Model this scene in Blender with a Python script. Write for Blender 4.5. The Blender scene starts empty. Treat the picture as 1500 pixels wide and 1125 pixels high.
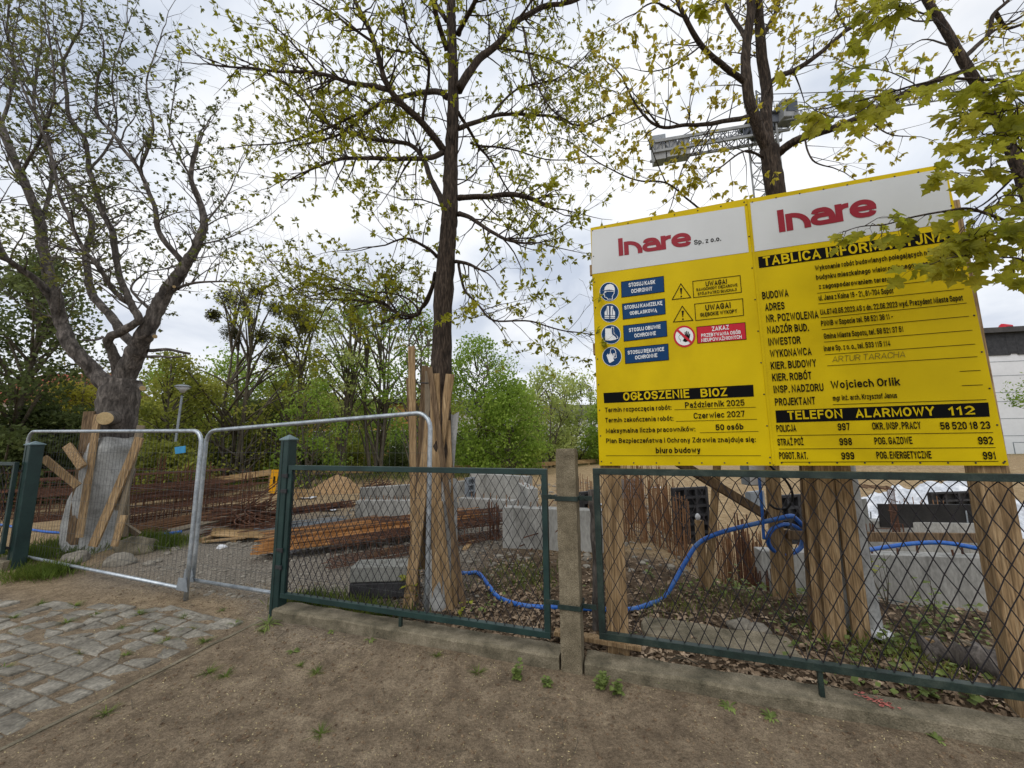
import bpy, bmesh, math, random
import numpy as np
from mathutils import Vector as V, Matrix, noise as mnoise
random.seed(7); rng = np.random.default_rng(7)
scene = bpy.context.scene
COL = scene.collection

# ---------------------------------------------------------------- camera
CAMH, PITCH, ROLL, FPX = 1.6, math.radians(7.92), math.radians(-0.664), 563.0
TH = math.radians(18.0)
_F = V((0, math.cos(PITCH), math.sin(PITCH))); _U0 = V((0, -math.sin(PITCH), math.cos(PITCH))); _R0 = V((1, 0, 0))
_R = math.cos(ROLL) * _R0 + math.sin(ROLL) * _U0
_U = -math.sin(ROLL) * _R0 + math.cos(ROLL) * _U0
EYE = V((0, 0, CAMH))
cam_d = bpy.data.cameras.new("camera"); cam = bpy.data.objects.new("camera", cam_d); COL.objects.link(cam)
cam_d.sensor_width = 36.0; cam_d.lens = 36.0 * FPX / 1500.0
cam_d.clip_start = 0.05; cam_d.clip_end = 3000
cam.matrix_world = Matrix(((_R.x, _U.x, -_F.x, EYE.x), (_R.y, _U.y, -_F.y, EYE.y), (_R.z, _U.z, -_F.z, EYE.z), (0, 0, 0, 1)))
scene.camera = cam

# ---------------------------------------------------------------- sky, sun, exposure
SUN_EL, SUN_AZ = math.radians(52), math.radians(205)      # azimuth clockwise from +Y: behind the camera, a little left
w = bpy.data.worlds.new("World"); scene.world = w; w.use_nodes = True
nt = w.node_tree; nt.nodes.clear()
def N(tree, kind, **kw):
    n = tree.nodes.new(kind)
    for k, v in kw.items():
        setattr(n, k, v)
    return n
def world():
    L = nt.links.new
    out = N(nt, 'ShaderNodeOutputWorld'); bg = N(nt, 'ShaderNodeBackground'); bg.inputs[1].default_value = 0.1
    sky = N(nt, 'ShaderNodeTexSky', sky_type='NISHITA', sun_disc=False, sun_elevation=SUN_EL, sun_rotation=SUN_AZ)
    tc = N(nt, 'ShaderNodeTexCoord'); sep = N(nt, 'ShaderNodeSeparateXYZ'); L(tc.outputs['Generated'], sep.inputs[0])
    zz = N(nt, 'ShaderNodeMath', operation='MAXIMUM'); L(sep.outputs[2], zz.inputs[0]); zz.inputs[1].default_value = 0.0
    za = N(nt, 'ShaderNodeMath', operation='ADD'); L(zz.outputs[0], za.inputs[0]); za.inputs[1].default_value = 0.22
    dx = N(nt, 'ShaderNodeMath', operation='DIVIDE'); L(sep.outputs[0], dx.inputs[0]); L(za.outputs[0], dx.inputs[1])
    dy = N(nt, 'ShaderNodeMath', operation='DIVIDE'); L(sep.outputs[1], dy.inputs[0]); L(za.outputs[0], dy.inputs[1])
    cb = N(nt, 'ShaderNodeCombineXYZ'); L(dx.outputs[0], cb.inputs[0]); L(dy.outputs[0], cb.inputs[1]); cb.inputs[2].default_value = 3.3
    n1 = N(nt, 'ShaderNodeTexNoise'); n1.inputs['Scale'].default_value = 1.5; n1.inputs['Detail'].default_value = 7; n1.inputs['Roughness'].default_value = .5; n1.inputs['Distortion'].default_value = .35
    L(cb.outputs[0], n1.inputs['Vector'])
    cr = N(nt, 'ShaderNodeValToRGB')
    e = cr.color_ramp.elements
    e[0].position = .36; e[0].color = (5.9, 6.6, 7.9, 1)
    e[1].position = .60; e[1].color = (10.9, 11.0, 11.2, 1)
    m = e.new(.47); m.color = (8.6, 9.1, 9.9, 1)
    L(n1.outputs[0], cr.inputs[0])
    # whiter towards the horizon
    hz = N(nt, 'ShaderNodeMapRange'); hz.inputs[1].default_value = 0.0; hz.inputs[2].default_value = .45; hz.inputs[3].default_value = .6; hz.inputs[4].default_value = 0.0
    L(sep.outputs[2], hz.inputs[0])
    mh = N(nt, 'ShaderNodeMixRGB'); L(hz.outputs[0], mh.inputs[0]); L(cr.outputs[0], mh.inputs[1]); mh.inputs[2].default_value = (9.6, 9.8, 10.2, 1)
    # thin gaps where the blue shows through the overcast
    n2 = N(nt, 'ShaderNodeTexNoise'); n2.inputs['Scale'].default_value = .8; n2.inputs['Detail'].default_value = 5; L(cb.outputs[0], n2.inputs['Vector'])
    gp = N(nt, 'ShaderNodeMapRange'); gp.inputs[1].default_value = .5; gp.inputs[2].default_value = .75; gp.inputs[3].default_value = .97; gp.inputs[4].default_value = .72; L(n2.outputs[0], gp.inputs[0])
    mx = N(nt, 'ShaderNodeMixRGB'); L(gp.outputs[0], mx.inputs[0]); L(sky.outputs[0], mx.inputs[1]); L(mh.outputs[0], mx.inputs[2])
    L(mx.outputs[0], bg.inputs[0]); L(bg.outputs[0], out.inputs[0])
world()
sd = bpy.data.lights.new("sun", 'SUN'); sun = bpy.data.objects.new("sun", sd); COL.objects.link(sun)
sd.energy = 1.2; sd.angle = math.radians(45); sd.color = (1.0, .96, .9)
sdir = V((math.sin(SUN_AZ) * math.cos(SUN_EL), math.cos(SUN_AZ) * math.cos(SUN_EL), math.sin(SUN_EL)))
sun.rotation_euler = sdir.to_track_quat('Z', 'Y').to_euler()
scene.view_settings.view_transform = 'Standard'; scene.view_settings.look = 'None'
scene.view_settings.exposure = 0.0; scene.view_settings.gamma = 1.0
scene.cycles.max_bounces = 6; scene.cycles.diffuse_bounces = 3; scene.cycles.transparent_max_bounces = 8

# ---------------------------------------------------------------- surveying helpers
def ray(px, py):
    return _R * ((px - 750) / FPX) + _U * ((562.5 - py) / FPX) + _F
def at(px, py, Y):
    d = ray(px, py); return EYE + d * (Y / d.y)
def flat(px, py, z=0.0):
    d = ray(px, py); return EYE + d * ((z - CAMH) / d.z)
A0 = flat(840, 985)
UD = V((math.cos(TH), -math.sin(TH), 0)); ND = V((math.sin(TH), math.cos(TH), 0)); ZD = V((0, 0, 1))
def FE(s, t, z): return V((A0.x, A0.y, 0)) + UD * s + ND * t + ZD * z       # fence coordinates
def st(p):
    q = V((p[0] - A0.x, p[1] - A0.y, 0)); return q.dot(UD), q.dot(ND)
def on_plane(px, py, P, nrm):
    d = ray(px, py); return EYE + d * ((P - EYE).dot(nrm) / d.dot(nrm))
def onf(px, py, t=0.0): return on_plane(px, py, FE(0, t, 0), ND)
def sm(x, a, b):
    q = min(1, max(0, (x - a) / (b - a))); return q * q * (3 - 2 * q)
def gz(x, y):
    s, t = st((x, y))
    z = 0.0
    beh = sm(t, .05, .35) * sm(s, -3.2, -2.6)
    z += .05 * beh
    if -3.0 < s and -.6 < t < .1: z += .035 * math.exp(-((t + .12) / .16) ** 2) * sm(s, -3, -2.4)
    z -= .78 * sm(s, .5, 1.9) * sm(t, 1.7, 3.2) * (1 - sm(y, 8, 15))
    z += .9 * sm(y, 9, 16) * sm(x, 3, 7) * (1 - sm(y, 18, 34)) * .55
    z -= .012 * max(0, y - 8) * (1 - sm(y, 30, 60))
    if y > 4:
        z += .10 * mnoise.noise((x * .45, y * .45, 1.7)) * sm(y, 4, 8)
        z += .25 * mnoise.noise((x * .18, y * .18, 4.7)) * sm(y, 8, 14) * (1 - sm(y, 40, 60))
    z += .012 * mnoise.noise((x * 2.1, y * 2.1, .3)) + .006 * mnoise.noise((x * 6, y * 6, 2.3))
    return z
def G(px, py):
    z = 0.0
    for _ in range(25):
        p = flat(px, py, z)
        if p.y < 0 or p.y > 400: break
        z = .5 * z + .5 * gz(p.x, p.y)
    return V((p.x, p.y, gz(p.x, p.y)))
def gp(x, y, dz=0.0): return V((x, y, gz(x, y) + dz))
def gat(px, Y, dz=0.0):                       # ground point in the direction of a column, Y metres ahead
    p = at(px, 640, Y); return gp(p.x, p.y, dz)

# ---------------------------------------------------------------- materials
def lin(r, g, b, k=1.0):
    f = lambda c: ((c / 255 + .055) / 1.055) ** 2.4 if c > 10 else c / 255 / 12.92
    return (f(r) * k, f(g) * k, f(b) * k, 1)
MATS = {}
def mat(name, cols, scale=6.0, rough=.8, bump=.25, bscale=60.0, metal=0.0, stretch=(1, 1, 1), spec=.3, transl=0.0, vary=.25, dist=.0, detail=6):
    m = bpy.data.materials.new(name); m.use_nodes = True; t = m.node_tree; t.nodes.clear(); L = t.links.new
    out = N(t, 'ShaderNodeOutputMaterial'); bs = N(t, 'ShaderNodeBsdfPrincipled'); tc = N(t, 'ShaderNodeTexCoord'); mp = N(t, 'ShaderNodeMapping')
    mp.inputs['Scale'].default_value = stretch; L(tc.outputs['Object'], mp.inputs[0])
    n1 = N(t, 'ShaderNodeTexNoise'); n1.inputs['Scale'].default_value = scale; n1.inputs['Detail'].default_value = detail; n1.inputs['Distortion'].default_value = dist; n1.inputs['Roughness'].default_value = .6
    L(mp.outputs[0], n1.inputs['Vector'])
    cr = N(t, 'ShaderNodeValToRGB'); els = cr.color_ramp.elements
    k = len(cols)
    els[0].position = .3; els[0].color = cols[0]; els[1].position = .7; els[1].color = cols[-1]
    for i in range(1, k - 1):
        e = els.new(.3 + .4 * i / (k - 1)); e.color = cols[i]
    L(n1.outputs[0], cr.inputs[0])
    n2 = N(t, 'ShaderNodeTexNoise'); n2.inputs['Scale'].default_value = bscale; n2.inputs['Detail'].default_value = 5; L(mp.outputs[0], n2.inputs['Vector'])
    mr = N(t, 'ShaderNodeMapRange'); mr.inputs[1].default_value = .3; mr.inputs[2].default_value = .7; mr.inputs[3].default_value = 1 - vary; mr.inputs[4].default_value = 1 + vary; L(n2.outputs[0], mr.inputs[0])
    mu = N(t, 'ShaderNodeMixRGB', blend_type='MULTIPLY'); mu.inputs[0].default_value = 1; L(cr.outputs[0], mu.inputs[1]); L(mr.outputs[0], mu.inputs[2])
    L(mu.outputs[0], bs.inputs['Base Color'])
    bs.inputs['Roughness'].default_value = rough; bs.inputs['Metallic'].default_value = metal; bs.inputs['Specular IOR Level'].default_value = spec
    if bump:
        b = N(t, 'ShaderNodeBump'); b.inputs['Strength'].default_value = bump; b.inputs['Distance'].default_value = .01; L(n2.outputs[0], b.inputs['Height']); L(b.outputs[0], bs.inputs['Normal'])
    if transl:
        tr = N(t, 'ShaderNodeBsdfTranslucent'); L(mu.outputs[0], tr.inputs[0]); ms = N(t, 'ShaderNodeMixShader'); ms.inputs[0].default_value = transl
        L(bs.outputs[0], ms.inputs[1]); L(tr.outputs[0], ms.inputs[2]); L(ms.outputs[0], out.inputs[0])
    else:
        L(bs.outputs[0], out.inputs[0])
    MATS[name] = m
    return m
def leafmat(name, cols, transl=.45, scale=3.0):
    return mat(name, cols, scale=scale, rough=.55, bump=0, bscale=9, transl=transl, vary=.35, spec=.25)

concrete = mat('concrete', [lin(120, 114, 100), lin(150, 143, 128), lin(165, 158, 143)], 5, .9, .5, 90, vary=.18)
concrete_old = mat('mossy_concrete', [lin(72, 68, 54), lin(114, 106, 88), lin(144, 134, 114)], 6, .95, .8, 120, vary=.3)
concrete_pillar = mat('pebbled_concrete', [lin(98, 90, 72), lin(122, 112, 92), lin(140, 130, 108)], 9, .95, .9, 150, vary=.4)
concrete_new = mat('fresh_concrete', [lin(118, 117, 112), lin(155, 154, 149), lin(176, 175, 170)], 1.7, .88, .4, 26, vary=.2, stretch=(1.6, 1.6, .6), dist=.6)
concrete_block = mat('block_concrete', [lin(118, 118, 112), lin(146, 146, 140)], 4, .9, .5, 90, vary=.2)
green_paint = mat('green_paint', [lin(20, 40, 39), lin(29, 53, 51), lin(40, 65, 61)], 4, .42, .12, 120, vary=.12, spec=.45)
green_worn = mat('worn_green_paint', [lin(22, 34, 31), lin(32, 48, 43), lin(60, 70, 62)], 9, .5, .2, 140, vary=.25, spec=.4)
wire_m = mat('coated_wire', [lin(22, 22, 26), lin(44, 40, 44)], 12, .55, 0, 50, vary=.2)
galv = mat('galvanised_steel', [lin(140, 148, 156), lin(176, 184, 190), lin(196, 202, 206)], 14, .42, .05, 60, metal=.75, vary=.12)
galv_wire = mat('galvanised_wire', [lin(70, 72, 72), lin(100, 102, 102)], 14, .5, 0, 60, metal=.5, vary=.1)
wood_new = mat('pine_timber', [lin(108, 86, 60), lin(150, 124, 90), lin(182, 156, 120)], 4.2, .85, .5, 16, stretch=(8, 8, .55), vary=.38, dist=1.5)
wood_old = mat('weathered_timber', [lin(74, 60, 45), lin(108, 88, 66), lin(138, 117, 92)], 4.2, .9, .6, 16, stretch=(8, 8, .55), vary=.42, dist=1.5)
wood_grey = mat('grey_timber', [lin(110, 98, 82), lin(140, 128, 108)], 3, .9, .4, 30, stretch=(6, 6, .7), vary=.25, dist=.5)
wood_h = mat('pine_board', [lin(134, 106, 70), lin(170, 140, 98), lin(190, 160, 118)], 3, .8, .3, 30, stretch=(.9, 2, 6), vary=.2, dist=.4)
bark_dark = mat('oak_bark', [lin(34, 28, 24), lin(60, 50, 42), lin(92, 80, 70)], 16, .95, 1.2, 34, stretch=(3, 3, .45), vary=.55, dist=.7)
bark_grey = mat('grey_bark', [lin(52, 48, 45), lin(88, 82, 77), lin(130, 122, 115)], 7, .95, 1.0, 30, stretch=(1.6, 1.6, .6), vary=.4, dist=.9)
bark_far = mat('far_bark', [lin(74, 68, 56), lin(104, 96, 82)], 4, .95, .5, 20, vary=.3)
cutwood = mat('cut_wood', [lin(172, 146, 104), lin(204, 180, 136)], 9, .85, .2, 60, vary=.15)
geotex = mat('geotextile', [lin(128, 128, 125), lin(160, 160, 157), lin(180, 180, 177)], 5, .75, .4, 40, vary=.12)
rust = mat('rusty_steel', [lin(58, 40, 32), lin(90, 62, 48), lin(122, 84, 62)], 9, .9, .2, 80, vary=.3)
rust_or = mat('orange_rust', [lin(136, 96, 54), lin(172, 122, 72), lin(192, 146, 96)], 6, .9, .2, 80, vary=.25)
rust_pale = mat('dusty_rust', [lin(112, 84, 62), lin(150, 112, 80)], 6, .9, .2, 80, vary=.25)
blue_pl = mat('blue_plastic', [lin(22, 74, 152), lin(30, 98, 186), lin(84, 116, 160)], 7, .48, .1, 50, vary=.15, spec=.5)
black_pl = mat('black_rubber', [lin(16, 16, 17), lin(30, 30, 32)], 5, .5, .05, 50, vary=.1)
white_pl = mat('white_plastic', [lin(196, 198, 202), lin(226, 228, 230)], 4, .4, .1, 50, vary=.05)
film = mat('plastic_film', [lin(150, 154, 160), lin(200, 204, 210), lin(232, 234, 238)], 4, .3, .4, 14, vary=.15, spec=.6)
steel_grey = mat('painted_steel', [lin(110, 116, 122), lin(150, 156, 160)], 5, .5, .1, 50, vary=.12)
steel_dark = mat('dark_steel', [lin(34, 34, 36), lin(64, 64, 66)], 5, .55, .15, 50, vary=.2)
plyblack = mat('film_faced_plywood', [lin(26, 26, 27), lin(48, 47, 46)], 4, .45, .1, 40, vary=.2)
stone_m = mat('fieldstone', [lin(108, 102, 92), lin(148, 142, 130)], 6, .95, .7, 40, vary=.25)
sign_y = mat('yellow_sheet', [lin(190, 162, 0), lin(206, 178, 0), lin(212, 184, 1)], 1.6, .5, .03, 3, vary=.06, spec=.13)
sign_w = mat('white_sheet', [lin(196, 198, 198), lin(206, 208, 208)], 1.2, .36, .0, 5, vary=.02, spec=.4)
v_red = mat('red_vinyl', [lin(188, 16, 40), lin(196, 20, 44)], 2, .45, 0, 5, vary=.03)
v_dred = mat('crimson_vinyl', [lin(138, 10, 32), lin(148, 12, 36)], 2, .45, 0, 5, vary=.03)
v_black = mat('black_vinyl', [lin(4, 4, 4), lin(7, 7, 8)], 2, .55, 0, 5, vary=.05, spec=.1)
v_blue = mat('blue_vinyl', [lin(10, 56, 100), lin(14, 62, 108)], 2, .5, 0, 5, vary=.04, spec=.15)
v_white = mat('white_vinyl', [lin(226, 228, 228), lin(234, 236, 236)], 2, .45, 0, 5, vary=.02)
pencil = mat('felt_pen', [lin(96, 84, 20), lin(110, 96, 30)], 2, .6, 0, 5, vary=.05)
yellow_pl = mat('amber_board', [lin(228, 160, 10), lin(238, 172, 20)], 2, .45, 0, 5, vary=.05)
grey_cap = mat('zinc_cap', [lin(96, 116, 120), lin(120, 138, 142)], 5, .45, .05, 50, vary=.1, metal=.3)
crane_m = mat('crane_paint', [lin(120, 122, 124), lin(154, 155, 153)], 1, .5, 0, 9, vary=.06)
crane_d = mat('crane_steel', [lin(70, 74, 82), lin(104, 108, 116)], 1, .5, 0, 9, vary=.06)
ballast = mat('ballast_concrete', [lin(140, 140, 138), lin(168, 168, 166)], .6, .8, .1, 9, vary=.08)
glass = mat('window_glass', [lin(60, 86, 120), lin(130, 160, 200)], .35, .08, 0, 5, vary=.1, spec=.8)
dark_glass = mat('dark_glass', [lin(30, 34, 40), lin(56, 62, 70)], .5, .1, 0, 5, vary=.1, spec=.8)
clad = mat('white_cladding', [lin(214, 214, 216), lin(226, 226, 228)], .4, .6, 0, 4, vary=.03)
orange_r = mat('orange_render', [lin(170, 124, 70), lin(188, 142, 86)], .5, .9, .1, 8, vary=.06)
white_r = mat('white_render', [lin(206, 204, 198), lin(222, 220, 214)], .5, .9, .1, 8, vary=.05)
brick_r = mat('red_brick', [lin(120, 56, 40), lin(150, 78, 58)], 6, .9, .3, 20, vary=.25)
roof_d = mat('dark_roofing', [lin(58, 56, 56), lin(80, 78, 76)], 2, .7, .1, 10, vary=.12)
car_p = mat('car_paint', [lin(150, 154, 160), lin(170, 174, 180)], 2, .3, 0, 9, vary=.03, spec=.6)
leaf_oak = leafmat('oak_leaf', [lin(116, 120, 24), lin(152, 152, 40), lin(188, 182, 66)], .55, 2)
leaf_left = leafmat('chestnut_leaf', [lin(80, 88, 50), lin(112, 118, 66), lin(150, 144, 62)], .5, 1.2)
leaf_t3 = leafmat('young_maple_leaf', [lin(158, 148, 34), lin(190, 176, 60), lin(206, 188, 90)], .5, 2)
leaf_maple = leafmat('maple_leaf', [lin(122, 132, 32), lin(164, 164, 48), lin(200, 192, 80)], .66, 2.2)
leaf_weed = leafmat('weed_leaf', [lin(100, 118, 62), lin(144, 158, 88)], .35, 3)
leaf_yel = leafmat('yellow_green_leaf', [lin(140, 150, 40), lin(186, 186, 70)], .45, 3)
grass_m = leafmat('grass_blade', [lin(64, 84, 30), lin(104, 122, 50), lin(140, 140, 72)], .35, 2)
dryleaf = mat('dry_leaf', [lin(92, 76, 60), lin(138, 118, 96), lin(182, 162, 138)], 5, .9, 0, 20, vary=.4)
BG = {
 'olive': leafmat('olive_foliage', [lin(107, 118, 49), lin(153, 158, 70), lin(190, 188, 90)], .55, .6),
 'dark': leafmat('dark_foliage', [lin(65, 77, 43), lin(98, 110, 62), lin(132, 139, 84)], .55, .6),
 'fresh': leafmat('fresh_foliage', [lin(100, 128, 43), lin(139, 165, 65), lin(174, 191, 94)], .55, .6),
 'pale': leafmat('pale_foliage', [lin(146, 161, 80), lin(178, 189, 109), lin(202, 207, 135)], .55, .6),
 'yellow': leafmat('golden_foliage', [lin(141, 139, 50), lin(176, 170, 67), lin(200, 191, 91)], .55, .6),
 'brown': leafmat('brown_foliage', [lin(93, 89, 49), lin(127, 119, 66), lin(155, 144, 83)], .55, .6),
}

mistle = leafmat('mistletoe_leaf', [lin(60, 60, 34), lin(86, 84, 46), lin(110, 106, 60)], .4, 2)
tag_blue = mat('tag_blue', [lin(34, 120, 168), lin(52, 140, 186)], 9, .5, 0, 9, vary=.1)
# ---------------------------------------------------------------- mesh building
class MB:
    def __init__(s): s.v = []; s.f = []
    def add(s, vs, fs):
        o = len(s.v); s.v += [tuple(p) for p in vs]; s.f += [tuple(i + o for i in f) for f in fs]; return s
    def box(s, c, a, b, d):
        c, a, b, d = V(c), V(a), V(b), V(d)
        vs = [c + a * i + b * j + d * k for k in (-1, 1) for j in (-1, 1) for i in (-1, 1)]
        fs = [(0, 2, 3, 1), (4, 5, 7, 6), (0, 1, 5, 4), (2, 6, 7, 3), (0, 4, 6, 2), (1, 3, 7, 5)]
        if a.cross(b).dot(d) < 0: fs = [f[::-1] for f in fs]
        return s.add(vs, fs)
    def beam(s, p0, p1, wd, th, n=None):
        p0, p1 = V(p0), V(p1); ax = p1 - p0; n = V(n) if n is not None else V((0, -1, 0))
        a = ax.normalized(); n = (n - a * n.dot(a)).normalized(); side = a.cross(n)
        return s.box((p0 + p1) / 2, side * wd / 2, n * th / 2, ax / 2)
    def tube(s, pts, r, sides=6, caps=True, rough=0.0):
        pts = [V(p) for p in pts]; n = len(pts)
        if n < 2: return s
        rs = [r] * n if not hasattr(r, '__len__') else r
        t0 = (pts[1] - pts[0]).normalized()
        a = t0.orthogonal().normalized(); o = len(s.v)
        for i in range(n):
            t = (pts[min(i + 1, n - 1)] - pts[max(i - 1, 0)])
            t = t.normalized() if t.length > 1e-9 else t0
            a = (a - t * a.dot(t)); a = a.normalized() if a.length > 1e-6 else t.orthogonal().normalized()
            b = t.cross(a)
            for k in range(sides):
                an = 2 * math.pi * k / sides; rr = rs[i]
                p = pts[i] + a * (rr * math.cos(an)) + b * (rr * math.sin(an))
                if rough: 
                    q = 1 + rough * mnoise.noise(p * (.35 / rr)) + rough * .5 * mnoise.noise(p * (1.3 / rr))
                    p = pts[i] + (p - pts[i]) * q
                s.v.append(tuple(p))
        for i in range(n - 1):
            for k in range(sides):
                k2 = (k + 1) % sides
                s.f.append((o + i * sides + k, o + i * sides + k2, o + (i + 1) * sides + k2, o + (i + 1) * sides + k))
        if caps:
            s.f.append(tuple(o + k for k in range(sides))[::-1]); s.f.append(tuple(o + (n - 1) * sides + k for k in range(sides)))
        return s
    def cyl(s, p0, p1, r, sides=10): return s.tube([p0, p1], r, sides)
    def quad(s, a, b, c, d): return s.add([a, b, c, d], [(0, 1, 2, 3)])
    def prism(s, poly, off):
        n = len(poly); off = V(off); p = [V(q) for q in poly]
        return s.add(p + [q + off for q in p], [tuple(range(n))[::-1], tuple(range(n, 2 * n))] + [(i, (i + 1) % n, n + (i + 1) % n, n + i) for i in range(n)])
    def build(s, name, m, parent=None, loc=None, smooth=False, bevel=0.0):
        me = bpy.data.meshes.new(name)
        org = V((0, 0, 0)); q = parent
        while q is not None: org += q.location; q = q.parent
        if parent is None and loc is not None: org = V(loc)
        ox, oy, oz = org
        me.from_pydata([(x - ox, y - oy, z - oz) for x, y, z in s.v], [], s.f)
        me.update()
        if smooth: me.polygons.foreach_set('use_smooth', [True] * len(me.polygons))
        ob = bpy.data.objects.new(name, me); COL.objects.link(ob)
        if m: me.materials.append(m)
        if parent: ob.parent = parent
        else: ob.location = org
        if bevel:
            b = ob.modifiers.new('bevel', 'BEVEL'); b.width = bevel; b.segments = 2; b.limit_method = 'ANGLE'
        return ob
def tag(o, label=None, cat=None, group=None, kind=None):
    if label: o['label'] = label
    if cat: o['category'] = cat
    if group: o['group'] = group
    if kind: o['kind'] = kind
    return o
def thing(name, label, cat, loc, group=None):
    o = bpy.data.objects.new(name, None); COL.objects.link(o); o.location = loc; o.empty_display_size = .2
    return tag(o, label, cat, group)
def smoothline(pts, sub=5):
    P = [V(p) for p in pts]
    if len(P) < 3: 
        return [P[0].lerp(P[-1], i / sub) for i in range(sub + 1)]
    out = []
    for i in range(len(P) - 1):
        p0 = P[max(i - 1, 0)]; p1 = P[i]; p2 = P[i + 1]; p3 = P[min(i + 2, len(P) - 1)]
        for k in range(sub):
            t = k / sub
            out.append(.5 * ((2 * p1) + (p2 - p0) * t + (2 * p0 - 5 * p1 + 4 * p2 - p3) * t * t + (3 * p1 - p0 - 3 * p2 + p3) * t ** 3))
    out.append(P[-1]); return out
def leaves_mesh(name, m, parent, pos, dirs, nrm, ln, wd, fold=.25, kind=None):
    """N small folded leaves: base, right, tip, left."""
    pos = np.asarray(pos, float); d = np.asarray(dirs, float); n = np.asarray(nrm, float); ln = np.asarray(ln, float)[:, None]; wd = np.asarray(wd, float)[:, None]
    d /= np.linalg.norm(d, axis=1, keepdims=True) + 1e-9
    side = np.cross(d, n); side /= np.linalg.norm(side, axis=1, keepdims=True) + 1e-9
    up = np.cross(side, d)
    mid = pos + d * ln * .55
    vs = np.stack([pos, mid + side * wd + up * wd * fold, pos + d * ln - up * ln * .08, mid - side * wd + up * wd * fold], 1).reshape(-1, 3)
    k = len(pos); b = np.arange(k) * 4
    fs = np.concatenate([np.stack([b, b + 1, b + 2], 1), np.stack([b, b + 2, b + 3], 1)], 0)
    org = V((0, 0, 0)); q = parent
    while q is not None: org += q.location; q = q.parent
    vs = vs - np.array(org)
    me = bpy.data.meshes.new(name); me.vertices.add(len(vs)); me.vertices.foreach_set('co', vs.ravel().astype(np.float32))
    me.loops.add(len(fs) * 3); me.loops.foreach_set('vertex_index', fs.ravel().astype(np.int32))
    me.polygons.add(len(fs)); me.polygons.foreach_set('loop_start', (np.arange(len(fs)) * 3).astype(np.int32))
    me.update(calc_edges=True); me.validate()
    me.materials.append(m); ob = bpy.data.objects.new(name, me); COL.objects.link(ob)
    if parent: ob.parent = parent
    if kind: ob['kind'] = kind
    return ob
def rvec(): 
    while True:
        v = V((random.uniform(-1, 1), random.uniform(-1, 1), random.uniform(-1, 1)))
        if .05 < v.length < 1: return v.normalized()
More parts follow.
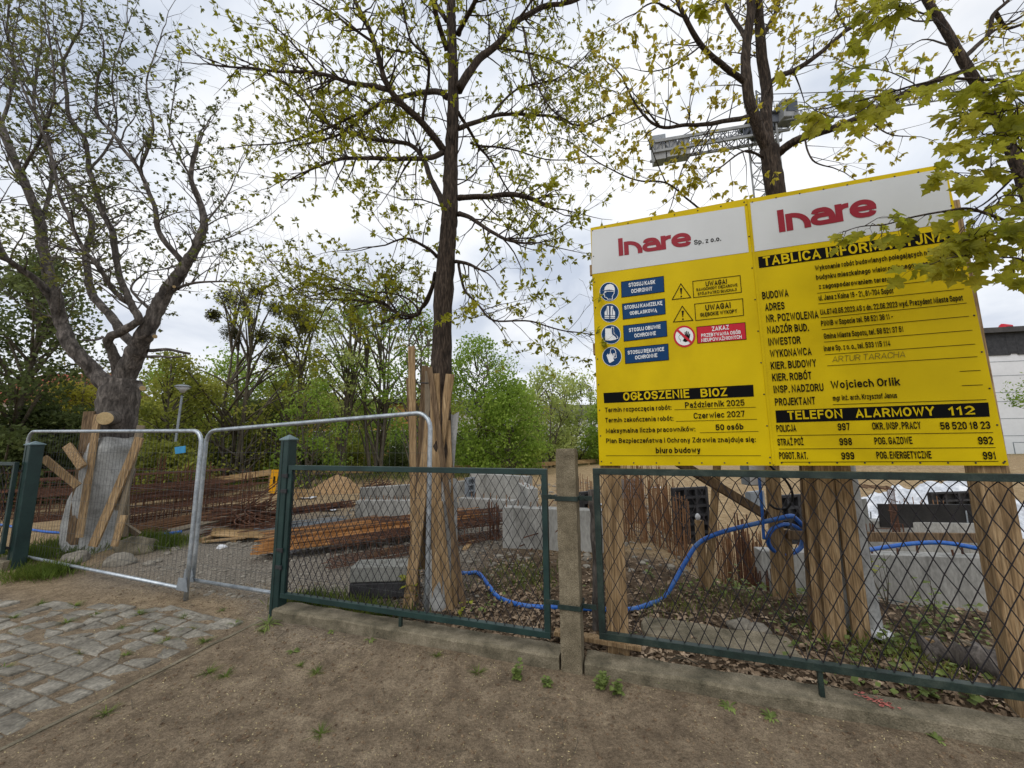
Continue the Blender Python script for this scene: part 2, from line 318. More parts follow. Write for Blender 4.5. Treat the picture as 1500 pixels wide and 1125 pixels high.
# ================================================================ GROUND
def axis(lo, hi, step, far_lo, far_hi, g=1.16):
    a = list(np.arange(lo, hi, step)); s = step
    x = hi
    while x < far_hi: a.append(x); s *= g; x += s
    a.append(far_hi); s = step; x = lo - step; b = []
    while x > far_lo: b.append(x); s *= g; x -= s
    b.append(far_lo); return np.array(b[::-1] + a)
def ground():
    xs = axis(-7.5, 5.0, .035, -700, 700); ys = axis(.9, 7.0, .035, -60, 900)
    nx, ny = len(xs), len(ys); vs = []; col = []
    for y in ys:
        for x in xs:
            vs.append((x, y, gz(x, y)))
            s, t = st((x, y))
            w1 = mnoise.noise((x * .8, y * .8, 9.1)) * .35
            w2 = mnoise.noise((x * .3, y * .3, 5.1)) * .4
            litter = sm(t + w1 * .6, .05, .3) * sm(s + w1, -1.9, -1.1) * (1 - sm(t + w1 * 2, 2.2, 3.4))
            gravel = sm(t + w1, -.25, .7) * (1 - sm(s + w1 * 1.4, -1.6, -.6)) * (1 - sm(y + w1 * 2, 7.2, 10)) 
            gravel *= sm(x + w1 * 2 + .5 * (y - 4), -5.6, -3.9)
            sand = max(0, min(1, max(sm(t + w1, .1, .9), .6 * sm(t + w1 * .8, -.45, .1) * (1 - sm(s + w1, -3.4, -2.7))) - max(litter, gravel)))
            grass = sm(y + w2 * 8, 20, 27)
            col.append((litter, gravel, sand, grass))
    fs = [(j * nx + i, j * nx + i + 1, (j + 1) * nx + i + 1, (j + 1) * nx + i) for j in range(ny - 1) for i in range(nx - 1)]
    me = bpy.data.meshes.new('ground'); me.from_pydata(vs, [], fs)
    at_ = me.attributes.new('soil', 'FLOAT_COLOR', 'POINT'); at_.data.foreach_set('color', np.array(col, np.float32).ravel())
    me.polygons.foreach_set('use_smooth', [True] * len(me.polygons)); me.update()
    ob = bpy.data.objects.new('ground', me); COL.objects.link(ob); ob['kind'] = 'structure'
    m = bpy.data.materials.new('site_soil'); m.use_nodes = True; t = m.node_tree; t.nodes.clear(); L = t.links.new
    out = N(t, 'ShaderNodeOutputMaterial'); bs = N(t, 'ShaderNodeBsdfPrincipled'); bs.inputs['Roughness'].default_value = .95; bs.inputs['Specular IOR Level'].default_value = .12
    tc = N(t, 'ShaderNodeTexCoord')
    def noise(sc, det=6, rough=.6, dist=0): 
        n = N(t, 'ShaderNodeTexNoise'); n.inputs['Scale'].default_value = sc; n.inputs['Detail'].default_value = det; n.inputs['Roughness'].default_value = rough; n.inputs['Distortion'].default_value = dist; L(tc.outputs['Object'], n.inputs['Vector']); return n
    def ramp(src, stops):
        c = N(t, 'ShaderNodeValToRGB'); e = c.color_ramp.elements
        e[0].position, e[0].color = stops[0]; e[1].position, e[1].color = stops[-1]
        for p, k in stops[1:-1]: q = e.new(p); q.color = k
        L(src, c.inputs[0]); return c
    def mixc(f, a, b, mode='MIX'):
        x = N(t, 'ShaderNodeMixRGB', blend_type=mode)
        if isinstance(f, float): x.inputs[0].default_value = f
        else: L(f, x.inputs[0])
        L(a, x.inputs[1]); L(b, x.inputs[2]); return x.outputs[0]
    big = noise(1.1, 5, .62, .6); mid = noise(7, 7, .65); fine = noise(48, 6, .7); grit = noise(170, 4, .7)
    at1 = N(t, 'ShaderNodeAttribute', attribute_name='soil'); sp = N(t, 'ShaderNodeSeparateColor'); L(at1.outputs['Color'], sp.inputs[0])
    dirt = ramp(big.outputs[0], [(.3, lin(122, 109, 92)), (.5, lin(147, 132, 111)), (.7, lin(174, 158, 134))])
    dirt2 = ramp(mid.outputs[0], [(.30, lin(80, 67, 54)), (.5, lin(134, 117, 96)), (.72, lin(176, 158, 132))])
    d = mixc(.62, dirt.outputs[0], dirt2.outputs[0])
    lit = ramp(mid.outputs[0], [(.3, lin(60, 48, 38)), (.55, lin(108, 91, 73)), (.75, lin(146, 127, 105))]).outputs[0]
    gr = ramp(fine.outputs[0], [(.3, lin(88, 82, 74)), (.5, lin(134, 126, 114)), (.7, lin(168, 160, 148))]).outputs[0]
    sa = ramp(mid.outputs[0], [(.25, lin(122, 103, 76)), (.5, lin(162, 139, 106)), (.75, lin(186, 164, 130))]).outputs[0]
    gs = ramp(mid.outputs[0], [(.3, lin(62, 74, 34)), (.7, lin(98, 104, 56))]).outputs[0]
    c = mixc(sp.outputs[2], d, sa); c = mixc(sp.outputs[1], c, gr); c = mixc(sp.outputs[0], c, lit); c = mixc(at1.outputs['Alpha'], c, gs)
    gv = N(t, 'ShaderNodeMapRange'); gv.inputs[1].default_value = .3; gv.inputs[2].default_value = .7; gv.inputs[3].default_value = .56; gv.inputs[4].default_value = 1.44; L(grit.outputs[0], gv.inputs[0])
    c = mixc(1.0, c, gv.outputs[0], 'MULTIPLY')
    fv = N(t, 'ShaderNodeMapRange'); fv.inputs[1].default_value = .3; fv.inputs[2].default_value = .7; fv.inputs[3].default_value = .62; fv.inputs[4].default_value = 1.34; L(fine.outputs[0], fv.inputs[0])
    c = mixc(1.0, c, fv.outputs[0], 'MULTIPLY')
    L(c, bs.inputs['Base Color'])
    h1 = N(t, 'ShaderNodeMath', operation='MULTIPLY'); L(mid.outputs[0], h1.inputs[0]); h1.inputs[1].default_value = 2.0
    h2 = N(t, 'ShaderNodeMath', operation='ADD'); L(h1.outputs[0], h2.inputs[0]); L(fine.outputs[0], h2.inputs[1])
    h3 = N(t, 'ShaderNodeMath', operation='MULTIPLY_ADD'); L(grit.outputs[0], h3.inputs[0]); h3.inputs[1].default_value = .35; L(h2.outputs[0], h3.inputs[2])
    b = N(t, 'ShaderNodeBump'); b.inputs['Strength'].default_value = 1.0; b.inputs['Distance'].default_value = .026; L(h3.outputs[0], b.inputs['Height']); L(b.outputs[0], bs.inputs['Normal'])
    L(bs.outputs[0], out.inputs[0]); me.materials.append(m)
ground()

# ---------------------------------------------------------------- cobbled driveway (rows run along the fence, setts long side across them)
sett = mat('granite_sett', [lin(92, 87, 78), lin(122, 117, 106), lin(152, 146, 134)], 4.2, .85, .8, 50, vary=.35)
def cobbles():
    mb = MB(); pitch_s, pitch_t = .262, .125
    rs = random.Random(3)
    for i in range(24):
        s0 = -2.90 - i * pitch_s
        off = rs.uniform(0, .06)
        for j in range(-5, 19):
            t0 = -.12 - j * pitch_t + off
            far = -.02 - .22 * max(0, (-2.9 - s0 - .3)) * .55 + rs.uniform(-.05, .05) if s0 > -5.0 else -.42 + rs.uniform(-.1, .1)
            if s0 > -3.4: far = -.05
            if t0 > far or t0 < -2.4: continue
            if rs.random() < .02: continue
            cs, ct = s0 - pitch_s / 2 + rs.uniform(-.006, .006), t0 - pitch_t / 2 + rs.uniform(-.004, .004)
            hs, ht = pitch_s / 2 - rs.uniform(.006, .013), pitch_t / 2 - rs.uniform(.004, .009)
            p = FE(cs, ct, 0); z = gz(p.x, p.y) + rs.uniform(.000, .010)
            tilt = (rs.uniform(-.012, .012), rs.uniform(-.02, .02)); ra = rs.uniform(-.022, .022)
            ring = []; n = 16
            jit = [rs.uniform(.975, 1.02) for _ in range(n)]
            for k in range(n):
                a = 2 * math.pi * (k + .5) / n; ca, sa = math.cos(a), math.sin(a)
                e = .17
                x = math.copysign(abs(ca) ** e, ca) * jit[k]; y = math.copysign(abs(sa) ** e, sa) * jit[k]
                ring.append((x, y))
            vs = []
            for sc, dz in ((1.0, -.04), (1.0, -.004), (.975, 0), (.6, .001)):
                for x, y in ring:
                    ls, lt = x * hs * sc, y * ht * sc
                    q = FE(cs + ls + ra * lt, ct + lt - ra * ls, 0); vs.append((q.x, q.y, z + dz + tilt[0] * x + tilt[1] * y * .4 + .004 * mnoise.noise((q.x * 22, q.y * 22, 1))))
            fs = [(r * n + k, r * n + (k + 1) % n, (r + 1) * n + (k + 1) % n, (r + 1) * n + k) for r in range(3) for k in range(n)] + [tuple(3 * n + k for k in range(n))]
            mb.add(vs, fs)
    ob = mb.build('cobbled_driveway', sett, smooth=True); ob['kind'] = 'structure'
    # thin concrete edging strip, sunk flush
    m2 = MB(); prev = None
    vs = []; 
    for k in range(46):
        t = .0 - k * .055; s = -2.80 + .012 * mnoise.noise((k * .15, 0, 0))
        a = FE(s, t, 0); b = FE(s + .032, t, 0); z = gz(a.x, a.y)
        h = .006 + .006 * mnoise.noise((k * .5, 3, 0))
        vs += [(a.x, a.y, z - .05), (a.x, a.y, z + h), (b.x, b.y, z + h), (b.x, b.y, z - .05)]
    fs = [(4 * i + j, 4 * i + 4 + j, 4 * i + 5 + j, 4 * i + 1 + j) for i in range(45) for j in range(3)]
    m2.add(vs, fs)
    o2 = m2.build('driveway_edging', concrete_old); o2['kind'] = 'structure'
cobbles()

# ================================================================ FENCE
def rough_bar(s0, s1, t0, t1, z0, z1, step=.05, amp=.006, seed=0):
    """A weathered concrete beam along the fence with a slightly broken surface."""
    mb = MB(); n = max(2, int(abs(s1 - s0) / step)); prof = []
    c = .012
    pr = [(t0, z0), (t0, z0 * .5 + z1 * .5), (t0, z1 - c), (t0 + c, z1), (t0 * .5 + t1 * .5, z1), (t1 - c, z1), (t1, z1 - c), (t1, z0)]
    vs = []
    for i in range(n + 1):
        s = s0 + (s1 - s0) * i / n
        for k, (t, z) in enumerate(pr):
            d = amp * mnoise.noise((s * 5 + seed, t * 9 + k, z * 9)) + amp * .6 * mnoise.noise((s * 21 + seed, t * 30, z * 30))
            vs.append(FE(s, t + d, z + (d if 2 <= k <= 6 else 0)))
    m = len(pr)
    fs = [(i * m + k, i * m + (k + 1) % m, (i + 1) * m + (k + 1) % m, (i + 1) * m + k) for i in range(n) for k in range(m)]
    fs += [tuple(range(m))[::-1], tuple(n * m + k for k in range(m))]
    return mb.add(vs, [f[::-1] for f in fs])
o = rough_bar(-2.66, -.086, -.06, .12, -.12, .115, seed=1).build('kerb_wall', concrete_old, loc=FE(-1.4, 0, 0), smooth=False)
tag(o, 'low mossy concrete footing under the left green fence panel, from gate post to concrete pillar', 'kerb wall', 'fence footings')
o = rough_bar(.086, 3.6, -.06, .12, -.12, .105, seed=7).build('kerb_wall', concrete_old, loc=FE(1.8, 0, 0))
tag(o, 'long low concrete footing with a pink spray mark under the fence panel below the board', 'kerb wall', 'fence footings')
pk = MB(); rs_ = random.Random(2)
for k in range(46):
    s_ = 1.70 + rs_.gauss(0, .035); t_ = .03 + rs_.gauss(0, .022) - (s_ - 1.7) * .4; q = .002 + .007 * rs_.random()
    if t_ < -.045 or t_ > .1: continue
    pk.add([FE(s_ + q * 1.6 * math.cos(a), t_ + q * math.sin(a), .1135) for a in (0, 1.2, 2.5, 3.6, 5)], [(0, 1, 2, 3, 4)])
spray = mat('pink_spray_paint', [lin(206, 104, 98), lin(176, 112, 100)], 30, .8, .2, 60, vary=.2)
pk.build('spray_mark', spray, o)
o = rough_bar(-9.5, -7.16, -.02, .18, -.12, .12, seed=3).build('kerb_wall', concrete_old, loc=FE(-8, 0, 0))
tag(o, 'short bit of concrete footing left of the far gate post at the photo edge', 'kerb wall', 'fence footings')

def pillar():
    o = thing('concrete_post', 'square pebbly concrete fence post with two green steel straps, standing between the fence panels', 'fence post', FE(0, 0, 0))
    mb = MB(); h = .075; top = onf(836, 658, -.075).z
    vs = []; nz = 40
    for i in range(nz + 1):
        z = -.15 + (top + .15) * i / nz
        for k, (a, b) in enumerate([(-1, -1), (0, -1), (1, -1), (1, 0), (1, 1), (0, 1), (-1, 1), (-1, 0)]):
            c = .93 if a and b else 1.0
            d = .004 * mnoise.noise((a * 3, b * 3, z * 13)) - (.006 if i == nz else 0)
            vs.append(FE(a * h * c + d * a, b * h * c + d * b, z + (.004 * mnoise.noise((a, b, 1)) if i == nz else 0)))
    fs = [(i * 8 + k, i * 8 + (k + 1) % 8, i * 8 + 8 + (k + 1) % 8, i * 8 + 8 + k) for i in range(nz) for k in range(8)] + [tuple(nz * 8 + k for k in range(8))]
    mb.add(vs, fs); mb.build('shaft', concrete_pillar, o)
    for py in (731, 891):
        z = onf(836, py, -.08).z
        b = MB(); r = h + .005
        for (a0, b0, a1, b1) in ((-r, -r, r, -r), (r, -r, r, r), (r, r, -r, r), (-r, r, -r, -r)):
            b.beam(FE(a0, b0, z), FE(a1, b1, z), .004, .032, ZD)
        b.box(FE(-h - .055, -.02, z), UD * .055, ND * .003, ZD * .016); b.box(FE(h + .05, -.02, z), UD * .05, ND * .003, ZD * .016)
        for sx in (-.125, .12): b.tube([FE(sx, -.022, z), FE(sx, -.034, z)], .006, 6)
        b.build('strap', green_worn, o, bevel=.001)
pillar()

def chain_mesh(s0, s1, z0, z1, a, hz, t=0.0, r=.0031, seed=0, warp=.012):
    mb = MB(); n = int((s1 - s0) / a) + 1
    for i in range(-1, n):
        pts = []; k = 0; z = z0
        while z < z1 + hz * .5:
            s = s0 + a * (i + ((k + i) % 2)) ; zz = z
            ds = warp * mnoise.noise((s * 2.3 + seed, zz * 2.3, .5)) + warp * .5 * mnoise.noise((s * 9 + seed, zz * 9, 2.5))
            dz = warp * 1.3 * mnoise.noise((s * 1.7 + seed, zz * 2.6, 7.5))
            ed = min(1, (zz - z0) / .08, (z1 - zz) / .08)
            S = min(max(s + ds * max(ed, 0), s0), s1)
            pts.append(FE(S, t + .012 * mnoise.noise((s * 1.3, zz * 1.3, seed)) * max(ed, 0) + (.002 if k % 2 else -.002), min(max(zz + dz * max(ed, 0), z0), z1)))
            z += hz / 2; k += 1
        mb.tube(pts, r, 4, caps=False)
    return mb
def fence_panel(label, s0, s1, zb, zt, a, hz, seed, hinges=None, worn=False, leg=None):
    o = thing('chain_link_fence', label, 'fence panel', FE((s0 + s1) / 2, 0, zb), 'green chain link fence panels')
    f = MB(); b = .021
    def bar(S0, Z0, S1, Z1, wd):
        f.beam(FE(S0, 0, Z0), FE(S1, 0, Z1), wd, .04, ND)
    f.box(FE((s0 + s1) / 2, 0, zt - b), UD * (s1 - s0) / 2, ND * .022, ZD * b)
    f.box(FE((s0 + s1) / 2, 0, zb + b), UD * (s1 - s0) / 2, ND * .022, ZD * b)
    f.box(FE(s0 + b, 0, (zb + zt) / 2), UD * b, ND * .020, ZD * ((zt - zb) / 2 - 2 * b)); f.box(FE(s1 - b, 0, (zb + zt) / 2), UD * b, ND * .020, ZD * ((zt - zb) / 2 - 2 * b))
    f.build('frame', green_worn if worn else green_paint, o, bevel=.002)
    chain_mesh(s0 + 2 * b, s1 - 2 * b, zb + 2 * b, zt - 2 * b, a, hz, seed=seed).build('wire_mesh', wire_m, o)
    if leg:
        for sl in leg:
            l = MB(); l.box(FE(sl, 0, (zb + .05) / 2), UD * .012, ND * .012, ZD * ((zb - .05) / 2 - .002)); l.build('support_leg', green_worn, o)
    return o
zt1 = onf(600, 684, 0).z; zb1 = onf(600, 903, 0).z
s_l1 = st(onf(419, 780, 0))[0]; s_r1 = st(onf(804, 800, 0))[0]
fence_panel('green framed chain link panel with sagging mesh between gate post and concrete post', s_l1, s_r1, zb1, zt1, .036, .12, 3, leg=[st(onf(587, 905, 0))[0]])
s_l2 = st(onf(873, 800, 0))[0]; zt2 = onf(1180, 690, 0).z; zb2 = onf(1180, 978, 0).z
fence_panel('long green framed chain link panel with worn paint below the yellow board', s_l2, 3.4, zb2, zt2, .041, .155, 11, worn=True, leg=[st(onf(1201, 990, 0))[0]])
s_r0 = st(onf(33, 750, .1))[0]
fence_panel('dark chain link panel cut off by the left photo edge beside the far gate post', -9.4, s_r0 - .04, onf(20, 808, .1).z, onf(20, 676, .1).z, .045, .13, 5)

def gate_post(label, s, t, wd, top, hinge_z, lean=0.0, side=1):
    o = thing('gate_post', label, 'gate post', FE(s, t, 0), 'green steel gate posts'); h = wd / 2
    b = MB(); b.box(FE(s, t, top / 2 - .05), UD * h, ND * h, ZD * (top / 2 + .05)); b.build('shaft', green_paint, o, bevel=.008)
    w2 = MB(); w2.box(FE(s - h * .25, t - h - .002, top / 2), UD * .003, ND * .002, ZD * (top / 2 - .01)); w2.build('weld_seam', green_worn, o)
    c = MB(); e = h + .008; base = [FE(s - e, t - e, top + .001), FE(s + e, t - e, top + .001), FE(s + e, t + e, top + .001), FE(s - e, t + e, top + .001)]
    up = [p + ZD * .012 for p in base]
    c.add(base + up + [FE(s, t, top + .055)], [(3, 2, 1, 0)] + [(i, (i + 1) % 4, 4 + (i + 1) % 4, 4 + i) for i in range(4)] + [(4 + i, 4 + (i + 1) % 4, 8) for i in range(4)])
    c.build('cap', grey_cap, o)
    for z in hinge_z:
        k = MB(); sx = s + side * (h + .02)
        k.box(FE(s + side * (h - .012), t - h - .006, z), UD * .035, ND * .006, ZD * .014)
        k.tube([FE(sx, t - h - .012, z - .018), FE(sx, t - h - .012, z + .018)], .011, 8); k.box(FE(sx + side * .02, t - h * .5, z), UD * .02, ND * .006, ZD * .012)
        k.build('hinge', steel_dark, o, bevel=.001)
    return o
p2s = st(onf(409, 800, .0))[0]
gate_post('tall dark green square gate post with pyramid cap and four hinges, beside the fence panel', p2s, .03, .10, onf(419, 645, .0).z, [onf(430, py, -.03).z for py in (697, 720, 808, 834)])
p1s = st(onf(36, 750, .12))[0]
gate_post('dark green gate post with zinc cap at the far left, behind the mesh barrier', p1s, .12, .135, onf(52, 652, .12).z, [onf(36, py, .05).z for py in (690, 806)], side=-1)

# ---------------------------------------------------------------- temporary mesh barriers
def mesh_barrier(label, P0, P1, ztl, ztr, zb, lean=0, leg_l=True, leg_r=True, seed=0):
    P0, P1 = V(P0), V(P1); d = (P1 - P0); W = d.length; d = d / W; nrm = V((-d.y, d.x, 0))
    o = thing('mesh_barrier', label, 'barrier', P0.lerp(P1, .5) * 1.0, 'temporary mesh barriers')
    def p(a, z): return P0 + d * a + V((0, 0, z - 0)) * 1.0 + nrm * lean * z
    r = .021; rc = .14; fr = MB(); pts = []
    base0, base1 = P0.z, P1.z
    def zt(a): return ztl + (ztr - ztl) * a / W
    pts.append(P0 + V((0, 0, 0)))
    def q(a, z): return V((P0.x + d.x * a, P0.y + d.y * a, z)) + nrm * lean * z
    pts = [q(0, base0 if leg_l else zb)]
    pts += [q(0, zb + .3), q(0, zt(0) - rc)]
    for k in range(1, 6): an = math.pi / 2 * k / 5; pts.append(q(rc - rc * math.cos(an), zt(0) - rc + rc * math.sin(an)))
    for k in range(0, 5): an = math.pi / 2 * k / 5; pts.append(q(W - rc + rc * math.sin(an), zt(W) - rc + rc * math.cos(an)))
    pts += [q(W, zt(W) - rc), q(W, zb + .3), q(W, base1 if leg_r else zb)]
    fr.tube(pts, r, 10); fr.tube([q(0.0, zb), q(W, zb)], r * .9, 10)
    fr.build('frame', galv, o, smooth=True)
    wm = MB(); n = int(W / .07); r2 = .00125
    for i in range(1, n):
        a = W * i / n + .004 * math.sin(i * 3.3 + seed)
        top = zt(a) if rc < a < W - rc else zt(a) - .05
        wm.tube([q(a, zb), q(a + .006 * math.sin(i), (zb + top) / 2), q(a, top)], r2, 4, caps=False)
    z = zb + .17; k = 0
    while z < min(ztl, ztr) - .05:
        wm.tube([q(0, z), q(W / 2, z + .004 * math.sin(k * 2)), q(W, z)], r2 * 1.2, 4, caps=False); z += .2; k += 1
    wm.build('wire_grid', galv_wire, o)
    return o
B1a = flat(13, 822); B1b = flat(272, 879)
d1 = (B1b - B1a).normalized(); n1 = V((-d1.y, d1.x, 0))
zt_l = on_plane(50, 632, B1a, n1).z; zt_r = on_plane(255, 632, B1a, n1).z; zb_ = on_plane(160, 840, B1a, n1).z
B1 = mesh_barrier('galvanised mesh barrier with rounded top corners standing before the wrapped tree', B1a, B1b, zt_l, zt_r, zb_, leg_l=False)
B2a = flat(281, 864); B2b = FE(-1.27, .22, 0.05)
d2 = (B2b - B2a).normalized(); n2 = V((-d2.y, d2.x, 0))
zt2_l = on_plane(320, 630, B2a, n2).z; zt2_r = on_plane(620, 605, B2a, n2).z; zb2_ = on_plane(385, 866, B2a, n2).z
B2 = mesh_barrier('galvanised mesh barrier leaning right behind the gate post and fence panel', B2a, B2b, zt2_l, zt2_r, zb2_, leg_l=False, seed=5)
# clamp joining the two barriers
cl = MB(); zc = zb_ - .0
for pp in (B1b, B2a): cl.prism([V((pp.x, pp.y, zc + .11)) + d1 * .03 * 0 - n1 * .03 + d1 * a for a in (-.10, .02)] + [V((pp.x, pp.y, zc - .01)) - n1 * .03 + d1 * a for a in (.06, -.12)], n1 * .006)
cl.tube([B1b + V((0, 0, zc + .05)), B2a + V((0, 0, zc + .05))], .008, 6)
tag(cl.build('fence_clamp', steel_grey, loc=B1b), 'grey steel plate clamp joining the two mesh barriers near the ground', 'clamp')
tg = MB(); a, b_, c_, d_ = [on_plane(x, y, B1a - n1 * .03, n1) for x, y in ((256, 655), (272, 653), (272, 663), (257, 665))]
tg.prism([a, b_, c_, d_], -n1 * .002)
tag(tg.build('plastic_tag', tag_blue, loc=a), 'small blue plastic tag tied to the mesh of the left barrier', 'tag')

# ================================================================ SIGN BOARDS
TS = .20
def S(px, py, off=0.0): return on_plane(px, py, FE(0, TS - off, 0), ND)
Z5 = lambda x, y: (850 + x * .34653, 300 + y * .34667)
Z6 = lambda x, y: (1090 + x * .40900, 230 + y * .40889)
def sign_board(label, corners, loc):
    o = thing('sign_board', label, 'sign', loc, 'yellow site information boards')
    m = MB(); m.prism([S(*c) for c in corners], ND * .012); m.build('panel', sign_y, o); return o
LB = sign_board('yellow safety notice board with blue pictograms and OGŁOSZENIE BIOZ bar, left of the pair', [(878, 682), (1132.5, 682), (1095.5, 291.5), (865, 335)], S(1000, 682))
RB = sign_board('larger yellow TABLICA INFORMACYJNA board with contact lines, right of the pair', [(1133.5, 682), (1478, 682), (1385, 240), (1096.5, 291.3)], S(1300, 682))
LAY = [0]
def decal(par, name, poly, m, off=.002, z=None):
    mb = MB(); pts = [S(*(z(*p) if z else p), off) for p in poly]
    mb.add(pts, [tuple(range(len(pts)))]); 
    return mb.build(name, m, par)
def stroke(par, name, pts, wd, m, off=.003, z=None, closed=False):
    mb = MB(); P = [S(*(z(*p) if z else p), off) for p in pts]
    n = len(P)
    if closed:
        c = sum(P, V((0, 0, 0))) / n
        inn = []
        for i in range(n):
            a, b, d = P[i - 1], P[i], P[(i + 1) % n]
            u = (a - b).normalized(); v = (d - b).normalized(); bi = (u + v)
            bi = bi.normalized() if bi.length > 1e-4 else (c - b).normalized()
            if bi.dot(c - b) < 0: bi = -bi
            k = wd / max(.25, math.sqrt(max(0, (1 - u.dot(v)) / 2)))
            inn.append(b + bi * k)
        mb.add(P + inn, [(i, (i + 1) % n, n + (i + 1) % n, n + i) for i in range(n)])
    else:
        for a, b in zip(P[:-1], P[1:]):
            d = (b - a).normalized(); s_ = d.cross(ND).normalized() * wd / 2
            mb.add([a - s_, b - s_, b + s_, a + s_], [(0, 1, 2, 3)])
    return mb.build(name, m, par)
def circle(c, r, n=28, ry=None): return [(c[0] + r * math.cos(2 * math.pi * k / n), c[1] + (ry or r) * math.sin(2 * math.pi * k / n)) for k in range(n)]
TEXTS = []
def text(par, s, bl, br, cap, m, z, bold=.02, off=.004, slant=0, parent=None):
    TEXTS.append((parent or par, s, S(*z(*bl), off), S(*z(*br), off), (S(*z(*bl), off) - S(*z(bl[0], bl[1] - cap), off)).length, m, bold, slant))
# a condensed grotesk drawn as strokes: "r" rounds the corners, "s" keeps them sharp, "c" closes the stroke
GL = {}
def _gl():
    D = """A .80 s 0,0 .5,1 1,0|s .2,.28 .8,.28
B .74 s 0,0 0,1|r 0,1 .93,1 .93,.53 0,.53|r 0,.53 1,.53 1,0 0,0
C .72 r 1,.72 1,1 0,1 0,0 1,0 1,.30
D .74 s 0,0 0,1|r 0,1 1,1 1,0 0,0
E .62 s 1,1 0,1 0,0 1,0|s 0,.53 .88,.53
F .60 s 1,1 0,1 0,0|s 0,.5 .88,.5
G .74 r 1,.72 1,1 0,1 0,0 1,0 1,.46|s .55,.47 1,.47
H .74 s 0,0 0,1|s 1,0 1,1|s 0,.52 1,.52
I .22 s .5,0 .5,1
J .58 r 0,.32 0,0 1,0 1,1
K .74 s 0,0 0,1|s 1,1 .05,.40|s .32,.58 1,0
L .58 s 0,1 0,0 1,0
M .92 s 0,0 0,1 .5,.12 1,1 1,0
N .76 s 0,0 0,1 1,0 1,1
O .76 cr 0,0 1,0 1,1 0,1
P .70 s 0,0 0,1|r 0,1 1,1 1,.44 0,.44
R .74 s 0,0 0,1|r 0,1 .95,1 .95,.48 0,.48|s .5,.48 1,0
S .70 r 1,.72 1,1 0,1 0,.52 1,.52 1,0 0,0 0,.28
T .66 s 0,1 1,1|s .5,1 .5,0
U .74 r 0,1 0,0 1,0 1,1
W 1.04 s 0,1 .25,0 .5,.88 .75,0 1,1
Y .74 s 0,1 .5,.44 1,1|s .5,.44 .5,0
Z .66 s 0,1 1,1 0,0 1,0
0 .66 cr 0,0 1,0 1,1 0,1
1 .44 s 0,.76 .65,1 .65,0
2 .66 r 0,.72 0,1 1,1 1,.56|s 1,.60 0,0 1,0
3 .66 r 0,.74 0,1 1,1 1,.52 .35,.52|r .35,.52 1,.52 1,0 0,0 0,.26
4 .68 s .74,0 .74,1 0,.27 1,.27
5 .66 s .94,1 .1,1 .04,.50|r .04,.54 .4,.62 1,.62 1,0 0,0 0,.26
6 .66 r 1,.74 1,1 0,1 0,0 1,0 1,.56 .05,.56
7 .62 s 0,1 1,1 .38,0
8 .66 cr 0,0 1,0 1,.52 0,.52|cr .05,.52 .95,.52 .95,1 .05,1
9 .66 r 0,.26 0,0 1,0 1,1 0,1 0,.44 .95,.44
a .60 r .05,.52 .05,.7 1,.7 1,0|r 1,.41 0,.41 0,0 1,0
b .62 s 0,0 0,1|r 0,.7 1,.7 1,0 0,0
c .56 r 1,.48 1,.7 0,.7 0,0 1,0 1,.22
d .62 s 1,0 1,1|r 1,.7 0,.7 0,0 1,0
e .60 r 1,.34 1,.7 0,.7 0,0 1,0 1,.17|s 0,.35 1,.35
f .40 r 1,1 .38,1 .38,0|s 0,.7 1,.7
g .62 r 1,.7 0,.7 0,0 1,0|r 1,.7 1,-.27 0,-.27 0,-.16
h .60 s 0,0 0,1|r 0,.7 1,.7 1,0
i .22 s .5,0 .5,.7|d .5,1
j .28 r .7,.7 .7,-.27 0,-.27|d .7,1
k .60 s 0,0 0,1|s 1,.7 .05,.27|s .35,.42 1,0
l .22 s .5,0 .5,1
m .90 s 0,0 0,.7|r 0,.7 .5,.7 .5,0|r .5,.7 1,.7 1,0
n .60 s 0,0 0,.7|r 0,.7 1,.7 1,0
o .60 cr 0,0 1,0 1,.7 0,.7
p .62 s 0,-.28 0,.7|r 0,.7 1,.7 1,0 0,0
r .40 s 0,0 0,.7|r 0,.48 .25,.7 1,.68
s .54 r 1,.52 1,.7 0,.7 0,.36 1,.36 1,0 0,0 0,.18
t .40 r .36,.92 .36,0 1,0|s 0,.7 1,.7
u .60 r 0,.7 0,0 1,0|s 1,0 1,.7
w .84 s 0,.7 .25,0 .5,.62 .75,0 1,.7
y .58 s 0,.7 .52,.02|s 1,.7 .42,-.27 .1,-.27
z .52 s 0,.7 1,.7 0,0 1,0
. .20 d .5,0
: .20 d .5,0|d .5,.6
, .20 d .5,0|s .5,0 .3,-.2
- .40 s 0,.38 1,.38
! .24 s .5,.3 .5,1|d .5,0"""
    for ln_ in D.split('\n'):
        ch, w_, rest = ln_.split(' ', 2); L_ = []
        for st_ in rest.split('|'):
            k, *p = st_.split(' '); L_.append((k, [tuple(float(q) for q in z.split(',')) for z in p]))
        GL[ch] = (float(w_), L_)
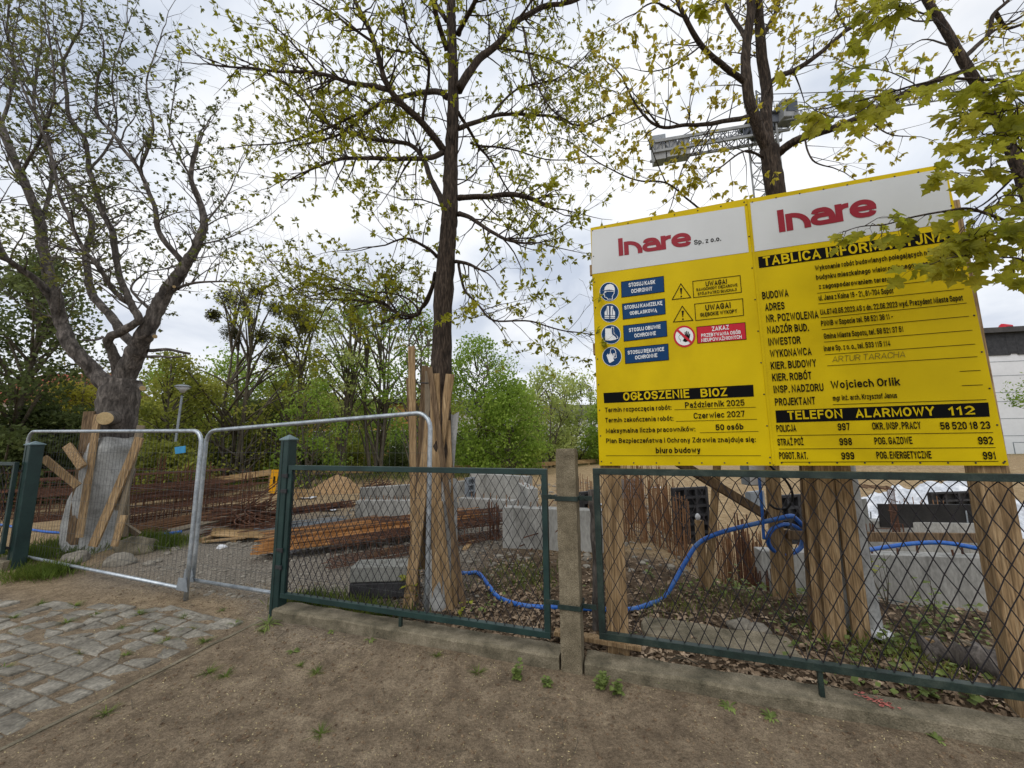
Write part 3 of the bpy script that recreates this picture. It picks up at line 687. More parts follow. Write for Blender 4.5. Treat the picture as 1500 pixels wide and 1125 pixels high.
    for new_, base, extra in (('Ł', 'L', [('s', [(-.28, .36), (.6, .68)])]), ('ł', 'l', [('s', [(-.5, .38), (1.5, .66)])]), ('Ó', 'O', [('s', [(.42, 1.16), (.72, 1.34)])]), ('ó', 'o', [('s', [(.42, .9), (.75, 1.08)])]),
        ('Ę', 'E', [('s', [(.85, 0), (.7, -.2), (1, -.25)])]), ('ę', 'e', [('s', [(.7, 0), (.55, -.2), (.9, -.25)])]), ('Ą', 'A', [('s', [(.98, 0), (.82, -.2), (1.1, -.25)])]), ('ą', 'a', [('s', [(.98, 0), (.8, -.2), (1.1, -.25)])]),
        ('Ż', 'Z', [('d', [(.5, 1.26)])]), ('ż', 'z', [('d', [(.5, 1.0)])]), ('ź', 'z', [('s', [(.42, .9), (.75, 1.08)])]), ('Ź', 'Z', [('s', [(.42, 1.16), (.75, 1.34)])]), ('ń', 'n', [('s', [(.42, .9), (.75, 1.08)])]), ('ć', 'c', [('s', [(.42, .9), (.75, 1.08)])])):
        GL[new_] = (GL[base][0], GL[base][1] + extra)
_gl()
def fillet(P, closed, n=5):
    out = []; m_ = len(P)
    for i in range(m_):
        if not closed and i in (0, m_ - 1): out.append(P[i]); continue
        a, b, c = P[i - 1], P[i], P[(i + 1) % m_]
        la, lc = math.dist(a, b), math.dist(b, c)
        ra = la * (.5 if closed or i - 1 > 0 else .92); rc = lc * (.5 if closed or i + 1 < m_ - 1 else .92); r_ = min(ra, rc, .95 * min(la, lc))
        # an ellipse-like corner may use different reach along the two sides
        ra, rc = min(ra, r_ * 1.5), min(rc, r_ * 1.5)
        p = (b[0] + (a[0] - b[0]) * ra / la, b[1] + (a[1] - b[1]) * ra / la); q = (b[0] + (c[0] - b[0]) * rc / lc, b[1] + (c[1] - b[1]) * rc / lc)
        for k in range(n + 1):
            t = k / n; w0, w1, w2 = (1 - t) ** 2, 2 * t * (1 - t), t * t; kk = .82
            bx, by = (p[0] + q[0]) / 2 + (b[0] - (p[0] + q[0]) / 2) * (1 + (kk - .82)), (p[1] + q[1]) / 2 + (b[1] - (p[1] + q[1]) / 2)
            den = w0 + w1 * .75 + w2; out.append(((w0 * p[0] + w1 * .75 * bx + w2 * q[0]) / den, (w0 * p[1] + w1 * .75 * by + w2 * q[1]) / den))
    return out
def letters(par, s, A, B, cap, m, wt, slant):
    W = (B - A).length; ux = (B - A) / W; nat = 0.0
    logo = s == 'Inare'; gap = .0 if logo else .12
    for ch in s: nat += (.30 if ch == ' ' else GL[ch][0] + gap)
    nat -= gap + (.07 if logo else 0); sx = W / (nat * cap); h = wt * cap / 2
    hx = h * min(1.15, max(.5, sx)); x = 0.0; mb = MB(); lay = 0
    for ch in s:
        if ch == ' ': x += .30 * cap * sx; continue
        gw, strokes = GL[ch]; x0, x1 = x + hx, x + gw * cap * sx - hx
        if x1 < x0: x0 = x1 = (x0 + x1) / 2
        M_ = lambda p: (x0 + (x1 - x0) * p[0], h + (cap - 2 * h) * p[1])
        for k, P in strokes:
            lay = (lay + 1) % 5; dz = ND * (-.00012 * lay)
            Q = [M_(p) for p in P]
            if k == 'd':
                c = Q[0]; e = 1.1; pts = [(c[0] - hx * e, c[1] - h * e), (c[0] + hx * e, c[1] - h * e), (c[0] + hx * e, c[1] + h * e), (c[0] - hx * e, c[1] + h * e)]
                mb.add([A + ux * (px + slant * py) + ZD * py + dz for px, py in pts], [(0, 1, 2, 3)]); continue
            closed = 'c' in k
            if 'r' in k:
                Q = fillet(Q, closed, 12 if logo else 5); e_ = .02 * cap * min(1, sx); Q = [q for i, q in enumerate(Q) if i == 0 or math.dist(q, Q[i - 1]) > e_ or i == len(Q) - 1]
                if closed and math.dist(Q[0], Q[-1]) < e_: Q.pop()
            ext = [P[i][1] in (0, 1, .7, -.27, -.28) or 's' in k for i in (0, -1)]
            n = len(Q); Lf, Rt = [], []
            for i in range(n):
                a = Q[i - 1] if (i or closed) else None; c = Q[(i + 1) % n] if (i < n - 1 or closed) else None; b = Q[i]
                def dr(p, q):
                    l = math.dist(p, q) or 1e-9; return ((q[0] - p[0]) / l, (q[1] - p[1]) / l)
                d1 = dr(a, b) if a else dr(b, c); d2 = dr(b, c) if c else d1
                nx, ny = -(d1[1] + d2[1]), d1[0] + d2[0]; l = math.hypot(nx, ny) or 1e-9; nx, ny = nx / l, ny / l
                co = max(.6, nx * -d1[1] + ny * d1[0]); ex = 0
                # end caps reach half a stroke beyond, as the centre line is inset
                bx, by = b
                if not closed and i == 0 and ext[0]: bx -= d1[0] * hx * (abs(d1[0]) > .5); by -= d1[1] * h * (abs(d1[1]) > .5)
                if not closed and i == n - 1 and ext[1]: bx += d2[0] * hx * (abs(d2[0]) > .5); by += d2[1] * h * (abs(d2[1]) > .5)
                Lf.append((bx + nx * hx / co, by + ny * h / co)); Rt.append((bx - nx * hx / co, by - ny * h / co))
            pts = [A + ux * (px + slant * py) + ZD * py + dz for px, py in Lf + Rt]
            fs = [(i, (i + 1) % n, n + (i + 1) % n, n + i) for i in range(n if closed else n - 1)]
            mb.add(pts, [f[::-1] for f in fs])
        x += (gw + gap - (.07 if logo and ch == 'r' else 0)) * cap * sx
    return mb.build('lettering', m, par)
def flush_text():
    for (par, s, A, B, cap, m, bold, slant) in TEXTS:
        wt = .205 if s == 'Inare' else .085 if m is pencil else .17 if s == 'Wojciech Orlik' else .165 if s == 'Sp. z o.o.' else .185
        if m is v_black and s[0] != s[0].lower() and s[1:2] == s[1:2].lower() and par is LB: wt = .165
        letters(par, s, A, B, cap, m, wt, slant)
# ---- left board
decal(LB, 'header_panel', [(50, 293), (712, 200), (693, 6), (48, 108)], sign_w, z=Z5)
hd = LB
text(LB, 'Inare', (159, 217), (470, 172), 74, v_dred, Z5, .016)
text(LB, 'Sp. z o.o.', (482, 169), (596, 151), 20, v_black, Z5, .01)
for rect, l1, l2 in (
    ([(174, 392), (356, 368), (353, 300), (172, 325)], ('STOSUJ KASK', (205, 348), (317, 334), 17), ('OCHRONNY', (216, 374), (305, 362), 17)),
    ([(180, 485), (361, 462), (358, 395), (176, 418)], ('STOSUJ KAMIZELKĘ', (187, 443), (347, 422), 16), ('ODBLASKOWĄ', (210, 466), (324, 452), 15)),
    ([(184, 578), (368, 556), (365, 489), (181, 510)], ('STOSUJ OBUWIE', (206, 538), (340, 522), 16), ('OCHRONNE', (229, 561), (320, 550), 16)),
    ([(190, 672), (375, 656), (372, 586), (187, 604)], ('STOSUJ RĘKAWICE', (201, 633), (355, 617), 16), ('OCHRONNE', (232, 654), (326, 643), 16))):
    o = decal(LB, 'instruction_plate', rect, v_blue, z=Z5)
    stroke(o, 'plate_border', rect, .0035, v_black, .003, Z5, True)
    for l in (l1, l2): text(LB, l[0], l[1], l[2], l[3], v_white, Z5, .012, parent=o)
def pic(c, r, draw):
    o = decal(LB, 'safety_pictogram', circle(c, r), v_blue, z=Z5)
    stroke(o, 'pictogram_rim', circle(c, r), .003, v_white, .0025, Z5, True)
    for kind, pts, m in draw:
        P = [(c[0] + x * r, c[1] + y * r) for x, y in pts]
        if kind == 'f': decal(o, 'symbol', P, m, .004, Z5)
        elif kind == 'g': decal(o, 'symbol', P, m, .005, Z5)
        elif kind == 'l': stroke(o, 'symbol', P, .0045, m, .005, Z5)
        else: stroke(o, 'symbol', P, .0045, m, .005, Z5, True)
helmet = [(-.72, -.12), (-.5, -.18), (-.45, -.48), (-.2, -.74), (.12, -.82), (.42, -.7), (.58, -.42), (.6, -.2), (.62, -.1), (.0, -.22)]
face = [(-.48, -.08), (-.5, .1), (-.66, .3), (-.5, .36), (-.5, .6), (-.25, .66), (-.2, .82), (.38, .82), (.36, .5), (.55, .2), (.58, -.06)]
pic((122, 367), 40, [('f', helmet, v_white), ('o', face, v_white), ('g', [(-.42, .02), (-.3, .0), (-.32, .1), (-.42, .1)], v_white)])
vest_l = [(-.3, -.72), (-.1, -.74), (-.06, .6), (-.55, .6), (-.55, -.1), (-.4, -.3)]
vest_r = [(.3, -.72), (.1, -.74), (.06, .6), (.55, .6), (.55, -.1), (.4, -.3)]
pic((125, 457), 40, [('f', vest_l, v_white), ('f', vest_r, v_white), ('l', [(-.55, .26), (.55, .26)], v_blue), ('l', [(-.55, .46), (.55, .46)], v_blue), ('l', [(-.3, -.6), (-.26, .2)], v_blue), ('l', [(.3, -.6), (.26, .2)], v_blue)])
boot = [(-.62, -.6), (.0, -.62), (.02, -.2), (.18, .12), (.1, .62), (-.22, .62), (-.24, .56), (-.6, .56)]
boot2 = [(.02, -.78), (.3, -.78), (.28, -.1), (.72, .24), (.74, .42), (.4, .48), (.1, .2), (.02, -.2)]
pic((130, 548), 41, [('f', [(-.6, -.62), (-.02, -.62), (.02, -.1), (.5, .3), (.52, .52), (.0, .62), (-.6, .6)], v_white), ('o', boot2, v_white)])
pic((134, 641), 41, [('f', [(-.56, -.12), (-.42, -.3), (-.34, -.16), (-.2, -.36), (-.1, -.2), (.02, -.3), (.1, .0), (.22, .42), (-.2, .66), (-.3, .6)], v_white),
                     ('o', [(-.2, -.42), (-.14, -.8), (.2, -.84), (.4, -.6), (.48, .1), (.3, .2), (.14, .1)], v_white), ('o', [(.12, -.3), (.3, -.34), (.28, -.02), (.12, .02)], v_white)])
for tri, bx, (ex0, ey0, ey1), ls in (
    ([(386, 402), (470, 393), (425, 330)], [(478, 393), (683, 370), (677, 297), (474, 322)], (426, 352, 378), [('UWAGA!', (531, 345), (621, 333), 21), ('SAMOCHODY CIĘŻAROWE', (491, 365), (665, 344), 12), ('STÓJ! PATRZ! SŁUCHAJ!', (497, 383), (662, 363), 12)]),
    ([(391, 497), (479, 489), (431, 425)], [(487, 490), (692, 468), (688, 395), (482, 418)], (433, 448, 474), [('UWAGA!', (530, 447), (637, 435), 24), ('GŁĘBOKIE WYKOPY', (508, 473), (664, 456), 16)])):
    o = stroke(LB, 'warning_triangle', tri, .0055, v_black, .003, Z5, True)
    decal(o, 'symbol', [(ex0 - 5, ey0), (ex0 + 5, ey0 - 1), (ex0 + 2, ey1), (ex0 - 1, ey1)], v_black, .003, Z5)
    decal(o, 'symbol', circle((ex0 + 1, ey1 + 9), 3.6, 10), v_black, .003, Z5)
    o = stroke(LB, 'warning_frame', bx, .0045, v_black, .003, Z5, True)
    for l in ls: text(LB, l[0], l[1], l[2], l[3], v_black, Z5, .010, parent=o)
rp = [(495, 586), (703, 569), (698, 496), (491, 515)]
o = decal(LB, 'prohibition_plate', rp, v_red, z=Z5); stroke(o, 'plate_border', rp, .0035, v_black, .003, Z5, True)
text(LB, 'ZAKAZ', (557, 534), (629, 526), 19, v_white, Z5, .014, parent=o); text(LB, 'PRZEBYWANIA OSÓB', (512, 560), (679, 545), 15, v_white, Z5, .012, parent=o); text(LB, 'NIEUPOWAŻNIONYCH', (512, 580), (683, 565), 15, v_white, Z5, .012, parent=o)
pc = (440, 556)
o = decal(LB, 'prohibition_sign', circle(pc, 46), v_red, .002, Z5); decal(o, 'symbol_ground', circle(pc, 38), v_white, .003, Z5)
hand = [(-.2, .5), (-.02, .2), (-.28, -.05), (-.14, -.14), (.06, .0), (.02, -.5), (.12, -.52), (.18, -.1), (.2, -.6), (.32, -.6), (.32, -.1), (.4, -.54), (.5, -.52), (.46, -.02), (.56, -.34), (.66, -.3), (.58, .22), (.4, .54), (.12, .64)]
decal(o, 'symbol', [(pc[0] + x * 38, pc[1] + y * 38) for x, y in hand], v_black, .004, Z5)
stroke(o, 'symbol', [(pc[0] + x * 38, pc[1] + y * 38) for x, y in [(-.1, -.1), (-.4, -.24), (-.62, -.0), (-.6, .26), (-.42, .36), (-.44, .6)]], .002, v_black, .004, Z5)
decal(o, 'prohibition_bar', [(pc[0] - 36, pc[1] - 26), (pc[0] - 29, pc[1] - 33), (pc[0] + 35, pc[1] + 24), (pc[0] + 29, pc[1] + 32)], v_red, .005, Z5)
o = decal(LB, 'title_bar', [(101, 838), (734, 810), (731, 760), (98, 795)], v_black, z=Z5)
text(LB, 'OGŁOSZENIE', (182, 828), (462, 815), 35, sign_y, Z5, .016, parent=o); text(LB, 'BIOZ', (510, 813), (622, 808), 35, sign_y, Z5, .016, parent=o)
for s_, a, b, cap in (('Termin rozpoczęcia robót:', (105, 877), (386, 866), 20), ('Październik 2025', (444, 859), (695, 848), 25), ('Termin zakończenia robót:', (106, 920), (394, 912), 20), ('Czerwiec 2027', (480, 904), (696, 895), 25),
                      ('Maksymalna liczba pracowników:', (109, 965), (487, 957), 20), ('50 osób', (573, 953), (691, 949), 25), ('Plan Bezpieczeństwa i Ochrony Zdrowia znajduje się:', (110, 1007), (743, 1002), 20), ('biuro budowy', (320, 1050), (509, 1048), 24)):
    text(LB, s_, a, b, cap, v_black, Z5, .006)
for a, b in (((398, 866), (742, 855)), ((404, 915), (747, 906)), ((505, 963), (754, 957)), ((108, 1060), (764, 1060))): stroke(LB, 'rule', [a, b], .003, v_black, .003, Z5)
# ---- right board
decal(RB, 'header_panel', [(28, 340), (750, 235), (720, 40), (15, 165)], sign_w, z=Z6)
text(RB, 'Inare', (122, 271), (478, 208), 80, v_dred, Z6, .016)
o = decal(RB, 'title_bar', [(54, 398), (750, 300), (742, 258), (50, 358)], v_black, z=Z6)
text(RB, 'TABLICA INFORMACYJNA', (70, 391), (728, 300), 34, sign_y, Z6, .016, parent=o)
for s_, a, b, cap in (('Wykonanie robót budowlanych polegających na budowie', (255, 407), (752, 338), 18), ('budynku mieszkalnego wielorodzinnego wraz', (259, 440), (660, 390), 18), ('z zagospodarowaniem terenu', (269, 473), (526, 445), 18),
    ('BUDOWA', (66, 510), (160, 499), 27), ('ADRES', (76, 551), (146, 545), 27), ('NR. POZWOLENIA', (80, 592), (268, 577), 27), ('NADZÓR BUD.', (84, 633), (233, 623), 27), ('INWESTOR', (88, 676), (204, 668), 27),
    ('WYKONAWCA', (94, 718), (243, 709), 27), ('KIER. BUDOWY', (97, 761), (260, 751), 27), ('KIER. ROBÓT', (102, 803), (243, 796), 27), ('INSP. NADZORU', (107, 846), (286, 838), 27), ('PROJEKTANT', (112, 891), (256, 886), 27),
    ('ul. Jana z Kolna 19 - 21, 81-704 Sopot', (268, 515), (536, 488), 20), ('UA.6740.65.2023.AS z dn. 22.06.2023 wyd. Prezydent Miasta Sopot', (274, 566), (785, 514), 20), ('PINNB w Sopocie tel. 58 521 38 11 -', (277, 606), (534, 580), 20),
    ('Gmina Miasta Sopotu, tel. 58 521 37 51', (287, 652), (572, 626), 20), ('Inare Sp. z o. o., tel. 533 115 114', (287, 696), (525, 677), 20), ('Wojciech Orlik', (312, 830), (560, 818), 28), ('mgr inż. arch. Krzysztof Janus', (319, 873), (549, 863), 19),
    ('POLICJA', (117, 985), (188, 983), 25), ('997', (337, 980), (380, 978), 26), ('OKR. INSP. PRACY', (461, 977), (635, 974), 26), ('58 520 18 23', (705, 977), (884, 974), 27), ('STRAŻ POŻ', (121, 1034), (214, 1032), 25), ('998', (343, 1033), (388, 1032), 26),
    ('POG. GAZOWE', (469, 1030), (604, 1028), 26), ('992', (841, 1030), (894, 1029), 28), ('POGOT. RAT.', (127, 1082), (229, 1082), 25), ('999', (350, 1084), (396, 1083), 26), ('POG. ENERGETYCZNE', (476, 1081), (673, 1080), 26), ('991', (858, 1084), (905, 1083), 28)):
    text(RB, s_, a, b, cap, v_black, Z6, (.014 if cap > 21 else .006) if s_ != 'Wojciech Orlik' else .008)
text(RB, 'ARTUR TARACHA', (316, 735), (578, 717), 21, pencil, Z6, -.008, slant=.15)
for a, b in (((262, 488), (779, 431)), ((266, 526), (788, 472)), ((274, 576), (798, 523)), ((278, 618), (806, 570)), ((286, 663), (818, 620)), ((290, 708), (828, 670)), ((298, 748), (836, 715)), ((772, 768), (847, 764)), ((780, 819), (855, 816)), ((318, 887), (868, 869)),
             ((120, 998), (892, 987)), ((125, 1046), (901, 1041)), ((131, 1093), (911, 1090))): stroke(RB, 'rule', [a, b], .0035, v_black, .003, Z6)
o = decal(RB, 'title_bar', [(116, 952), (880, 930), (875, 879), (112, 908)], v_black, z=Z6)
for s_, a, b in (('TELEFON', (157, 941), (354, 935)), ('ALARMOWY', (400, 934), (684, 926)), ('112', (735, 926), (828, 922))): text(RB, s_, a, b, 31, sign_y, Z6, .016, parent=o)
flush_text()
def rivets(par, pts):
    for p in pts:
        mb = MB(); c = S(*p, .001); mb.tube([c, c - ND * .004], [.0055, .0035], 8); mb.build('screw', steel_dark, par)
def along(a, b, n, i0=0): return [(a[0] + (b[0] - a[0]) * k / n, a[1] + (b[1] - a[1]) * k / n) for k in range(i0, n + 1)]
rivets(LB, along((868, 338), (881, 676), 9) + along((886, 333), (1090, 296), 6) + along((895, 678), (1128, 678), 7) + along((1093, 300), (1128, 670), 8))
rivets(RB, along((1102, 296), (1380, 246), 8) + along((1382, 248), (1472, 676), 8) + along((1145, 678), (1470, 678), 8))
tr = MB(); tr.prism([S(1094.3, 292, .002), S(1098, 291.6, .002), S(1135, 680, .002), S(1131.6, 680, .002)], -ND * .003)
tr.build('joint_strip', sign_y, RB)
tr = MB(); tr.tube([S(865, 335) + ND * .006 + ZD * .004, S(1095, 292) + ND * .006 + ZD * .004], .006, 6); tr.build('edge_trim', sign_y, LB)
# ================================================================ TIMBER POSTS AND PLANKS
def plank_thing(name, label, cat, p0, p1, wd, th, m=wood_new, n=-ND, group=None, bevel=.003):
    mb = MB(); mb.beam(p0, p1, wd, th, n); o = mb.build(name, m, loc=p0, bevel=bevel); return tag(o, label, cat, group)
def gcol(px, py, Y): p = at(px, py, Y); return gp(p.x, p.y)
def drop(p, dz=.08): return V((p.x, p.y, gz(p.x, p.y) - dz))
TP = .275
def onS(px, py, t=TP): return on_plane(px, py, FE(0, t, 0), ND)
zt_post = S(1120, 300).z
def post(label, pxa, pya, wd, th, t, ztop, group='timber posts carrying the boards', m=wood_new):
    b = onS(pxa, pya, t); s, _ = st(b)
    o = plank_thing('timber_post', label, 'post', FE(s, t, -.1), FE(s, t, ztop), wd, th, m, group=group); return o
post('wide pale timber post under the right end of the yellow boards', 1474, 850, .145, .10, TP, S(1400, 290).z)
post('square timber post under the left end of the yellow boards', 902, 850, .15, .10, TP, S(880, 370).z)
# rails behind the boards (seen below their lower edge)
o = MB(); o.beam(FE(st(S(1120, 690))[0], .228, S(1120, 650).z), FE(2.55, .228, S(1470, 662).z), .09, .03, ND)
tag(o.build('timber_rail', wood_new, loc=FE(1.5, .23, 1.2), bevel=.003), 'horizontal timber rail fixed low behind the yellow boards, its end showing at right', 'rail')
for yy in (375, 500):
    o = MB(); o.beam(FE(.2, .23, S(1000, yy).z), FE(2.5, .23, S(1000, yy).z), .09, .03, ND)
    tag(o.build('timber_rail', wood_new, loc=FE(1.5, .23, 1.2), bevel=.003), 'timber rail hidden behind the upper part of the yellow boards' if yy == 375 else 'timber rail hidden behind the middle of the yellow boards', 'rail')
# stake, leaning lath, diagonal brace, double post
Ys = 4.25
b = gcol(1031, 862, Ys); plank_thing('timber_stake', 'short pointed timber stake with a pale cap beside the blue hose', 'stake', drop(b), at(1024, 762, Ys), .085, .05, n=(-.3, -1, 0))
o = MB(); cp = at(1022, 757, Ys); o.tube([cp - ZD * .03, cp, cp + ZD * .02, cp + ZD * .035], [.02, .028, .022, .006], 10); tag(o.build('stake_cap', white_pl, loc=cp, smooth=True), 'small white rounded cap on top of the short stake', 'cap')
b = gcol(1036, 866, 4.15); plank_thing('timber_lath', 'slim timber lath leaning beside the short stake under the board', 'lath', drop(b), at(1051, 672, 3.95), .07, .035, n=(-.8, -1, 0))
plank_thing('timber_brace', 'diagonal weathered timber brace dropping right towards the double post', 'brace', at(985, 672, 3.6), at(1122, 755, 4.0), .085, .035, wood_old, n=(0, -1, .3))
Yd = 3.95
b = gcol(1142, 872, Yd); plank_thing('timber_post', 'square timber post wound with blue hose, left of the pair by the tree guard', 'post', drop(b), at(1128, 640, Yd), .115, .1, n=(-.5, -1, 0), group='posts wound with the hose')
b = gcol(1157, 878, Yd + .05); plank_thing('timber_post', 'shorter timber post butted to the right of the hose post', 'post', drop(b), at(1149, 775, Yd + .06), .10, .08, n=(-.5, -1, 0), group='posts wound with the hose')
plank_thing('timber_crosspiece', 'short horizontal timber piece between the hose post and the tree guard', 'plank', at(1152, 783, 3.9), at(1192, 785, 3.9), .08, .04, wood_old, n=(0, -1, 0))
plank_thing('timber_plank', 'weathered horizontal plank right of the tree guard above the blue hose', 'plank', at(1250, 786, 4.6), at(1440, 788, 4.5), .10, .04, wood_old, n=(0, -1, 0))
plank_thing('timber_plank', 'thin timber plank lying just behind the concrete post on the litter', 'plank', FE(-.18, .26, .12), FE(.45, .24, .11), .08, .03, wood_new, n=(0, 0, 1))
b = FE(.115, .55, 0); o = MB(); o.tube(smoothline([drop(b), b + V((.01, 0, .5)), b + V((.0, .01, 1.15))], 8), [.05 - .0009 * i for i in range(17)], 9, rough=.5)
tag(o.build('dead_trunk', bark_grey, loc=b, smooth=True), 'thin dead grey trunk with furrowed bark standing right behind the concrete post', 'tree trunk')

# ================================================================ HOSES, CABLE, METER BOX
def hose(label, pts, r=.021, m=blue_pl, name='water_hose', cat='hose', group=None):
    mb = MB(); mb.tube(smoothline(pts, 7), r, 10); o = mb.build(name, m, loc=pts[0], smooth=True); return tag(o, label, cat, group)
def Gr(px, py, dz=.02): p = G(px, py); return p + ZD * dz
h = [gat(640, 4.9, .04), Gr(678, 842), Gr(700, 842), at(716, 858, 4.25), Gr(730, 878), Gr(760, 889), Gr(795, 893), Gr(830, 893), Gr(880, 896), Gr(925, 896), Gr(952, 890, .03), at(972, 876, 3.98), at(988, 852, 4.0), at(1003, 825, 4.02), at(1022, 797, 4.05), at(1050, 782, 4.0), at(1090, 771, 3.92), at(1130, 762, 3.86), at(1158, 756, 3.85), at(1166, 760, 3.9), at(1178, 772, 3.95), at(1186, 782, 4.0)]
hose('bright blue water hose snaking over the litter and rising to the hose post', h)
hp = []
for k in range(26):
    a = k / 25 * 2 * math.pi * 2.3; hp.append(at(1150 + 26 * math.cos(a) + 2 * k / 25, 790 + 22 * math.sin(a), 3.95 + .11 * math.sin(a * .98 + 1.2)))
hose('loose coil of blue hose hung round the hose post', hp, .018)
hose('thin blue pipe running down the left side of the hose post', [at(1112, 700, 3.86), at(1115, 730, 3.86), at(1117, 760, 3.86), at(1119, 790, 3.86)], .013)
hose('blue hose sagging from the tree guard to the right post above the concrete wall', [at(1225, 800, 3.5), at(1262, 806, 4.0), at(1300, 801, 4.2), at(1340, 796, 4.2), at(1380, 795, 4.1), at(1420, 801, 4.0), at(1470, 812, 3.8)], .021)
hose('black rubber cable hanging in a loop from the grey box', [at(1118, 668, 3.8), at(1130, 684, 3.75), at(1152, 705, 3.7), at(1161, 726, 3.7), at(1153, 744, 3.72), at(1137, 745, 3.75), at(1127, 738, 3.8)], .011, black_pl, 'power_cable', 'cable')
hose('blue hose end lying on the sand left of the wrapped tree', [Gr(0, 770), Gr(30, 775), Gr(70, 781), Gr(98, 782)], .02)
hose('short blue hose end lying on the ground in front of the rebar cages', [Gr(236, 785), Gr(252, 783), Gr(266, 781)], .03)
hose('thin green line lying along the foot of the concrete wall', [at(1290, 876, 4.4), at(1330, 884, 4.4), at(1380, 892, 4.3)], .006, green_paint, 'cord', 'cord')
o = thing('meter_box', 'pale grey electric meter box showing below the board behind the rail', 'electric box', at(1108, 702, 4.1))
mb = MB(); c = at(1108, 690, 4.1); mb.box(c, V((.13, 0, 0)), V((0, .07, 0)), ZD * .14); mb.build('case', steel_grey, o, bevel=.006)
mb = MB(); mb.box(c + V((0, -.075, 0)), V((.12, 0, 0)), V((0, .004, 0)), ZD * .13); mb.build('door', clad, o, bevel=.003)

# ================================================================ TREE GUARDS
def guard(label, base, boards, cloth=None, n=(0, -1, 0), m=None):
    o = thing('tree_guard', label, 'tree guard', base, 'plank tree guards')
    for (p0, p1, wd, th, mm) in boards:
        mb = MB(); nn = V(n) + V((random.uniform(-.35, .35), 0, 0)); mb.beam(p0, p1, wd, th, nn); mb.build('board', mm, o, bevel=.003)
    return o
def cloth_tube(name, parent, rings, seed=0, amp=.03, m=geotex, sides=40, arc=(0, 2 * math.pi)):
    """rings: (centre, rx, ry); a wrapped fabric sleeve with slanting folds"""
    mb = MB(); pts = smoothline([r[0] for r in rings], 9); k = len(pts)
    rx = np.interp(np.linspace(0, len(rings) - 1, k), range(len(rings)), [r[1] for r in rings]); ry = np.interp(np.linspace(0, len(rings) - 1, k), range(len(rings)), [r[2] for r in rings])
    vs = []
    for i, c in enumerate(pts):
        for j in range(sides):
            a = arc[0] + (arc[1] - arc[0]) * j / sides
            q = mnoise.noise((math.cos(a) * 1.6 + i * .07, math.sin(a) * 1.6, i * .10 + seed)) + .7 * math.sin(a * 5 + i * .22 + seed + 2 * mnoise.noise((a, i * .1, seed))) * .5
            q += .5 * abs(mnoise.noise((math.cos(a) * 4, math.sin(a) * 4 + i * .12, seed + 4)))
            d = 1 + amp * q / max(rx[i], .05)
            vs.append(c + V((math.cos(a) * rx[i] * d, math.sin(a) * ry[i] * d, .012 * math.sin(a * 3 + seed) if i == k - 1 else 0)))
    fs = [(i * sides + j, i * sides + (j + 1) % sides, (i + 1) * sides + (j + 1) % sides, (i + 1) * sides + j) for i in range(k - 1) for j in range(sides)]
    mb.add(vs, fs); return mb.build(name, m, parent, smooth=True)
# -- guard of the middle tree
ZG = lambda x, y: (580 + x * .3825, 490 + y * .3822)
Y2 = 3.86
def bd(x0, y0, x1, y1, wd, dY=0.0, dY1=None, m=wood_new, th=.022):
    a = at(*ZG(x0, y0), Y2 + dY); b = at(*ZG(x1, y1), Y2 + (dY if dY1 is None else dY1)); 
    return (a, b, wd, th, m)
b2 = [bd(74, 1030, 60, 45, 0.072, .06, .04), bd(88, 1020, 46, 165, 0.039, .14, .1, wood_old), bd(66, 1000, 112, 120, 0.065, .0, .06, wood_old), bd(46, 1062, 132, 330, 0.111, -.1, -.04, wood_new),
      bd(258, 1040, 128, 125, 0.055, -.13, -.09, wood_old), bd(160, 1066, 150, 150, 0.098, -.1, -.06), bd(150, 560, 208, 152, 0.091, -.05, -.07, wood_new), bd(217, 1072, 190, 330, 0.098, -.07, -.03),
      bd(208, 1066, 166, 640, 0.065, -.135, -.12), bd(230, 1030, 198, 250, 0.052, .03, .02, wood_old), bd(238, 1020, 205, 420, 0.065, .1, .06, wood_old), bd(120, 700, 124, 140, 0.065, -.02, -.0, wood_grey), bd(100, 900, 116, 420, 0.078, .1, .05, wood_new)]
base2 = gat(644, Y2)
g2 = guard('tall guard of rough boards and white fabric round the middle tree trunk', base2, b2)
tb = at(650, 640, Y2)
cloth_tube('fabric_wrap', g2, [(V((base2.x + .02, Y2 + .03, 0)), .17, .15), (V((base2.x + .04, Y2 + .03, .5)), .14, .13), (V((at(648, 700, Y2).x, Y2 + .03, 1.2)), .12, .11)], 3, .02)
mb = MB(); fl = [at(655, 690, Y2 + .02), at(664, 690, Y2 + .02), at(668, 640, Y2), at(672, 603, Y2 - .02), at(664, 608, Y2), at(657, 606, Y2 + .02), at(655, 640, Y2 + .03)]
mb.prism(fl, V((.004, .012, 0))); mb.build('fabric_flap', geotex, g2)
mb = MB(); q = [at(600, 560, Y2), at(640, 562, Y2 - .05)]; mb.tube(smoothline([at(604, 560, Y2 + .1), at(620, 561, Y2), at(640, 561, Y2 - .02)], 4), .006, 6); mb.build('binding_wire', steel_dark, g2)
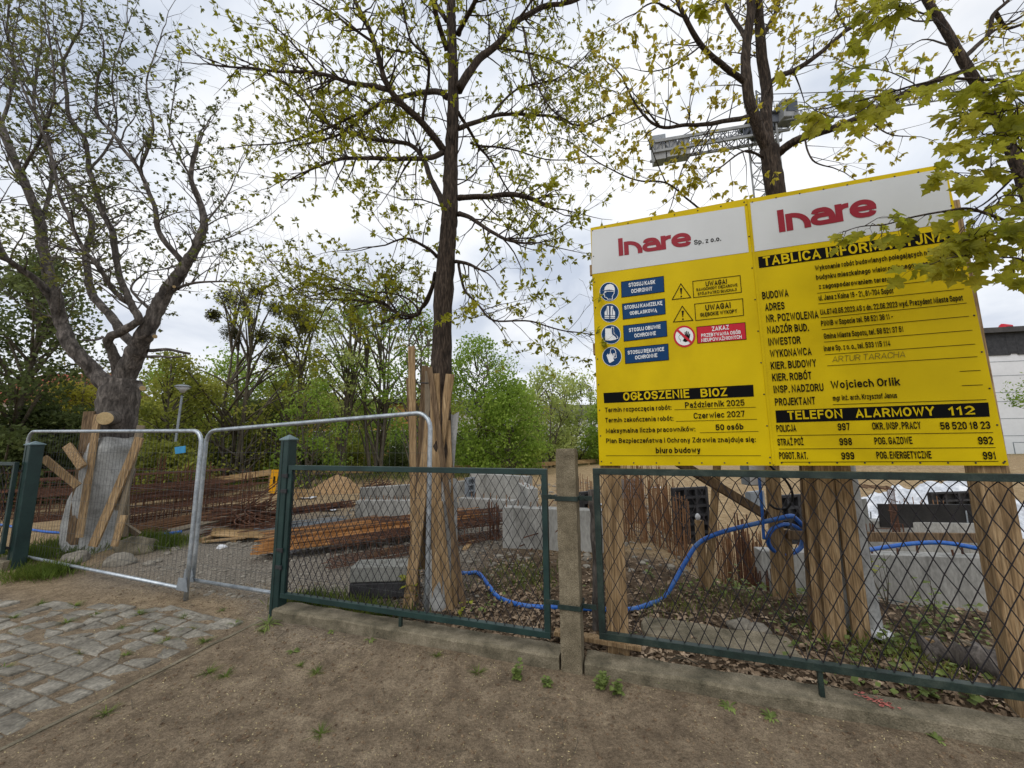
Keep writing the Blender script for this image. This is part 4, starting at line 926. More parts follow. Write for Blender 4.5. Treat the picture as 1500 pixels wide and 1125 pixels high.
# -- guard of the left tree
Z1 = lambda x, y: (x * .28436, 560 + y * .28444)
Y1 = 6.0
def bl(x0, y0, x1, y1, wd, dY=-.3, dY1=None, m=wood_old, th=.03): return (at(*Z1(x0, y0), Y1 + dY), at(*Z1(x1, y1), Y1 + (dY if dY1 is None else dY1)), wd, th, m)
b1 = [bl(372, 838, 462, 150, .14, -.28, -.2), bl(408, 800, 505, 165, .13, -.36, -.25, wood_new), bl(352, 815, 440, 260, .1, -.1, -.1), bl(478, 845, 722, 285, .11, -.52, -.4, wood_new), bl(612, 660, 728, 222, .09, -.42, -.35, wood_grey),
      bl(590, 835, 680, 420, .07, -.45, -.4, wood_grey), bl(588, 845, 640, 685, .09, -.55, -.5, wood_new), bl(646, 795, 654, 560, .06, -.3, -.3, wood_grey),
      bl(715, 785, 640, 735, .1, -.2, -.3, wood_grey)]
base1 = gat(150, Y1)
g1 = guard('low guard of leaning boards and a crumpled grey fabric wrap round the left tree', base1, b1)
q = lambda x, y, dY=0: at(*Z1(x, y), Y1 + dY)
ct = lambda z, x: V((x, Y1, z))
cloth_tube('fabric_wrap', g1, [(V((q(478, 845).x, Y1 - .02, -.02)), .285, .30), (V((q(488, 700).x, Y1, q(488, 700).z)), .265, .28), (V((q(520, 560).x, Y1, q(520, 560).z)), .265, .28), (V((q(556, 420).x, Y1, q(556, 420).z)), .255, .27), (V((q(578, 330).x, Y1, q(578, 330).z)), .23, .25), (V((q(588, 285).x, Y1 + .02, q(588, 285).z)), .18, .2)], 5, .05, sides=56)
plank_thing('timber_prop', 'long bare prop leaning from the left gate post down to the tree guard', 'prop', q(222, 388, -.6), q(402, 535, -.45), .09, .04, wood_new, n=(0, -1, .4), group='props against the left tree guard')
plank_thing('timber_prop', 'shorter bare prop above the long one at the left tree guard', 'prop', q(346, 325, -.3), q(425, 438, -.4), .11, .04, wood_new, n=(0, -1, .4), group='props against the left tree guard')
# -- guard of the tree behind the boards
Z4 = lambda x, y: (1150 + x * .37353, 660 + y * .37333)
Y3 = 3.3
def bb(x0, y0, x1, y1, wd, dY=-.2, dY1=None, m=wood_new, th=.03): return (at(*Z4(x0, y0), Y3 + dY), at(*Z4(x1, y1), Y3 + (dY if dY1 is None else dY1)), wd, th, m)
b3 = [bb(150, 745, 84, -60, .12, -.12), bb(205, 768, 138, -60, .125, -.2), bb(302, 752, 205, -60, .115, -.16), bb(112, 700, 66, -50, .06, -.02, m=wood_old), bb(290, 730, 232, 40, .05, .05, m=wood_old)]
base3 = gat(1225, Y3)
g3 = guard('guard of three broad pale boards and white fabric round the tree behind the boards', base3, b3)
cloth_tube('fabric_wrap', g3, [(V((base3.x + .0, Y3 + .0, base3.z - .03)), .15, .14), (V((base3.x - .02, Y3, .6)), .135, .12), (V((base3.x - .03, Y3, 1.35)), .12, .11)], 8, .015, sides=30)
mk = MB(); 
a_, b_, c_, d_ = [at(*Z4(x, y), Y3 - .152) for x, y in ((66, 262), (80, 262), (82, 318), (68, 318))]
# ================================================================ REBAR
def rods(mb, p0, p1, n, spread, r, sag=.0, jit=.1, sides=4):
    p0, p1 = V(p0), V(p1); d = (p1 - p0); L_ = d.length; d = d / L_; sd = d.cross(ZD).normalized()
    for i in range(n):
        a = random.uniform(-1, 1) * spread; hgt = abs(random.gauss(0, .35)) * spread * .8
        o0 = sd * a + ZD * (hgt + r); o1 = sd * (a + random.uniform(-jit, jit)) + ZD * (hgt + r + random.uniform(-.01, .01))
        e0, e1 = random.uniform(-.2, .2), random.uniform(-.2, .2)
        mid = p0.lerp(p1, .5) + (o0 + o1) / 2 + V((0, 0, -sag + random.uniform(-.02, .02)))
        mb.tube([p0 + o0 + d * e0, mid, p1 + o1 + d * e1], r, sides)
def cage(label, p0, p1, W, H, nl=5, pitch=.16, r=.009, m=rust, group='rebar cages', tilt=0.0, nh=3):
    p0, p1 = V(p0), V(p1); d = p1 - p0; L_ = d.length; d = d / L_; sd = ZD.cross(d).normalized(); up = ZD
    mb = MB(); st_ = MB()
    def off(i, j): return sd * (W * (i / (nl - 1) - .5)) + up * (H * j / (nh - 1))
    for i in range(nl):
        for j in range(nh):
            if 0 < i < nl - 1 and 0 < j < nh - 1: continue
            a = p0 + off(i, j) - d * random.uniform(0, .15) ; b = p1 + off(i, j) + d * random.uniform(0, .25)
            mb.tube([a, a.lerp(b, .5) + ZD * random.uniform(-.012, .012), b], r * random.uniform(.85, 1.15), 4)
    n = int(L_ / pitch)
    for k in range(n + 1):
        c = p0 + d * (k * pitch + random.uniform(-.02, .02)); jx = d * random.uniform(-.03, .03)
        ring = [c + off(0, 0), c + off(nl - 1, 0) + jx, c + off(nl - 1, nh - 1) + jx, c + off(0, nh - 1), c + off(0, 0)]
        st_.tube(ring, r * .8, 4, caps=False)
    o = thing('rebar_cage', label, 'rebar cage', p0.lerp(p1, .5), group)
    mb.build('long_bars', m, o); st_.build('stirrups', m, o); return o
def bundle(label, p0, p1, n, spread, r, m, group='bundles of steel bars', sag=0.0, bent=False, name='rebar_bundle'):
    mb = MB(); rods(mb, p0, p1, n, spread, r, sag)
    return tag(mb.build(name, m, loc=V(p0).lerp(V(p1), .5)), label, 'steel bars', group)
# long cages laid out behind the left barrier, three deep and stacked
gq = lambda px, Y, dz=0: gat(px, Y, dz)
cage('long rusty rebar cage on the ground nearest the left barrier', gq(160, 6.75, .03), gq(345, 8.7, .03), .8, .30, 8, .12)
cage('second long rusty rebar cage just behind the nearest one by the left barrier', gq(150, 7.4, .03), gq(350, 9.6, .03), .8, .42, 8, .12)
cage('rusty rebar cage in the middle row behind the wrapped tree', gq(60, 8.3, .03), gq(340, 11.0, .03), .9, .5, 8, .13)
cage('rusty rebar cage stacked on the middle row behind the wrapped tree', gq(55, 8.5, .55), gq(330, 11.2, .55), .85, .3, 8, .13)
cage('dark rebar cage at the back of the stack near the timber barrier', gq(20, 9.6, .03), gq(310, 12.9, .03), .9, .9, 7, .16, nh=5)
cage('rebar cage behind the far gate post at the left photo edge', gq(-60, 8.6, .03), gq(110, 9.2, .03), .7, .55, 6, .16, nh=4)
cage('low rebar cage on the sand right of the big stack', gq(345, 11.6, .03), gq(392, 13.5, .03), .7, .3, 5, .16)
def uprights(label, px, Y, n, wpx, h, r=.008, m=rust, group='upright column cages', hoops=True, z0=0.0):
    mb = MB(); c = gat(px, Y, z0); hw = wpx / FPX * Y / 2
    o = thing('column_cage', label, 'rebar cage', c, group)
    for i in range(n):
        a = 2 * math.pi * i / n; b = c + V((hw * math.copysign(min(1, abs(math.cos(a)) * 1.3), math.cos(a)), hw * .8 * math.copysign(min(1, abs(math.sin(a)) * 1.3), math.sin(a)), -.05))
        mb.tube([b, b + V((random.uniform(-.04, .04), random.uniform(-.04, .04), h * random.uniform(.85, 1.05)))], r, 5)
    mb.build('upright_bars', m, o)
    if hoops:
        hb = MB()
        for k in range(max(2, int(h / .22))):
            z = .1 + k * .22; ring = [c + V((hw * sx, hw * .8 * sy, z)) for sx, sy in ((-1, -1), (1, -1), (1, 1), (-1, 1), (-1, -1))]; hb.tube(ring, r * .7, 4, caps=False)
        hb.build('hoops', m, o)
    return o
uprights('upright rusty bars standing in the stack seen between the two barriers', 290, 9.6, 14, 30, 1.12, .010, hoops=False)
uprights('pair of upright bars rising from the right end of the cage stack', 369, 9.2, 8, 14, .95, .009, hoops=False)
uprights('thin upright bars left of the barrier joint at the back of the stack', 241, 11.0, 6, 6, 1.35, .010, hoops=False)
# tangled heap with wire coils on a pallet of boards
def heap(label, px, Y, n, lx, h, m=rust, group='tangled heaps of offcut bars', seed=1):
    c = gat(px, Y); mb = MB(); rs = random.Random(seed)
    for i in range(n):
        a = rs.gauss(0, .45); L_ = lx * rs.uniform(.4, 1.0); d = V((math.cos(a), math.sin(a), 0)) * L_
        b = c + V((rs.uniform(-.3, .3) * lx, rs.uniform(-.25, .25), h * abs(rs.gauss(.25, .35))))
        k = ZD * rs.uniform(-.05, .18)
        end = b + d + k + ZD * (rs.uniform(0, .3) if rs.random() < .4 else 0)
        mb.tube(smoothline([b - d, b + V((0, 0, rs.uniform(0, .06))), end], 3), .0095, 4)
    return tag(mb.build('rebar_heap', m, loc=c), label, 'scrap bars', group)
heap('tangled heap of bent rusty bars on boards left of the tall gate post', 372, 7.2, 130, .62, .6, seed=4)
heap('small heap of bent rusty offcuts lying before the concrete wall', 787, 5.9, 34, .3, .2, seed=9)
heap('dark heap of bars far off on the sand behind the middle tree', 555, 13.5, 30, .6, .3, seed=12)
mb = MB(); c = gat(398, 6.75, .16)
for k in range(9):
    cc = c + V((random.uniform(-.1, .1), random.uniform(-.1, .1), .05 * k * .6)); R_ = random.uniform(.24, .34); tx, ty = random.uniform(-.35, .35), random.uniform(-.2, .2)
    mb.tube([cc + V((R_ * math.cos(a), R_ * math.sin(a), R_ * (tx * math.cos(a) + ty * math.sin(a)))) for a in np.linspace(0, 6.6, 26)], .008, 4)
tag(mb.build('wire_coil', rust, loc=c), 'loose coils of dark wire rod on the pallet beside the tall gate post', 'wire coil')
o = thing('pallet', 'pale timber pallet of thin boards under the tangled bars', 'pallet', gat(370, 6.7))
for i, (dx0, dy0) in enumerate(((-.45, 0), (-.45, .16), (-.45, .32), (-.45, .48))):
    mb = MB(); c = gat(372, 6.5 + i * .16, .09); mb.beam(c - V((.62, -.1, 0)), c + V((.6, -.12, 0)), .11, .022, ZD); mb.build('deck_board', wood_h, o, bevel=.002)
for i in (-1, 0, 1):
    mb = MB(); c = gat(372 + i * 42, 6.7, .035); mb.beam(c - V((0, .3, 0)), c + V((0, .3, 0)), .09, .07, ZD); mb.build('bearer', wood_new, o, bevel=.002)
plank_thing('timber_plank', 'grey plank lying on edge along the foot of the rebar cages', 'plank', gat(262, 6.85, .05), gat(352, 8.2, .05), .1, .03, wood_grey, n=(0, -1, .2))
# bundles behind the left fence panel
bundle('loose layer of long brown bars lying on top of the nearest rebar cages', gq(150, 7.2, .40), gq(340, 9.2, .40), 40, .5, .009, rust)
bundle('loose brown bars lying on the ground at the foot of the cage stack', gq(185, 6.5, .02), gq(320, 7.9, .02), 30, .22, .009, rust_pale)
bundle('bundle of bright orange rusty bars lying behind the left fence panel', gat(405, 5.55, .09), gat(668, 6.7, .12), 75, .22, .0095, rust_or)
bundle('second layer of orange rusty bars pointing at the concrete wall', gat(470, 6.0, .16), gat(700, 7.4, .12), 45, .2, .0085, rust_or)
cage('dark rusty rebar cage lying in front of the orange bars behind the fence', gat(498, 5.15, .05), gat(735, 6.35, .06), .42, .26, 7, .13, .0075)
cage('rusty rebar cage lying above the front one beside the middle tree guard', gat(560, 5.6, .28), gat(728, 6.5, .20), .34, .2, 6, .13, .0075)
bundle('bundle of dark bars with bent tips left of the concrete wall', gat(395, 7.3, .22), gat(512, 8.0, .30), 55, .14, .01, rust)
bundle('grey plastic coated bars under the dark bundle', gat(400, 6.9, .08), gat(498, 7.4, .1), 26, .12, .01, steel_grey)
bundle('flat layer of dull brown bars and laths between grey and orange bars', gat(410, 6.4, .05), gat(560, 7.3, .06), 50, .24, .009, rust_pale)
uprights('slanting end bars of the cage beside the middle tree', 724, 6.2, 10, 12, .62, .009, hoops=False)

# ================================================================ CONCRETE AND FORMWORK
def wall(label, p0, p1, th, zb, zt, m=concrete_new, bars=0, group='new concrete walls', barh=.14, barm=None, n=None):
    p0, p1 = V((p0.x, p0.y, 0)), V((p1.x, p1.y, 0)); d = (p1 - p0).normalized(); nn = V((-d.y, d.x, 0))
    if nn.y < 0: nn = -nn
    o = thing('concrete_wall', label, 'concrete wall', p0.lerp(p1, .5) + ZD * zb, group)
    mb = MB(); mb.box(p0.lerp(p1, .5) + nn * th / 2 + ZD * (zb + zt) / 2, (p1 - p0) / 2, nn * th / 2, ZD * (zt - zb) / 2); mb.build('wall_body', m, o, bevel=.008)
    for i in range(bars):
        b = MB(); c = p0.lerp(p1, (i + .5 + random.uniform(-.2, .2)) / bars) + nn * th * random.choice((.25, .75)) + ZD * (zt - .01)
        b.tube([c, c + V((random.uniform(-.01, .01), 0, barh * random.uniform(.5, 1.1)))], .008 if barm is None else .012, 5); b.build('starter_bar', barm or rust_pale, o)
    return o
wall('low new concrete wall with a row of starter bars, left of the middle tree', gat(525, 8.2), gat(612, 8.15), .2, -.3, .34, bars=18, barh=.1)
wall('new concrete wall running from the corner towards the middle tree guard', gat(612, 8.15), gat(662, 7.6), .2, -.3, .36, bars=12, barh=.1)
wall('new concrete wall at the back left of the foundation', gat(532, 9.6), gat(690, 11.0), .2, -.3, .42, bars=16, barh=.1)
wall('near concrete wall behind the concrete post and right of the cage', gat(735, 5.75), gat(880, 5.4), .2, -.3, .60, bars=10, barh=.12)
wall('concrete wall stepping back right of the middle tree guard', gat(672, 7.6), gat(750, 7.2), .2, -.3, .46, bars=8, barh=.12)
wall('tall back wall of the foundation between tree guard and panel', gat(688, 9.8), gat(772, 8.9), .22, -.3, .72, bars=14, barh=.12)
wall('short side wall of the foundation at its right corner', gat(757, 8.6), gat(772, 7.6), .2, -.3, .62, bars=6, barh=.1)
W1a = at(1122, 890, 5.15); W1b = at(1470, 890, 4.75)
wall('long near concrete wall in the pit behind the right fence panel', V((W1a.x, 5.15, 0)), V((W1b.x, 4.75, 0)), .2, -1.1, at(1300, 812, 4.95).z, bars=9, barh=.13, barm=rust)
wall('second concrete wall in the pit behind the long near wall', V((at(1235, 780, 5.9).x, 5.95, 0)), V((at(1470, 780, 5.6).x, 5.6, 0)), .2, -1.1, at(1300, 792, 5.8).z)
wall('third concrete wall under the black plywood panel', V((at(1285, 770, 7.0).x, 7.1, 0)), V((at(1480, 770, 6.7).x, 6.7, 0)), .25, -1.1, at(1350, 766, 6.9).z, bars=10, barh=.2, barm=steel_grey)
def panel(label, px0, px1, pyt, pyb, Y, m, frame=True, ribs=(3, 5), group='formwork panels', yaw=.15):
    a, b = at(px0, pyb, Y), at(px1, pyb, Y + yaw); t0 = at(px0, pyt, Y).z; zb = a.z
    d = V((b.x - a.x, b.y - a.y, 0)); n = V((d.y, -d.x, 0)).normalized()
    o = thing('formwork_panel', label, 'formwork', V((a.x, a.y, zb)), group)
    mb = MB(); c = V((a.x, a.y, 0)) + d / 2 + ZD * (zb + t0) / 2; mb.box(c, d / 2, n * .012, ZD * (t0 - zb) / 2); mb.build('face', m, o)
    if frame:
        f = MB(); W = d.length; dd = d / W; H = t0 - zb; p = c + n * .05
        for i in range(ribs[0] + 1): f.box(p + dd * (W * (i / ribs[0] - .5)), dd * .022, n * .036, ZD * H / 2)
        for j in range(ribs[1] + 1): f.box(p + ZD * (H * (j / ribs[1] - .5)), d / 2 + dd * .024, n * .03, ZD * .02)
        f.build('ribs', steel_dark if m is plyblack or m is steel_dark else steel_grey, o)
    return o
panel('dark ribbed steel formwork panel standing among the bars behind the stake', 988, 1036, 716, 795, 6.6, steel_dark, ribs=(3, 6))
panel('dark formwork panel showing right of the hose post', 1138, 1186, 727, 795, 6.4, steel_dark, ribs=(3, 4))
panel('pale steel formwork panel hanging at the sand bank left of the boards', 912, 940, 703, 728, 9.5, steel_grey, ribs=(3, 4))
panel('dark steel formwork panel between concrete post and green panel', 851, 872, 722, 792, 6.0, steel_dark, ribs=(2, 5))
panel('small grey formwork prop with a black slot, right of the middle tree guard', 681, 691, 701, 738, 8.2, steel_grey, ribs=(1, 4))
panel('long black plywood formwork panel on the far wall right of the tree guard', 1290, 1445, 738, 772, 7.05, plyblack, frame=False, yaw=-.2)
panel('black formwork box half buried in white film', 1362, 1440, 722, 745, 8.6, plyblack, ribs=(4, 2))
panel('tilted silver grating leaning by the hose post', 1094, 1112, 722, 744, 6.0, steel_grey, ribs=(2, 6))
panel('grey concrete column form right of the tree guard', 1248, 1275, 733, 782, 6.6, concrete_block, frame=False)
# standing forests of wall bars, each row a thing
def bar_row(label, pxa, pxb, Ya, Yb, n, h, r=.007, m=rust, ties=4, jit=.18, zb=None):
    a, b = gat(pxa, Ya), gat(pxb, Yb); o = thing('bar_row', label, 'rebar', a.lerp(b, .5), 'rows of upright wall bars')
    mb = MB()
    for i in range(n):
        c = a.lerp(b, (i + random.uniform(-.3, .3)) / (n - 1)) + V((0, random.uniform(-jit, jit), -.1)); c.z = gz(c.x, c.y) - .05
        mb.tube([c, c + V((random.uniform(-.03, .03), random.uniform(-.03, .03), h * random.uniform(.8, 1.08)))], r, 4)
    mb.build('upright_bars', m, o)
    t = MB()
    for k in range(ties):
        z = .12 + k * .16; t.tube([V((a.x, a.y, a.z + z)), V((b.x, b.y, b.z + z))], r * .8, 4)
    if ties: t.build('tie_bars', m, o)
    return o
bar_row('dense row of upright rusty wall bars seen left of the dark formwork panel', 900, 985, 7.4, 7.0, 70, 1.15, m=rust_pale)
bar_row('front row of upright rusty bars left of the stake under the boards', 900, 1000, 6.1, 5.7, 80, .95, m=rust_pale, ties=6)
bar_row('row of upright bars between the leaning lath and the hose post', 1040, 1112, 6.3, 5.8, 80, .95, m=rust_pale)
bar_row('dark pair of tall bars beside the leaning lath', 1066, 1078, 5.6, 5.6, 9, 1.2, .009, ties=0, jit=.05)
bar_row('dense dark column bars with weeds left of the concrete wall', 1075, 1104, 5.4, 5.2, 34, .62, .008, ties=3)
bar_row('far row of upright bars on the sand behind the concrete post', 812, 872, 9.5, 8.6, 40, .75, m=rust_pale, ties=2)
bar_row('row of short upright bars above the black plywood panel', 1300, 1370, 8.2, 8.0, 26, 1.0, m=rust_pale, ties=2)
cage('square rusty column cage lying beside the column form, right of the tree guard', at(1277, 780, 6.5), at(1291, 780, 7.1), .5, .75, 5, .14, .007, nh=5)
bar_row('orange tinted bars under the plank right of the tree guard', 1258, 1300, 6.1, 6.0, 22, 1.0, .008, m=rust, ties=6)
# blocks, slab, stones
def rough_block(mb, c, ax, ay, az, seed, amp=.01, cuts=5):
    c = V(c); 
    me = bmesh.new(); bmesh.ops.create_cube(me, size=2.0); bmesh.ops.subdivide_edges(me, edges=me.edges[:], cuts=cuts, use_grid_fill=True)
    vs = []
    for v in me.verts:
        p = v.co.copy(); r = p.length; e = max(0, sum(1 for k in p if abs(k) > .999) - 1)
        q = p * (1 - .012 * e)
        w = c + V(ax) * q.x + V(ay) * q.y + V(az) * q.z; nz_ = mnoise.noise_vector(w * 6 + V((seed, 0, 0))) * amp + mnoise.noise_vector(w * 19 + V((seed, 0, 0))) * amp * .5
        vs.append(w + nz_)
    mb.add(vs, [[v.index for v in f.verts] for f in me.faces]); me.free(); return mb
uu = V((math.cos(.05), math.sin(.05), 0)); nn_ = V((-uu.y, uu.x, 0))
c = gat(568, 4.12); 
for k, (z, lb, mm) in enumerate(((.085, 'shade-darkened lower concrete block of the pair by the middle tree guard', steel_dark), (.235, 'pale upper concrete block resting on the dark block by the middle tree guard', concrete_block))):  # deep shade on the lower block is put into its dark material
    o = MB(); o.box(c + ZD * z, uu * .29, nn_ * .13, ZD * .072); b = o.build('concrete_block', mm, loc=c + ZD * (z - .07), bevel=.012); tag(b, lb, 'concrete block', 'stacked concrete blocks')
    if k:
        for i in (-.2, 0, .2):
            t_ = MB(); t_.tube([c + uu * i * .8 + ZD * (z + .07), c + uu * i * .8 + ZD * (z + .095)], [.045, .032], 12); t_.build('stud', mm, b)
o = rough_block(MB(), FE(.98, .62, .02), UD * .52 + ND * -.03, ND * .16, ZD * .07, 3, .018, 8).build('concrete_slab', concrete_old, loc=FE(.98, .62, 0), smooth=False)
tag(o, 'broken flat mossy concrete slab lying behind the right fence panel', 'slab')
def stones(spec):
    for i, (px, py, r, lb, mm) in enumerate(spec):
        p = G(px, py); me = bmesh.new(); bmesh.ops.create_icosphere(me, subdivisions=3, radius=1)
        vs = []; 
        for v in me.verts:
            q = v.co * (1 + .3 * mnoise.noise(v.co * 1.3 + V((i * 3.1, 0, 0))) + .12 * mnoise.noise(v.co * 4 + V((i, 7, 0)))); vs.append(p + V((q.x * r, q.y * r * .8, q.z * r * .6 + r * .2)))
        mb = MB(); mb.add(vs, [[v.index for v in f.verts] for f in me.faces]); me.free()
        tag(mb.build('stone', mm, loc=p, smooth=True), lb, 'stone')
stones([(200, 808, .26, 'long broken concrete lump with mossy top at the foot of the wrapped tree', concrete_old), (110, 822, .16, 'dark rounded stones heap left of the concrete lump', stone_m), (176, 826, .17, 'pale lump of rubble just before the broken concrete lump', stone_m), (325, 803, .07, 'white flat stone lying left of the pallet', white_pl), (257, 806, .06, 'small pale stone on the gravel right of the grass', stone_m), (218, 828, .07, 'white chalky stone in front of the broken lump', stone_m), (232, 823, .05, 'dark pebble beside the white chalky stone', stone_m), (1085, 922, .10, 'mossy pale rock on the litter behind the slab', stone_m), (1110, 928, .09, 'grey rock touching the mossy one behind the slab', stone_m), (246, 812, .05, 'small bright stone by the grass right of the wrapped tree', stone_m)])
plank_thing('timber_plank', 'mossy grey plank lying at the foot of the wrapped tree', 'plank', G(78, 818) + ZD * .04, G(158, 803) + ZD * .05, .12, .05, wood_grey, n=(0, 0, 1))
# stump
def stump():
    o = thing('rotten_log', 'splintered rotten log lying by the right timber post', 'log', G(1410, 985))
    c = G(1420, 978) + ZD * .06; mb = MB(); ax = (UD * .9 + ND * -.25).normalized()
    pts = [c - ax * .22, c - ax * .1, c + ax * .1, c + ax * .26]; mb.tube(smoothline(pts, 4), [.06 + .03 * math.sin(i * 1.1) + .02 for i in range(13)], 14, rough=.9); mb.build('bark', bark_grey, o, smooth=True)
    for k in range(7):
        m2 = MB(); q = c + V((random.uniform(-.15, .18), random.uniform(-.1, .08), random.uniform(.0, .12))); d = (ax + rvec() * .35).normalized(); m2.beam(q - d * .14, q + d * random.uniform(.08, .2), random.uniform(.02, .05), .015, rvec()); m2.build('splinter', wood_grey if k % 2 else wood_new, o)
stump()
p = G(1290, 938); mb = MB(); mb.tube([p + ZD * z for z in (.03, .036, .07, .076)], [.078, .088, .07, .0], 20); tag(mb.build('plastic_lid', white_pl, loc=p, smooth=True), 'white plastic lid lying on the litter right of the tree guard', 'lid')  # loose white plastic lid dropped on the litter
rs = random.Random(77)
for k in range(26):
    px, Y = rs.uniform(200, 900), rs.uniform(5.2, 13); p = gat(px, Y, .02); a = rs.uniform(0, 3.14); L_ = rs.uniform(.15, .7); d = V((math.cos(a), math.sin(a), rs.uniform(-.05, .12)))
    plank_thing('wood_offcut', 'short wood offcut lying loose on the sand and rubble of the site', 'offcut', p, p + d * L_, rs.uniform(.05, .13), .022, rs.choice((wood_h, wood_grey, wood_new)), n=(0, 0, 1), group='loose offcuts on the site', bevel=.002)
for k in range(14):
    px, Y = rs.uniform(420, 1350), rs.uniform(5.5, 12); p = gat(px, Y, .03); mb = MB(); q = rs.uniform(.08, .25); n_ = 6; vs = [p + V((q * (i / n_ - .5) * 2, q * (j / n_ - .5), .06 * q * 4 * abs(mnoise.noise((i * .6 + k, j * .6, 1))))) for j in range(n_ + 1) for i in range(n_ + 1)]
    mb.add(vs, [(j * (n_ + 1) + i, j * (n_ + 1) + i + 1, (j + 1) * (n_ + 1) + i + 1, (j + 1) * (n_ + 1) + i) for j in range(n_) for i in range(n_)])
    tag(mb.build('plastic_scrap', film, loc=p), 'crumpled scrap of pale plastic lying on the site sand', 'scrap', 'plastic scraps on the site')
# film covered pile
def film_pile():
    a, b = gat(1310, 10.5), gat(1440, 9.6); c = a.lerp(b, .5); mb = MB(); n = 34; vs = []
    for j in range(n + 1):
        for i in range(n + 1):
            u, v = i / n * 2 - 1, j / n * 2 - 1; x = c.x + u * 1.9; y = c.y + v * 1.3
            h = 1.05 * max(0, 1 - abs(u) ** 2.6) * max(0, 1 - abs(v) ** 2.2) * (.75 + .35 * u)
            k = abs(mnoise.noise((x * 2.2, y * 2.2, 4))) * .35 + abs(mnoise.noise((x * 5, y * 5, 8))) * .14
            vs.append((x, y, max(gz(x, y) + .0, gz(x, y) + h + (k - .12) * min(1, h * 3 + .3))))
    mb.add(vs, [(j * (n + 1) + i, j * (n + 1) + i + 1, (j + 1) * (n + 1) + i + 1, (j + 1) * (n + 1) + i) for j in range(n) for i in range(n)])
    tag(mb.build('covered_pile', film, loc=c), 'pile under crumpled white plastic film left of the right timber post', 'covered pile')
film_pile()
# distant timber barriers
def barrier(label, pts, rails, m=wood_h, wd=.12, group='plain timber barriers'):
    """pts: (px, Y, top py)"""
    o = thing('timber_barrier', label, 'barrier', gat(pts[0][0], pts[0][1]), group)
    tops = [at(px, py, Y) for px, Y, py in pts]
    for q, (px, Y, py) in zip(tops, pts):
        b = MB(); b.beam(V((q.x, q.y, gz(q.x, q.y) - .1)), q + ZD * .02, .12, .06, (0, -1, 0)); b.build('post', m, o, bevel=.004)
    for a, b in zip(tops[:-1], tops[1:]):
        r = MB(); off = V((0, -.05, -.06)); r.beam(a + off, b + off, wd, .03, (0, -1, 0)); r.build('rail', m, o, bevel=.004)
    return o
barrier('sloping pine barrier left of the tall gate post before the bushes', [(218, 14.5, 690), (232, 14.5, 693)], 1)
barrier('pine barrier rail climbing to the yellow board beside the tall gate post', [(300, 12.5, 703), (398, 13.5, 689)], 1, wd=.2)
barrier('long pine barrier running behind the site from gate post to concrete post', [(402, 15, 692), (502, 17, 688), (600, 19, 686), (720, 20, 681), (760, 20.5, 679.5), (796, 21, 678), (830, 21.5, 676), (862, 22, 674), (900, 22.5, 673)], 1, wd=.2)
barrier('pine barrier seen above the top rail at the left photo edge', [(0, 11, 701), (68, 11, 697)], 1)
o = thing('warning_board', 'amber notice board on a stake beside the tall gate post', 'sign', gat(401, 10))
mb = MB(); mb.prism([at(x, y, 10) for x, y in ((393, 722), (402, 723), (408, 688), (398, 688))], V((0, .02, 0))); mb.build('panel', yellow_pl, o)
mb = MB(); q = at(401, 723, 10.06); mb.beam(gat(401, 10.06, -.05), q + ZD * .3, .05, .03, (0, -1, 0)); mb.build('stake', wood_new, o)
mb = MB(); q0 = at(401.5, 703, 9.985); mb.beam(q0 - ZD * .09, q0 + ZD * .09, .035, .006, (0, -1, 0)); mb.build('dark_mark', v_black, o)
o = MB(); q = gat(442, 10.5); o.prism([at(x, y, 10.6) for x, y in ((432, 739), (455, 738), (447, 716), (431, 716))], V((.1, .5, -.15))); tag(o.build('plywood_sheet', wood_h, loc=q), 'pale plywood sheet propped on the sand right of the tall gate post', 'plywood')
# sand heap far left middle
for (px, Y, r, h_, lb) in ((497, 12.3, .55, .55, 'small rounded heap of sand behind the dark bars'), ):
    c = gat(px, Y); mb = MB(); vs = []; n = 22
    for j in range(n + 1):
        for i in range(n + 1):
            u, v = i / n * 2 - 1, j / n * 2 - 1; d = math.hypot(u, v); x, y = c.x + u * r * 1.6, c.y + v * r * 1.6
            vs.append((x, y, gz(x, y) - .03 + h_ * max(0, 1 - d) ** .8 * (1 + .5 * mnoise.noise((x * 3, y * 3, 1)))))
    mb.add(vs, [(j * (n + 1) + i, j * (n + 1) + i + 1, (j + 1) * (n + 1) + i + 1, (j + 1) * (n + 1) + i) for j in range(n) for i in range(n)])
    sand_m = mat('sand', [lin(132, 104, 72), lin(168, 138, 100)], 6, .95, .6, 40, vary=.2)
    tag(mb.build('sand_heap', sand_m, loc=c, smooth=True), lb, 'sand heap')
